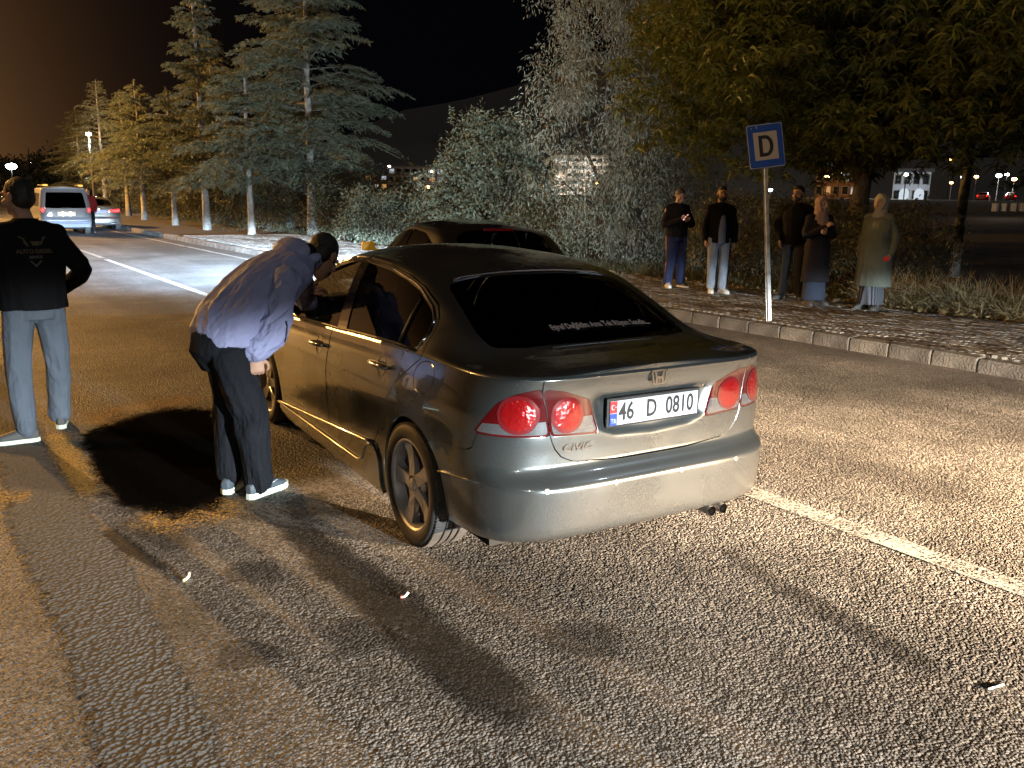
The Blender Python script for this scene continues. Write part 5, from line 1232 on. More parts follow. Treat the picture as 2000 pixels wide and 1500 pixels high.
    # top
    if o.get('shirt'):
        q=Sculpt(); q.loft([(W['pel']-Z*.06*k,X*.168*k*fat,Y*.13*k*fat),(W['waist'],X*.165*k*fat,Y*.135*k*fat),(W['chest'],X*.175*k*fat,Y*.128*k*fat),(W['chest']+Z*.10*k,X*.165*k*fat,Y*.11*k),(W['neck']-Z*.01,X*.068*k,Y*.066*k),(W['neck']+Z*.03*k,X*.062*k,Y*.060*k)])
        q.fuse('shirt',o['shirt'],root,vx,3,fold=(.008,11,(0,0,1),[(W['waist'],.2)]),**kw)
    if o.get('jacket'):
        q=Sculpt(); hem=o.get('hem',.86)*k; pz=base[2]+hem; jf=o.get('jfat',1.0)*fat
        cen=lambda z,fr,to:fr+(to-fr)*0
        low=W['pel']*1.0; low=V3(low[0],low[1],pz)
        rings=[(low,X*.182*k*jf,Y*.145*k*jf),(W['waist'],X*.178*k*jf,Y*.142*k*jf),(W['chest'],X*.198*k*jf,Y*.142*k*jf),(W['chest']+Z*.10*k,X*.185*k*jf,Y*.120*k*jf),(W['neck']-Z*.015*k,X*.085*k,Y*.080*k),(W['neck']+Z*.03*k,X*.075*k,Y*.074*k)]
        if o.get('skirt'): rings=[(V3(W['pel'][0],W['pel'][1],base[2]+o['skirt']*k),X*.23*k*jf,Y*.20*k*jf),(V3(W['pel'][0],W['pel'][1],base[2]+.62*k),X*.215*k*jf,Y*.185*k*jf),(W['pel'],X*.205*k*jf,Y*.172*k*jf)]+rings[1:]
        q.loft(rings)
        for e in 'RL':
            q.limb([W['sh'+e]-X*(.025*k if e=='R' else -.025*k)-Z*.02*k,W['el'+e],W['wr'+e]],[.074*k,.063*k,.050*k]); q.limb([W['neck']-Z*.035*k,W['sh'+e]-Z*.018*k],[.070*k,.068*k])
        jk=q.fuse('coat' if o.get('skirt') else 'jacket',o['jacket'],root,vx,3,fold=(o.get('jfold',.018),9 if not o.get('skirt') else 7,(0,0,1),[(W['elR'],.14),(W['elL'],.14)]),**kw)
        if o.get('open'):     # open front: a shirt strip proud of the jacket between the lapels
            f=Sculpt(); sw=o['open']*k
            f.loft([(low+Y*.10*k*jf-Z*.02,X*sw,Y*.062*k),(W['waist']+Y*.10*k*jf,X*sw,Y*.058*k),(W['chest']+Y*.085*k*jf,X*sw*1.1,Y*.066*k),(W['neck']-Z*.02*k+Y*.02,X*.055*k,Y*.066*k)],16)
            f.fuse('shirt_front',o['open_m'],root,vx,2,fold=(.006,12,(0,0,1),[(W['waist'],.2)]),**kw)
    if o.get('skirt_under'):
        m_,z0=o['skirt_under']; q=Sculpt(); p=W['pel']; q.loft([(V3(p[0],p[1],base[2]+z0*k),X*.20*k,Y*.165*k),(V3(p[0],p[1],base[2]+.5*k),X*.18*k,Y*.15*k)],26); q.fuse('skirt',m_,root,vx,2,**kw)
    # shoes
    for q in 'RL':
        S=Sculpt(); h_,t_,x_=shoe(S,W['ank'+q],W['toe'+q],1.06*k,.285*k); S.fuse('shoe',o.get('shoe_'+q,o['shoes']),root,.006,1,**kw)
        pl=[(a-org[0],b_-org[1]) for a,b_ in sole(h_,t_,x_,.29*k)]; MB().prism(pl,W['ank'+q][2]-.086-org[2],W['ank'+q][2]-.055-org[2]).build('sole',o.get('sole',o['shoes']),root)
    # hair or scarf
    if o.get('hair'):
        q=Sculpt(); q.ball(at(0,-.026,.046),[.082*k,.094*k,.088*k],A); q.ball(at(0,-.045,.0),[.079*k,.072*k,.08*k],A)
        if o.get('quiff'): q.ball(at(0,.035,.100),[.062*k,.060*k,.034*k],A)
        q.fuse('hair',o['hair'],root,.006,1,fold=(.006,28,(0,0,1),[]),**kw)
    if o.get('scarf'):
        q=Sculpt(); q.ball(at(0,-.024,.032),[.096*k,.108*k,.104*k],A); q.ball(at(0,-.030,-.045),[.088*k,.094*k,.092*k],A)
        q.loft([(at(0,-.02,-.07),A[0]*.085*k,A[1]*.085*k),(W['neck']+Z*.02,X*.10*k,Y*.105*k),(W['neck']-Z*.06,X*.15*k,Y*.13*k),(W['neck']-Z*.13+Y*.05,X*.13*k,Y*.12*k),(W['neck']-Z*.17+Y*.07,X*.07*k,Y*.09*k)])
        q.limb([at(-.082,.03,.06),at(0,.05,.122),at(.082,.03,.06)],[.018*k,.020*k,.018*k],8)
        for sg in (-1,1): q.limb([at(.082*sg,.03,.06),at(.084*sg,.036,0),at(.066*sg,.05,-.07),at(0,.066,-.125)],[.018*k,.020*k,.022*k,.026*k],8)
        q.fuse('headscarf',o['scarf'],root,.007,1,fold=(.010,14,(0,0,1),[(W['neck'],.2)]),**kw)
    return root,W,at,A,T,org,k
# --- materials of clothes
C_NAVY=cloth('navy_tracksuit',(.035,.045,.11)); C_DARKT=cloth('dark_tracktop',(.018,.017,.024)); C_BLACK=cloth('black_cloth',(.006,.006,.007)); C_JEANS=cloth('washed_jeans',(.27,.31,.38),c2=(.16,.19,.25)); C_JEANSD=cloth('dark_jeans',(.055,.062,.085)); C_JEANSB=cloth('blue_grey_jeans',(.105,.125,.155),c2=(.07,.085,.11))
C_SHIRT=cloth('blue_shirt',(.16,.20,.32)); C_COATG=cloth('olive_coat',(.165,.185,.15),fold=5); C_COATD=cloth('dark_coat',(.022,.02,.024)); C_SCARFP=cloth('dusty_pink_scarf',(.36,.25,.22)); C_SCARFG=cloth('grey_scarf',(.34,.33,.30)); C_NAVYSK=cloth('navy_skirt',(.035,.045,.07))
C_WIND=cloth('lavender_windbreaker',(.27,.285,.46),.6,c2=(.22,.23,.38)); C_TRK=cloth('black_track_pants',(.009,.010,.013),.85)
M_SHOEW=mat('white_trainer',(.72,.74,.72),.5); M_SHOED=mat('dark_shoe',(.03,.028,.026),.5); M_SHOEG=mat('grey_shoe',(.065,.065,.065),.7); M_SHOEB=mat('slate_trainer',(.055,.07,.085),.6,bump=(300,.4,.002)); M_SOLEG=mat('pale_sole',(.60,.66,.52),.6)
M_PLEAT=mat('pleated_skirt',(.11,.12,.145),.85)
def _pleat(m):
    t=m.node_tree; b=t.nodes['Principled BSDF']; tc=t.nodes.new('ShaderNodeTexCoord'); w_=t.nodes.new('ShaderNodeTexWave'); w_.inputs['Scale'].default_value=14; w_.bands_direction='X'; t.links.new(tc.outputs['Object'],w_.inputs['Vector'])
    bp=t.nodes.new('ShaderNodeBump'); bp.inputs['Strength'].default_value=1; bp.inputs['Distance'].default_value=.02; t.links.new(w_.outputs[1],bp.inputs['Height']); t.links.new(bp.outputs[0],b.inputs['Normal'])
_pleat(M_PLEAT)
TOCAM=math.radians(180)+PSI     # facing the camera
PZ=.165
def people_right():
    # man in tracksuit looking at a phone
    r,W,at,A,T,org,k=person('person','person in navy tracksuit with side stripe looking down at a phone',(11.25,10.85,PZ),TOCAM-.30,1.74,dict(trousers=C_NAVY,jacket=C_DARKT,hair=M_HAIRG,hair_m=M_HAIRG,shoes=M_SHOEW,shoe_L=M_SHOED,fat=1.12,leg=1.15,stripe=mat('orange_stripe',(.55,.22,.10),.7),hem=.90,skin=M_SKIN2),
        dict(elR=(.265,.05,1.12),elL=(-.265,.05,1.12),wrR=(.075,.27,1.20),wrL=(-.06,.28,1.18),hdR=(-.55,.55,.35),hdL=(.45,.6,.25),pnR=(-.4,-.3,.8),pnL=(.3,-.3,.9),head=(0,.065,1.615),face=(0,.80,-.60),hup=(0,.6,.8),ankR=(.14,.02,.085),ankL=(-.15,-.03,.085),grip=.35),'people standing on the pavement')
    ph=T((-.0,.36,1.235)); c=ph*k+org
    p=thing('mobile_phone','lit mobile phone held in both hands by the person in the tracksuit','phone',tuple(c)); p.rotation_euler=Vector(V3(0,0,.72)-T((0,1,0))*.70).to_track_quat('Z','Y').to_euler()
    MB().box((0,0,0),(.072,.150,.008),bev=.003).build('case',M_BLACK,p)
    # the case's glass shines up at the face
    MB().box((0,0,.0048),(.066,.142,.0012)).build('screen',mat('phone_screen',(.1,.1,.1),.3,emit=(1,.72,.82),es=16),p)
    # man in open black jacket, light jeans
    person('person','bearded person in open black jacket, blue shirt and pale washed jeans',(11.23,9.84,PZ),TOCAM-.12,1.76,dict(trousers=C_JEANS,jacket=C_BLACK,open=.075,open_m=C_SHIRT,hair=M_HAIR,quiff=True,beard=M_HAIR,shoes=M_SHOEW,hem=.84,leg=.98),
        dict(wrR=(.22,-.05,.90),wrL=(-.262,.03,.875),hdL=(0,.1,-1),pnL=(.7,-.5,0),face=(.12,1,.02),ankR=(.09,-.02,.085),ankL=(-.08,.05,.085),grip=.7),'people standing on the pavement')
    # someone standing mostly hidden behind him
    person('person','person almost hidden behind the bearded one in the open black jacket',(11.60,10.13,PZ),TOCAM+.25,1.70,dict(trousers=C_BLACK,jacket=C_BLACK,hair=M_HAIR,shoes=M_SHOEG,voxel=.012,bvoxel=.009),dict(face=(-.2,1,0)),'people standing on the pavement')
    # man in all dark, turned to the road
    person('person','bearded person in closed black jacket and dark jeans beside the sign pole',(11.62,8.62,PZ),TOCAM+.45,1.78,dict(trousers=C_JEANSD,jacket=C_BLACK,hair=M_HAIR,quiff=True,beard=M_HAIR,shoes=M_SHOEG,hem=.86,leg=.9,jfat=1.08),
        dict(elR=(.27,-.06,1.14),elL=(-.27,-.06,1.14),wrR=(.20,.10,.95),wrL=(-.20,.10,.95),face=(.35,1,-.05),ankR=(.13,.03,.085),ankL=(-.13,-.05,.085),toeR=(.5,1,0)),'people standing on the pavement')
    # woman with pink scarf
    person('person','person in dusty pink headscarf and long dark coat with hands raised at the chest',(11.33,7.98,PZ),TOCAM-.25,1.62,dict(jacket=C_COATD,skirt=.38,skirt_under=(C_NAVYSK,.08),scarf=C_SCARFP,shoes=M_SHOEG,jfat=1.02,skin=M_SKIN2),
        dict(elR=(.25,.03,1.14),elL=(-.25,.02,1.14),wrR=(.06,.25,1.27),wrL=(.02,.24,1.18),hdR=(-.5,.4,.5),hdL=(.6,.5,.1),pnR=(-.6,-.2,-.3),pnL=(0,-1,.2),face=(-.20,1,-.06),grip=.9),'people standing on the pavement')
    # woman with grey scarf and olive coat, side on
    r,W,at,A,T,org,k=person('person','person in grey headscarf and long olive coat holding a red purse',(11.66,7.22,PZ),TOCAM+.95,1.66,dict(jacket=C_COATG,skirt=.36,skirt_under=(M_PLEAT,.075),scarf=C_SCARFG,shoes=M_SHOEG,jfat=1.14,fat=1.08,skin=M_SKIN2),
        dict(elL=(-.27,-.07,1.13),wrL=(-.26,.0,.88),wrR=(.26,.02,.90),head=(0,-.02,1.635),neck=(0,-.03,1.47),face=(.10,1,-.02),waist=(0,.05,1.08),hdL=(.1,.35,-1),pnL=(1,.0,.2),grip=1.0),'people standing on the pavement')
    c=T((-.235*k,.085*k,.795*k))+org
    pu=MB(); pu.box((0,0,0),(.10,.035,.075),bev=.014); o=pu.build('purse',mat('red_purse',(.65,.03,.03),.5),None,smooth='auto',loc=tuple(c),rot=(0,.2,-(TOCAM+.95)+.5)); set_props(o,'small red purse in the hand of the person in the olive coat','purse')
people_right()
def man_left():
    ang=R(-9)
    r,W,at,A,T,org,k=person('person','person seen from behind in black printed jacket and grey-blue jeans beside the road strip',(.68,6.74,0),ang,1.79,dict(trousers=C_JEANSB,jacket=C_BLACK,hair=M_HAIR,shoes=M_SHOEG,sole=M_SOLEG,hem=.90,leg=1.08,voxel=.007,bvoxel=.006,fat=1.06,jfat=1.12,fold=.016,jfold=.014),
        dict(elR=(.325,-.02,1.14),elL=(-.325,-.04,1.14),wrR=(.20,.16,.98),wrL=(-.20,.14,.98),hdR=(-.7,.5,-.3),hdL=(.7,.5,-.3),pnR=(0,-1,0),pnL=(0,-1,0),ankR=(.14,.16,.085),ankL=(-.155,-.11,.085),knR=(.13,.06,.49),knL=(-.14,.0,.49),toeR=(.3,1,0),toeL=(-.85,.25,0),face=(-.55,.85,-.05),head=(-.02,.03,1.635)))
    # print on the back: chevron shield and two lines of worn lettering
    gold=mat('faded_gold_print',(.09,.07,.035),.8); grey=mat('faded_grey_print',(.085,.085,.09),.8)
    B=r.children
    jk=[o for o in bpy.data.objects if o.parent==r and o.name.startswith('jacket')][0]
    bpy.context.view_layer.update(); dg=bpy.context.evaluated_depsgraph_get()
    back=-T((0,1,0)); Xr=T((1,0,0))
    def onback(x,z):
        o_=Xr*x*k+V3(0,0,z*k)+back*1.0; ok,loc,n,i=jk.ray_cast(Vector(o_),Vector(-back)); 
        return np.array(loc)+back*.004 if ok else Xr*x+V3(0,0,z)+back*.17
    def decal(polys,m_,name):
        mb=MB()
        for pl in polys:
            V=[onback(a,b) for a,b in pl]; mb.add(V,[tuple(range(len(V)))])
        mb.build(name,m_,r,fixn=False)
    def quadstrip(x0,x1,z0,z1,nn=8): 
        xs=np.linspace(x0,x1,nn+1); return [[(xs[i],z0),(xs[i+1],z0),(xs[i+1],z1),(xs[i],z1)] for i in range(nn)]
    z0=1.315
    decal([[(-.085,z0+.075),(.085,z0+.068),(.065,z0+.05),(-.055,z0+.058)],[(-.085,z0+.075),(-.055,z0+.058),(-.03,z0+.012),(-.045,z0+.012)],[(.065,z0+.05),(.05,z0+.05),(.035,z0+.02),(.045,z0+.016)],[(-.02,z0+.042),(.04,z0+.040),(.03,z0+.012),(-.01,z0+.014)]],gold,'back_emblem')
    decal([[(-.04,z0-.085),(-.028,z0-.085),(.0,z0-.112),(0,z0-.128)],[(.04,z0-.085),(.028,z0-.085),(.0,z0-.112),(0,z0-.128)]],grey,'back_chevron')
    for body,zz,sz,m_ in (('AUTO-DIESEL',z0-.025,.036,gold),('SERVICE',z0-.062,.022,grey)):
        me=text_mesh(body,sz,0.0,'CENTER',.0012)
        for v in me.vertices: v.co=Vector(onback(v.co.x,zz+v.co.y))
        me.materials.clear(); me.materials.append(m_); me.update(); obj('back_lettering',me,r)
man_left()
def pix(u,v,depth): 
    d=_f+(u-1000)/FPX*_r-(v-750)/FPX*_u; return V3(0,0,CAM_H)+d*depth
def man_bending():
    """leaning to the car window: joints in metres, read off the sagittal plane"""
    hip_c=None
    Mf=V3(1.53,4.80,0); F=V3(.90,.436,0); F/=np.linalg.norm(F); Rt=V3(F[1],-F[0],0); Z=V3(0,0,1)
    def sp(u,v,lat):      # point on the plane parallel to the body's midplane
        d=_f+(u-1000)/FPX*_r-(v-750)/FPX*_u; P0=Mf+Rt*lat; t=((P0-V3(0,0,CAM_H))@Rt)/(d@Rt); return V3(0,0,CAM_H)+d*t
    R_=.10
    J=dict(ankR=sp(503,948,R_),knR=sp(488,806,R_),hipR=sp(452,668,.095),ankL=sp(448,925,-R_),knL=sp(447,800,-R_),hipL=sp(440,660,-.095),
      pel=sp(438,652,0),waist=sp(452,615,0),chest=sp(520,555,0),upch=sp(560,522,0),neck=sp(590,502,0),head=sp(630,502,.0),
      shR=sp(556,552,.17),elR=sp(536,640,.22),wrR=sp(499,690,.20),shL=sp(575,520,-.18),elL=sp(600,590,-.22),wrL=sp(598,574,-.16))
    J['ankR'][2]=.085; J['ankL'][2]=.085
    J['head']=J['head']; org=V3(Mf[0],Mf[1],0)
    face=F*.72-Z*.62-Rt*.10; hup=Z*.72+F*.62
    b=Sculpt(); at,A=head_solid(b,J['head'],face,hup,1.12)
    sd=J['upch']-J['pel']; sd/=np.linalg.norm(sd); dp=np.cross(sd,Rt); 
    def dpt(t): dp_=np.cross(t,Rt); return dp_/np.linalg.norm(dp_)
    b.limb([J['head']-np.asarray(hup)*.05-face*.02,J['neck'],J['upch']],[.055,.062,.09])
    b.loft([(J['pel']-sd*.08,Rt*.13,dp*.10),(J['pel'],Rt*.15,dp*.11),(J['waist'],Rt*.13,dp*.10),(J['chest'],Rt*.155,dp*.11),(J['upch'],Rt*.15,dp*.085),(J['neck'],Rt*.06,dp*.055)])
    for q in 'RL':
        b.limb([J['sh'+q],J['el'+q],J['wr'+q]],[.048,.038,.028]); b.limb([J['hip'+q],J['kn'+q],J['ank'+q]],[.08,.054,.038]); b.limb([J['ank'+q],J['ank'+q]-Z*.045+F*.06],[.036,.024])
    hand(b,J['wrR']+V3(0,0,-.012),V3(-.05,0,-1)+F*.15,F*.6-Rt*.8,1.05,1.0,1)
    hand(b,J['wrL'],F*.7+Z*.25+Rt*.2,-Z+F*.3,.55,1.0,-1)
    root=b.fuse('person',M_SKIN,None,.005,2,origin=org); root.location=org; set_props(root,'person in lavender hooded windbreaker bending to the open car window','person')
    face_details(root,at,A,1.12,org,beard=None)
    kw=dict(origin=org)
    tr=Sculpt(); tr.loft([(J['pel']-Z*.20+F*.02,Rt*.165,F*.125),(J['pel']-Z*.08-F*.02,Rt*.185,F*.168),(J['pel']+Z*.02-F*.005,Rt*.178,F*.160),(J['waist']+Z*.0,Rt*.165,F*.14)])
    tr.limb([J['hipR']-Z*.08-F*.015-Rt*.012,J['knR'],J['ankR']+Z*.015],[.110,.094,.080]); tr.limb([J['hipL']-Z*.01-F*.015,J['knL'],J['ankL']+Z*.03],[.112,.084,.070])
    tr.fuse('trousers',C_TRK,root,.006,3,fold=(.030,9.5,(0,0,1),[(J['knR'],.17),(J['knL'],.15),(J['ankR'],.17)]),**kw)
    jk=Sculpt(); hemc=J['pel']+sd*.02
    jk.loft([(J['pel']-Z*.045+F*.035,Rt*.205,F*.205),(J['pel']+Z*.03+F*.04,Rt*.205,F*.200-Z*.02),(J['waist']+F*.005,Rt*.200,F*.168-Z*.05),((J['waist']+J['chest'])/2,Rt*.205,dp*.168),(J['chest'],Rt*.212,dp*.165),(J['upch']-sd*.02,Rt*.195,dp*.135),(J['neck']-sd*.03,Rt*.11,dp*.095),(J['neck']+sd*.0,Rt*.085,dp*.082)],22)
    jk.limb([J['shR'],(J['shR']+J['elR'])/2-F*.015,J['elR'],(J['elR']+J['wrR'])/2,J['wrR']+Z*.01],[.094,.090,.084,.076,.056]); jk.limb([J['shL'],J['elL'],J['wrL']],[.09,.075,.055])
    # hood gathered behind the neck
    hd=J['neck']-sd*.10+dp*0; up_=-dp if (-dp)[2]>0 else dp
    jk.ball(J['neck']-sd*.055+up_*.085,[.125,.085,.075],[Rt,sd,up_]); jk.ball(J['neck']-sd*.10+up_*.105,[.085,.085,.050],[Rt,sd,up_]); jk.limb([J['neck']+Rt*.11-sd*.02+up_*.01,J['neck']+Rt*.10+sd*.03-up_*.02,J['neck']+Rt*.05+sd*.04-up_*.09],[.026,.018,.014])
    jk.fuse('windbreaker',C_WIND,root,.006,2,fold=(.026,11,tuple(sd),[(J['elR'],.17),(J['waist'],.20),(J['shR'],.13),(J['wrR'],.12)]),**kw)
    # black collar of the undershirt, cuff, drawcord toggles
    c=Sculpt(); c.limb([J['neck']-sd*.03,J['neck']+sd*.035],[.082,.074]); c.fuse('inner_collar',C_BLACK,root,.006,1,**kw)
    c=Sculpt(); c.limb([J['wrR']+Z*.035+(J['elR']-J['wrR'])*.05,J['wrR']+Z*.002],[.058,.046]); c.fuse('cuff',C_WIND,root,.005,1,fold=(.006,40,(0,0,1),[(J['wrR'],.1)]),**kw)
    q=Sculpt(); q.ball(J['neck']+Rt*.118+sd*.005-up_*.03,[.006,.006,.010]); q.mb.V=[tuple(np.asarray(v)-org) for v in q.mb.V]; q.mb.build('toggle',M_BLACK,root,smooth=True)
    q=Sculpt(); q.ball(at(0,-.024,.046),[.090,.105,.096],A); q.ball(at(0,-.048,.004),[.085,.074,.085],A); q.fuse('hair',M_HAIR,root,.005,2,fold=(.003,40,(0,0,1),[]),**kw)
    jo=[o for o in bpy.data.objects if o.parent==root and o.name.startswith('windbreaker')][0]; bpy.context.view_layer.update()
    def skin_on(P,side):     # nearest point of the jacket seen from the right-hand side
        ok,loc,n,i=jo.ray_cast(Vector(np.asarray(P)-org+Rt*.6),Vector(-Rt)); return np.array(loc)+np.array(n)*.002 if ok else None
    for nm_,pts_,r_,m_ in (('pocket_slit',[J['waist']+F*.10-Z*(.02+.03*i) for i in range(5)],.005,M_BLACK),('back_seam',[J['pel']+sd*(.10+.05*i)-Z*.0+Rt*.0 for i in range(7)],.0035,C_WIND)):
        pp=[x for x in (skin_on(p_,1) for p_ in pts_) if x is not None]
        if len(pp)>2: MB().tube(pp,r_,6).build(nm_,m_,root,smooth=True)
    for q_,e in (('R',1),('L',-1)):
        S=Sculpt(); fd=F.copy() if e>0 else F*.9-Rt*.4
        h_,t_,x_=shoe(S,J['ank'+q_],fd,1.06,.295); sh=S.fuse('shoe',M_SHOEB,root,.005,1,**kw)
        pl=[(a-org[0],b_-org[1]) for a,b_ in sole(h_,t_,x_,.305)]; MB().prism(pl,0,.034).build('sole',M_SOLEG,root)
        if e>0:
            # curved tick mark on the outer side of the shoe, laces
            pts=[(.055,.066),(.075,.054),(.105,.052),(.165,.070),(.20,.082),(.16,.066),(.105,.044),(.072,.044)]
            dg=bpy.context.evaluated_depsgraph_get(); V=[]
            for a,z in pts:
                o_=Vector(h_-org+t_*a+V3(0,0,z)+x_*.2); ok,loc,n,i=sh.ray_cast(o_,Vector(-x_)); V.append(np.array(loc)+x_*.003 if ok else np.array(o_)-x_*.15)
            MB().add(V,[(0,1,7),(1,6,7),(1,2,6),(2,5,6),(2,3,5),(3,4,5)]).build('shoe_mark',mat_once('mark_white',(.75,.77,.75),.5),root,fixn=False)
            for i in range(4):
                p0=h_-org+t_*(.125+.022*i)+V3(0,0,.102-.011*i); MB().tube([p0-x_*.026,p0+V3(0,0,.006),p0+x_*.026],.0035,5).build('lace',mat_once('lace',(.6,.6,.6),.6),root,smooth=True)
man_bending()

civ,_=build_civic((2.791,3.506,0),math.pi/2-.0801)
# ------------------------------------------------------------------ other vehicles
def with_(c,**k): d=dict(c); d.update(k); return d
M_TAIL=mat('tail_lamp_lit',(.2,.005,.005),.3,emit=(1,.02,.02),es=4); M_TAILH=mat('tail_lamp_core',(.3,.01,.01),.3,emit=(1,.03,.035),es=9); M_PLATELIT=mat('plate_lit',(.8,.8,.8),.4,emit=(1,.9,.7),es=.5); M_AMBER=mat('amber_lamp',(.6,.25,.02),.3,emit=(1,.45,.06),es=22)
def simple_car(name,label,loc,rz,c,pm,dlo,cuts,rw_plan=None,rw_qz=None,lamp=None,core=None,bump_z=.5,wb=2.7,r=.315,track=.77,cat='car',wx_plan=None,brake=None,tint=None,group=None,detail=True):
    t=thing(name,label,cat,loc,rz,group); P,N,q=body_grid(c); S=Surf.from_grid(P,N,q); nl=c['nl']; tint=tint or M_TINT
    S=S.clip(np.where(S.V[:,1]>.5,np.minimum(np.hypot(S.V[:,0],S.V[:,2]-r)-r-.035,np.hypot(S.V[:,0]-wb,S.V[:,2]-r)-r-.035),1.),False,0); full=S
    dl,S=S.split(lambda s:np.where((s.V[:,1]>.45)&(s.V[:,2]>.7),sdpoly(XZ(s),dlo),1.),0)
    panes=[]; rest=dl
    for x in cuts: a,rest=rest.split(lambda s,x=x:s.V[:,0]-x,.03); panes.append(a)
    panes.append(rest); rw=None
    if rw_plan: rw,S=S.split(lambda s:np.where((s.A[:,1]>nl+2)&(s.V[:,0]<.8),sdpoly(XY(s),rw_plan),1.),.003)
    if rw_qz: rw,S=S.split(lambda s:np.where((s.V[:,0]<.2),sdpoly(QZ(s),rw_qz),1.),.003)
    if wx_plan: ws,S=S.split(lambda s:np.where((s.A[:,1]>nl+2)&(s.V[:,0]>1.0),sdpoly(XY(s),wx_plan),1.),.003); ws.both().offset(-.004).build('windscreen',M_CLEAR,t,flange=.004)
    if lamp:
        lm,S=S.split(lambda s:np.where(s.V[:,0]<.1,sdpoly(QZ(s),lamp),1.),.001)
        if core: co,lm=lm.split(lambda s:sdpoly(QZ(s),core),0)
        for g in (lambda s:s,lambda s:s.mirrored()):
            o=g(lm).build('tail_lamp',M_TAIL if detail!='off' else M_DARKRED,t,flange=.01)
            if core: g(co.offset(.003)).build('lamp_core',M_TAILH,o,flange=.01)
    bp,S=S.split(lambda s:np.where((s.V[:,0]<-.12)&(s.A[:,1]<nl),s.V[:,2]-bump_z,1.),.0025)
    S.both().build('body_shell',pm,t); bp.both().build('rear_bumper',pm,t)
    if rw: rw.both().offset(-.003).build('rear_window',tint,t,flange=.004)
    for pn in panes:
        if len(pn.F): 
            for g in (lambda s:s,lambda s:s.mirrored()): g(pn.offset(-.004)).build('window_pane',tint,t,flange=.004)
    inn=full.clip(np.where(full.A[:,1]<nl-6,-1.,1.),True,0).offset(-.04); inn.both().build('inner_shell',M_SHELL,t,flange=0)
    MB().box((wb/2,0,.27),(wb+.8,1.4,.12)).build('underbody',M_SHELL,t)
    for x in (0,wb):
        for sg in (1,-1): wheel(t,x,sg*track,sg,r=r,lod=True,rimr=r-.10)
    return t,P
LOW=dict(na=26,ns=46,nu=22)
def lowz(c,n): z=np.asarray(c['zref']); c=dict(c); c['zref']=np.interp(np.linspace(0,1,n),np.linspace(0,1,len(z)),z); c['nl']=n; c.pop('deform',None); return c
# dark car creeping past on the right
PC=with_(lowz(CIV,34),**dict(LOW,na=40,ns=80,nu=34))
PC.update(xr={k:v+.22 for k,v in CIV['xr'].items()},zc={-.6:.98,-.56:1.03,-.45:1.12,-.25:1.27,-.05:1.375,.2:1.415,.6:1.432,1.1:1.44,1.5:1.425,1.75:1.37,2.1:1.2,2.45:1.02,2.6:.955,2.75:.925,3.1:.86,3.6:.69},
 zrail={-.6:.975,-.5:1.04,-.4:1.10,-.2:1.22,0:1.305,.3:1.35,.78:1.372,1.1:1.375,1.33:1.362,1.6:1.312,1.9:1.21,2.2:1.07,2.45:.955,2.6:.90,2.8:.86,3.1:.80,3.6:.68})
M_DARKP=mat('dark_car_paint',(.020,.019,.018),.28,.4,coat=1)
pc,_p=simple_car('hatchback_car','dark car passing between the grey saloon and the pavement with one yellow mirror','' or (5.42,8.0,0),math.pi/2-.24,PC,M_DARKP,[(-.10,1.0),(-.12,1.10),(.0,1.20),(.53,1.305),(1.144,1.334),(1.608,1.282),(2.15,1.02),(2.3,.915),(1.156,.95)],[.25,1.12],rw_plan=[(-.08,-.2),(-.08,.40),(-.14,.50),(-.46,.55),(-.50,.45),(-.51,-.2)],lamp=OUTER,wx_plan=[(1.60,-.2),(1.60,.35),(1.70,.555),(2.40,.70),(2.57,-.2)],detail='off')
MB().box((-.10,0,1.362),(.02,.34,.018),ry=.5).build('brake_lamp',mat('brake_lamp_dim',(.06,.004,.004),.3,emit=(1,.02,.04),es=.03),pc)
for sg,m_ in ((1,mat('glowing_yellow_mirror',(.75,.40,.04),.5,emit=(1,.5,.03),es=.12)),(-1,M_DARKP)):  # yellow cap glows faintly: amber lamplight painted in as emission
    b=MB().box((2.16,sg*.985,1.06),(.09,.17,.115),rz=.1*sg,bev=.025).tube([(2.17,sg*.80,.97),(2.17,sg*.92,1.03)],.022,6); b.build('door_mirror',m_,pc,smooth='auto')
for sg in (1,-1): MB().box((3.47,sg*.62,.66),(.12,.30,.13),bev=.03).build('headlamp',mat_once('headlamp_lit',(.8,.85,.9),.2,emit=(.7,.85,1),es=3),pc,smooth='auto')
# silver saloon, stopped further up the road
SC=with_(lowz(CIV,30),**LOW)
sv,_p=simple_car('saloon_car','silver saloon with angular glowing tail lamps parked against the kerb',(6.95,41.2,0),math.pi/2,SC,paint('silver_paint',(.26,.25,.23),.3,.6),[(.035,1.0),(.015,1.074),(.129,1.172),(.53,1.288),(1.144,1.334),(1.608,1.282),(2.15,1.02),(2.3,.915),(1.156,.95)],[.25,1.12],rw_plan=[(.30,-.2),(.295,.30),(.20,.545),(-.325,.585),(-.385,-.2)],lamp=[(.85,.92),(.55,.90),(.33,.86),(.33,.80),(.60,.78),(.85,.79)],core=[(.84,.90),(.62,.87),(.42,.84),(.42,.81),(.62,.80),(.84,.81)])
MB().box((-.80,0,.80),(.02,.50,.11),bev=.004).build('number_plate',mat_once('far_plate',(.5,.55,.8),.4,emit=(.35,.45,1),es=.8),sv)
for k,(y,z) in enumerate(((.33,.80),(.05,.90),(-.35,.80))): MB().lathe([(.0001,-.006),(.02,-.006),(.024,0)],10,axis='X',c=(-.82,y,z)).build('reversing_lamp',mat_once('lamp_white',(.9,.9,.8),.3,emit=(1,.92,.7),es=14),sv)
MB().box((-.80,0,.30),(.14,1.3,.10),bev=.02).build('diffuser',M_BLACK,sv)
for y in (.45,-.45): MB().box((-.86,y,.30),(.04,.20,.07),bev=.02).build('exhaust_trim',M_CHROME,sv)
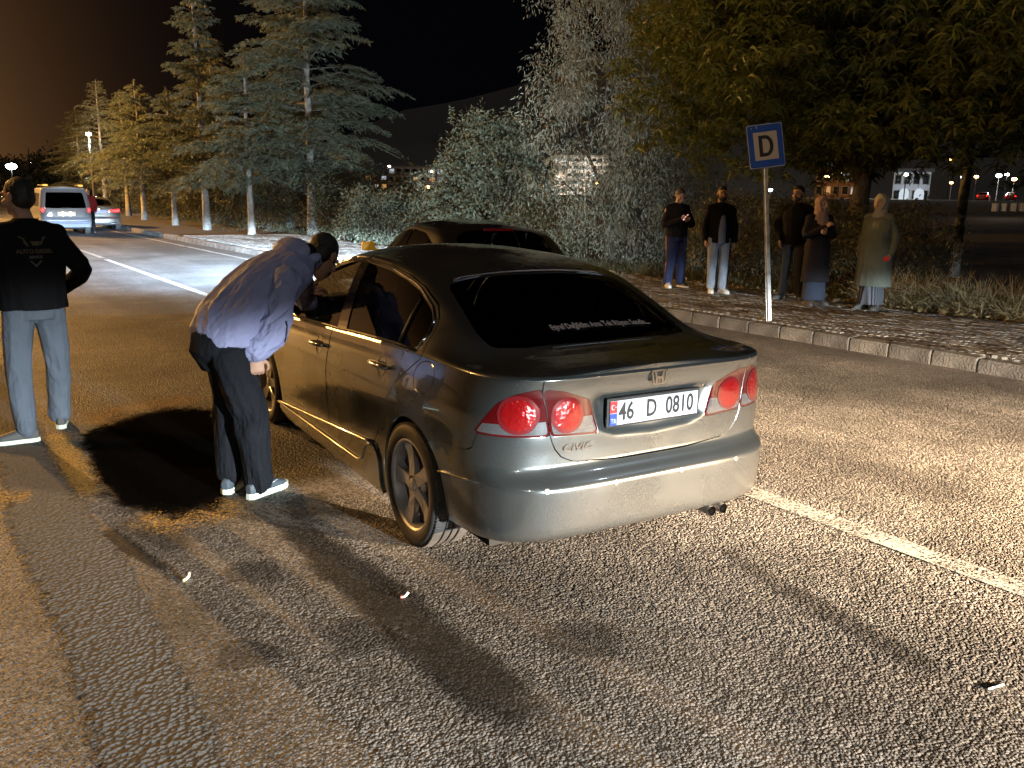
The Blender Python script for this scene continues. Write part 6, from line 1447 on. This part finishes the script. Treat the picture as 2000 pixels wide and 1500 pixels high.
# white van
VC=dict(nR=9.0,nF=3.4,xcr=-.30,xcf=2.9,bulge=.01,smooth=6,smooth_rear=4,relax=1,**LOW)
VC.update(zlow={-.9:.30,.4:.22,2.3:.22,3.6:.25},xr={.25:-.74,.32:-.80,.45:-.83,.58:-.83,.62:-.79,.9:-.785,1.1:-.77,1.5:-.70,1.75:-.64},xf={.25:3.45,.4:3.5,.7:3.46,1.75:3.2},W={-.9:.88,0:.895,2.4:.895,3.0:.87,3.6:.80},s={.25:.96,.5:.99,.8:1.0,1.0:.99,1.4:.94,1.75:.86},
  zsh={-.85:1.72,0:1.735,1.0:1.73,1.5:1.70,1.9:1.58,2.4:1.20,2.6:1.02,3.0:.95,3.6:.78},fbelt={-.9:.97,3.6:.97},zbelt={-.9:.02,3.6:.01},frail={-.9:.85,3.6:.8},zrail={-.85:1.765,0:1.785,1.0:1.78,1.5:1.75,1.9:1.62,2.4:1.24,2.6:1.05,3.0:.99,3.6:.80},zc={-.85:1.80,0:1.83,1.0:1.82,1.5:1.79,1.9:1.67,2.4:1.29,2.6:1.10,3.0:1.04,3.6:.83})
VC['zref']=np.linspace(.25,1.75,34); VC['nl']=34
vn,_p=simple_car('van','white van with black tailgate glass and round plate reflections stopped in the road',(5.15,37.6,0),math.pi/2,VC,mat('van_white',(.27,.29,.34),.35,coat=.6),[(-.45,1.05),(-.42,1.55),(1.2,1.58),(1.6,1.52),(2.2,1.08)],[.55,1.35],rw_qz=rnd([(-.5,1.60),(.62,1.60),(.70,1.10),(.70,1.02),(-.5,1.0)],.05),lamp=[(.86,1.02),(.745,1.02),(.745,.86),(.87,.86)],core=[(.84,1.0),(.76,1.0),(.76,.88),(.84,.88)],bump_z=.60,r=.32,track=.78,cat='van')
pl=MB().box((-.80,0,.80),(.03,.62,.15),bev=.01).build('number_plate',M_PLATELIT,vn)
for y in (.13,-.13): MB().lathe([(.0001,-.03),(.07,-.026),(.085,0)],16,axis='X',c=(-.80,y,.80)).build('plate_reflection',mat_once('lamp_warm_lit',(.9,.85,.7),.3,emit=(1,.85,.5),es=3),pl,smooth='auto')  # glowing discs painted on as light reflections in the plate
MB().box((-.795,0,1.03),(.03,.36,.03),bev=.01).build('tailgate_handle',M_BLACK,vn); MB().box((-.84,0,.47),(.06,1.5,.10),bev=.03).build('bumper_pad',mat_once('van_bumper',(.16,.18,.24),.5),vn)
for sg in (1,-1): MB().tube([(-.5,sg*.66,1.80),(-.4,sg*.66,1.85),(1.1,sg*.66,1.87),(1.25,sg*.66,1.82)],.02,6).build('roof_rail',M_BLACK,vn,smooth=True); MB().box((-.55,sg*.60,1.86),(.12,.16,.06),bev=.02).build('roof_beacon',mat_once('beacon_dim',(.5,.2,.03),.3,emit=(1,.45,.08),es=2.0),vn)
# yellow recovery truck at the left edge
tt=thing('recovery_truck','yellow recovery truck with glowing amber beacons beyond the person in the printed jacket','truck',(1.1,40.5,0),R(90))
ym=mat('truck_yellow',(.62,.36,.05),.45)
MB().box((2.6,0,1.25),(1.5,2.0,1.5),bev=.15).build('cab',ym,tt,smooth='auto'); MB().box((.2,0,.85),(3.6,2.0,.18),bev=.03).build('flatbed',mat('truck_bed',(.45,.45,.44),.5),tt); MB().box((-.2,0,.62),(4.2,.9,.2)).build('chassis',M_BLACK,tt)
for sg in (1,-1):
    MB().box((-1.62,sg*.75,.72),(.06,.28,.16),bev=.02).build('tail_lamp',M_AMBER,tt); MB().box((.9,sg*.93,1.15),(.10,.06,.5)).build('side_post',ym,tt)
    MB().box((1.75,sg*.7,2.08),(.2,.2,.14),bev=.03).build('beacon',M_AMBER,tt)
    for x in (-.6,2.6): wheel(tt,x,sg*.85,sg,r=.40,width=.26,lod=True,rimr=.25)
MB().tube([(1.6,0,.95),(1.5,0,1.9),(.2,0,2.0),(-1.4,0,1.5)],.09,8).build('crane_arm',ym,tt,smooth=True)
# far cars on the crossing road
fc=with_(lowz(CIV,16),na=12,ns=18,nu=12)
f1,_p=simple_car('far_car','far-off car on the crossing road with red lamps, left one of the pair','' or (146.5,72.6,2.02),R(20),fc,mat('far_car_red',(.35,.04,.03),.4),[(.035,1.0),(.53,1.288),(1.144,1.334),(1.608,1.282),(2.3,.915)],[1.1],rw_plan=[(.30,-.2),(.295,.5),(-.325,.55),(-.385,-.2)],lamp=OUTER,group='cars on the crossing road')
f1['label']='far-off red car on the crossing road under the greenish lamps'
f2,_p=simple_car('far_car','far-off dark red car on the crossing road under the amber lamp',(150.5,70.0,2.02),R(22),fc,mat('far_car_dark',(.25,.03,.03),.4),[(.035,1.0),(.53,1.288),(1.144,1.334),(1.608,1.282),(2.3,.915)],[1.1],rw_plan=[(.30,-.2),(.295,.5),(-.325,.55),(-.385,-.2)],lamp=OUTER,group='cars on the crossing road')

# ------------------------------------------------------------------ road sign
def sign():
    b=V3(9.26,7.16,.15); top=V3(9.335,7.56,2.80); t=thing('bus_stop_sign','blue square road sign with black letter D on leaning steel pole','sign',tuple(b))
    d=top-b; pm=mat('galvanised',(.30,.31,.31),.45,.6,noise=(9,.8,(.14,.13,.12)))
    cen=b+d*.855-_f*V3(1,1,0)*.045
    # omega-section pole: channel with two flanges
    T=Vector(d).to_track_quat('Z','Y').to_matrix().to_4x4()@Matrix.Rotation(R(-4),4,'Z'); L=np.linalg.norm(d)*.93
    prof=[(-.035,.0),(-.022,.0),(-.016,.030),(.016,.030),(.022,.0),(.035,.0),(.035,-.003),(.020,-.003),(.013,.026),(-.013,.026),(-.020,-.003),(-.035,-.003)]
    ang=PSI  # section faces the camera side of the road
    Rz=Matrix.Rotation(-PSI-R(180),4,'Z')
    q=Vector(d).rotation_difference(Vector((0,0,1))).inverted().to_matrix().to_4x4()
    V=[tuple(q@(Rz@Vector((x,y,z)))) for z in (-.2,L) for x,y in prof]; n=len(prof)
    MB().add(V,[(i,(i+1)%n,n+(i+1)%n,n+i) for i in range(n)]+[tuple(range(n)),tuple(reversed(range(n,2*n)))]).build('pole',pm,t)
    # plate: faces the viewer's side of the road
    yaw=-PSI+R(180)+R(8); 
    pl=obj('sign_plate',None,t,loc=tuple(cen-b)); M_=Matrix.Rotation(yaw,4,'Z')@Matrix.Rotation(R(90),4,'X')
    # lean of the post: rotate in the plate's own plane
    pl.matrix_local=Matrix.Translation(Vector(cen-b))@q@Matrix.Rotation(-PSI+R(2),4,'Z')@Matrix.Rotation(R(90),4,'X')@Matrix.Rotation(R(4.5),4,'Z')
    def sq(w_,h_,r_): return rnd([(-w_/2,-h_/2),(w_/2,-h_/2),(w_/2,h_/2),(-w_/2,h_/2)],r_,4)
    blue=mat('sign_blue',(.015,.085,.52),.35,coat=.4,noise=(5,.35,(.01,.06,.36))); wh=mat('sign_white',(.60,.58,.54),.45,noise=(4,.3,(.5,.46,.40)))
    MB().prism(sq(.485,.575,.03),-.004,.0).build('back_plate',mat('sign_edge',(.04,.06,.12),.5),pl)
    MB().prism(sq(.468,.558,.03),.0005,.003).build('border',wh,pl); MB().prism(sq(.450,.540,.025),.0035,.006).build('blue_field',blue,pl); MB().prism(sq(.312,.360,.003),.0065,.009).build('white_field',mat('sign_cream',(.56,.50,.42),.5),pl)
    ou=[(-.092,-.135),(.0,-.135)]+[(.0+.098*math.sin(a),-.135*math.cos(a)) for a in np.linspace(.15,math.pi-.15,14)]+[(.0,.135),(-.092,.135)]
    inn=[(-.044,-.090),(0,-.090)]+[(0+.050*math.sin(a),-.090*math.cos(a)) for a in np.linspace(.15,math.pi-.15,14)]+[(0,.090),(-.044,.090)]
    n=len(ou); V=[(x,y,.0115) for x,y in ou]+[(x,y,.0115) for x,y in inn]+[(x,y,.009) for x,y in ou]+[(x,y,.009) for x,y in inn]
    F=[(i,(i+1)%n,n+(i+1)%n,n+i) for i in range(n)]+[(2*n+i,2*n+(i+1)%n,(i+1)%n,i) for i in range(n)]
    MB().add(V,F).build('letter',M_INK,pl)
    MB().lathe([(.0001,.008),(.005,.008),(.006,.006)],10,axis='Z',c=(.0,-.235,0)).build('bolt',pm,pl)
    for k,(x,y,w_,h_) in enumerate(((-.10,.245,.012,.03),(-.17,.235,.02,.008))): MB().box((x,y,.0064),(w_,h_,.0006),rz=.3).build('chip_mark',wh,pl)
sign()
# ------------------------------------------------------------------ hill, buildings, far lamps
def hill():
    az=np.linspace(-20,90,90); V=[];F=[]
    prof={-20:0,8:2,16:14,22:30,25.5:46,28:58,31:64,36:78,40:93,46:112,52:128,60:140,70:120,90:60}
    rings=[(330,0.0),(380,.12),(440,.38),(500,.66),(560,.90),(610,1.0),(700,.95),(900,.6)]
    rng=np.random.RandomState(4)
    for a in az:
        h=float(spl(prof,a))
        for d,f in rings: V.append((math.sin(R(a))*d,math.cos(R(a))*d,-1+h*f+(rng.uniform(-1,1)*1.2 if 0<f<1 else 0)))
    m=len(rings)
    for i in range(len(az)-1):
        for j in range(m-1): F.append((i*m+j,(i+1)*m+j,(i+1)*m+j+1,i*m+j+1))
    set_props(mk('hill',V,F,mat('hill_scrub',(.34,.31,.26),.95,noise=(.02,.6,(.22,.20,.17)))),kind='structure')
hill()
LITC=[((1,.70,.32),.45),((1,.93,.75),.5),((.75,.88,1),.5),((1,.50,.16),.45)]
LM=[mat('lit_window%d'%i,(.5,.5,.5),.5,emit=c,es=e) for i,(c,e) in enumerate(LITC)]; M_DWIN=mat('dark_window',(.03,.035,.04),.2)
def building(name,label,uc,vtop,D,wpx,depth,mw,floors,bays,lit,seed,roof=None,balc=True,ww=.62,wh=.55,zb=None):
    c=pix(uc,vtop,D); g=.0 if zb is None else zb; H=c[2]-g; Wd=wpx/FPX*D; rng=np.random.RandomState(seed)
    ang=math.atan2(c[0],c[1]); t=thing(name,label,'building',(c[0],c[1],g),-ang)
    MB().box((0,depth/2,H/2-1),(Wd,depth,H+2)).build('wall',mw,t); MB().box((0,depth/2,H+.25),(Wd+.8,depth+.8,.5)).build('roof',roof or mat_once('roof_slab',(.22,.20,.18),.9),t)
    bw=Wd/bays; fh=H/floors; pane=MB().box((0,0,0),(bw*ww,.08,fh*wh)); fr=MB().box((0,0,0),(bw*ww+.25,.10,fh*wh+.25))
    pms=[mesh('window',pane.V,pane.F,[m_]) for m_ in LM]+[mesh('window',pane.V,pane.F,[M_DWIN])]; fm=mesh('window_frame',fr.V,fr.F,[mat_once('window_frame',(.5,.49,.47),.7)])
    for f in range(floors):
        for b in range(bays):
            x=(b+.5)*bw-Wd/2; z=(f+.5)*fh; k=rng.choice(len(LM)) if rng.rand()<lit else len(LM)
            w_=obj('window',pms[k],t,loc=(x,-.09,z)); obj('window_frame',fm,w_,loc=(0,.05,0))
        if balc and f>0: MB().box((0,-.6,f*fh+.05),(Wd*.55,1.2,.14)).box((0,-1.18,f*fh+.5),(Wd*.55,.06,.9)).build('balcony',mat_once('balcony',(.42,.40,.37),.8),t)
    return t
building('apartment_block','pale apartment block with rows of balconies at the foot of the hill',1137,306,300,106,12,mat('wall_pale',(.52,.44,.36),.85),6,9,.16,1)
building('apartment_block','distant apartment block half hidden by the pale-lit bush',812,327,290,110,12,mat('wall_grey',(.40,.38,.36),.85),4,7,.22,2)
building('apartment_block','low dark block beside the tallest cedar with a few lit windows',742,340,300,60,12,mat('wall_dark',(.2,.17,.15),.85),3,4,.35,3)
building('brick_building','brown building behind the locust trunk with an amber-lit corner',1648,306,150,96,10,mat('wall_brown',(.30,.16,.10),.85),4,6,.06,4,balc=False)
wb_=building('white_house','white floodlit house with arched door seen under the locust leaves',1783,336,130,66,8,mat('wall_white',(.62,.66,.74),.8),2,4,.12,5,balc=False,zb=1.6,roof=mat_once('roof_dark',(.10,.09,.09),.9))
ar=[(-.7,0),(.7,0),(.7,1.2)]+[(.7*math.cos(a),1.2+.7*math.sin(a)) for a in np.linspace(0,math.pi,9)[1:-1]]+[(-.7,1.2)]
for x in (-.9,1.2): MB().prism(ar,-.16,-.04,plane='XZ').build('arched_door',LM[2],wb_,loc=(x,0,.2))
building('apartment_block','tall slim block with single orange-lit stairwell next to the pale block',1075,308,310,30,10,mat_once('wall_dark2',(.22,.19,.16),.85),5,2,.5,6,balc=False)
# far street lamps: pole, arm, lit head
def street_lamp(u,v,D,col,es,label,size=.35,glow=0,zg=0,group='street lamps in the distance'):
    c=pix(u,v,D); t=thing('street_lamp',label,'street lamp',(c[0],c[1],zg),0,group)
    h=c[2]-zg; MB().tube([(0,0,-.3),(0,0,h*.97),(.1,0,h+.1)],[.10,.07,.05],6).build('pole',mat_once('lamp_pole',(.10,.10,.10),.6),t,smooth=True)
    S=Sculpt(); S.ball((.0,0,h),(size,size,size*.6)); S.mb.build('lamp_head',mat_once('lamp_%s_%g'%(col,es),(.8,.8,.8),.4,emit=blackbody(col),es=es),t,smooth=True)
    if glow: point('street_and_fill_light',(c[0],c[1],c[2]-.6),glow,col,.3)
    return t
street_lamp(22,325,150,'led',60,'bright greenish street lamp far down the road beyond the van',.85)
street_lamp(173,262,56,'led',45,'street lamp shining in front of the sparse cedar',.17,glow=1200)
street_lamp(62,318,260,'cool',12,'dim bluish lamp on the dark ridge beyond the road',.4)
for u,v,D,col,es,lb,sz in ((1505,371,60,'cool',60,'piercing blue-white lamp behind the sign pole',.13),(1640,337,120,'neutral',30,'white lamp on a slim pole before the brown building',.3),(1770,341,118,'neutral',30,'white lamp beside the floodlit house',.3),(1880,346,150,'cool',22,'small white lamp left of the amber lamps',.35),(1907,345,170,'sodium',40,'amber lamp over the crossing road, nearest the white lamp',.4),(1951,343,150,'led',60,'larger greenish lamp over the two far cars',.45),(1967,341,165,'led',40,'smaller greenish lamp over the two far cars',.4),(1981,350,150,'sodium',50,'amber lamp on a tall pole beside the far cars',.42),(1858,312,140,'sodium',20,'amber lamp high among the locust leaves',.28),(1858,357,150,'sodium',22,'low amber lamp near the floodlit house',.3),(1615,345,120,'sodium',40,'amber lamp at the corner of the brown building',.35),(838,365,150,'sodium',40,'amber lamp glowing through the pale-lit bush',.4),(1060,362,170,'sodium',30,'amber lamp right of the pale-lit bush',.35),(1167,358,150,'sodium',30,'amber lamp low between bush and willow',.3),(760,325,200,'neutral',30,'white lamp in front of the low dark block',.35),(842,335,210,'cool',30,'bluish lamp in front of the hidden block',.35)):
    street_lamp(u,v,D,col,es,lb,sz)
point('house_floodlight',tuple(pix(1775,372,124)+V3(0,0,.5)),900,'cool',.3); point('block_light',tuple(pix(1608,362,140)),1500,'sodium',.3); point('block_light',tuple(pix(1130,362,285)),34000,'neutral',.5); point('crossing_light',tuple(pix(1960,350,146)),5000,'neutral',.4)
# pale retaining wall along the crossing road and concrete blocks
a=pix(1560,392,128); b=pix(2080,388,128); dx=b-a; L=float(np.hypot(dx[0],dx[1]))
o=MB().box((L/2,0,0),(L,.4,1.0)).build('retaining_wall',mat('far_wall',(.50,.46,.38),.85),None,loc=(a[0],a[1],1.55),rot=(0,0,math.atan2(dx[1],dx[0]))); set_props(o,'long pale wall along the crossing road','wall')
for k,u in enumerate((1944,1961,1979,1996)):
    c=pix(u,405,58); MB_=MB().box((0,0,0),(.34,.34,.55),taper=.9,bev=.03).build('concrete_block',mat_once('block_conc',(.55,.53,.5),.8),None,smooth='auto',loc=(c[0],c[1],c[2]),rot=(0,0,.3*k)); set_props(MB_,'pale concrete block in the row across the dark field','block','concrete blocks in the dark field')
point('block_light',tuple(pix(1965,398,54)+V3(0,0,1.0)),60,'neutral',.2)
# telecom mast on the left
ms=thing('mast','thin lattice mast against the dim sky glow','mast',tuple(pix(63,365,200)*[1,1,0])); MB().tube([(0,0,0),(0,0,11)],[.25,.08],4).build('shaft',M_BLACK,ms); MB().box((0,0,9),(1.2,.1,.1)).build('crossbar',M_BLACK,ms)
# dark tree mass beyond the van
for i,(u,D,r_,h_,lb) in enumerate(((35,190,9,8,'dark far tree mass behind the recovery truck'),(90,180,8,9,'dark far tree mass behind the white van'))):
    c=pix(u,365,D); shrub('far_tree',(c[0],c[1],-.5),r_,h_,lb,M_HEDGE,300+i,nc=200,per=14,L=.9,Wd=.5,cr=1.4,cat='tree')
# ------------------------------------------------------------------ small things on the ground
def butt(loc,rz,label,L=.03,r=.004,tip=(.75,.45,.15),bend=.3):
    t=thing('cigarette_end',label,'cigarette',(loc[0],loc[1],0),rz); MB().tube([(0,0,r),(L*.6,0,r+bend*.01),(L,bend*.012,r+bend*.02)],r,8).build('paper',mat_once('cig_paper',(.82,.82,.70),.8),t,smooth=True); MB().tube([(-L*.55,0,r),(0,0,r)],r*1.02,8).build('filter',mat_once('cig_filter_%g'%tip[1],tip,.8),t,smooth=True)
butt((.87,3.77),.4,'crushed yellowish cigarette end by the trench strip',.028,.006,(.80,.80,.35),1.0); butt((1.61,3.07),-.5,'short cigarette end with reddish filter in front of the rear wheel',.022,.006,(.70,.18,.16),.8); butt((3.07,1.25),-.22,'long white cigarette lying on the road',.052,.0038,(.80,.82,.85),0); butt((.62,7.35),.1,'white cigarette end between the feet of the printed-jacket person',.05,.005,(.80,.82,.85),0)
for k,(x,y,s,lb) in enumerate(((12.15,7.62,.17,'rounded pale stone on the verge between the two headscarf wearers'),(11.98,8.0,.09,'small pale stone near the dark-coat wearer'),(12.2,8.4,.12,'flat pale stone behind the bearded one in dark jeans'))):
    S=Sculpt(); rng=np.random.RandomState(500+k); S.ball((0,0,s*.4),(s*.8,s*.6,s*.55))
    for q in range(5): S.ball(tuple(rng.normal(0,s*.25,3)*[1,1,.5]+[0,0,s*.4]),(s*.45,s*.4,s*.35))
    o=S.fuse('stone',mat_once('stone',(.42,.38,.30),.9,noise=(9,.7,(.2,.18,.14)),bump=(22,.9,.03)),None,.012,2); o.location=(x,y,.14 if x<12.3 else .08); set_props(o,lb,'stone')
# person by the van in red
person('person','person in dark red jacket standing between the white van and silver saloon',(6.25,38.6,0),PSI*0+R(200),1.75,dict(trousers=C_BLACK,jacket=cloth('red_jacket',(.30,.03,.03)),hair=M_HAIR,shoes=M_SHOED,voxel=.016,bvoxel=.012))
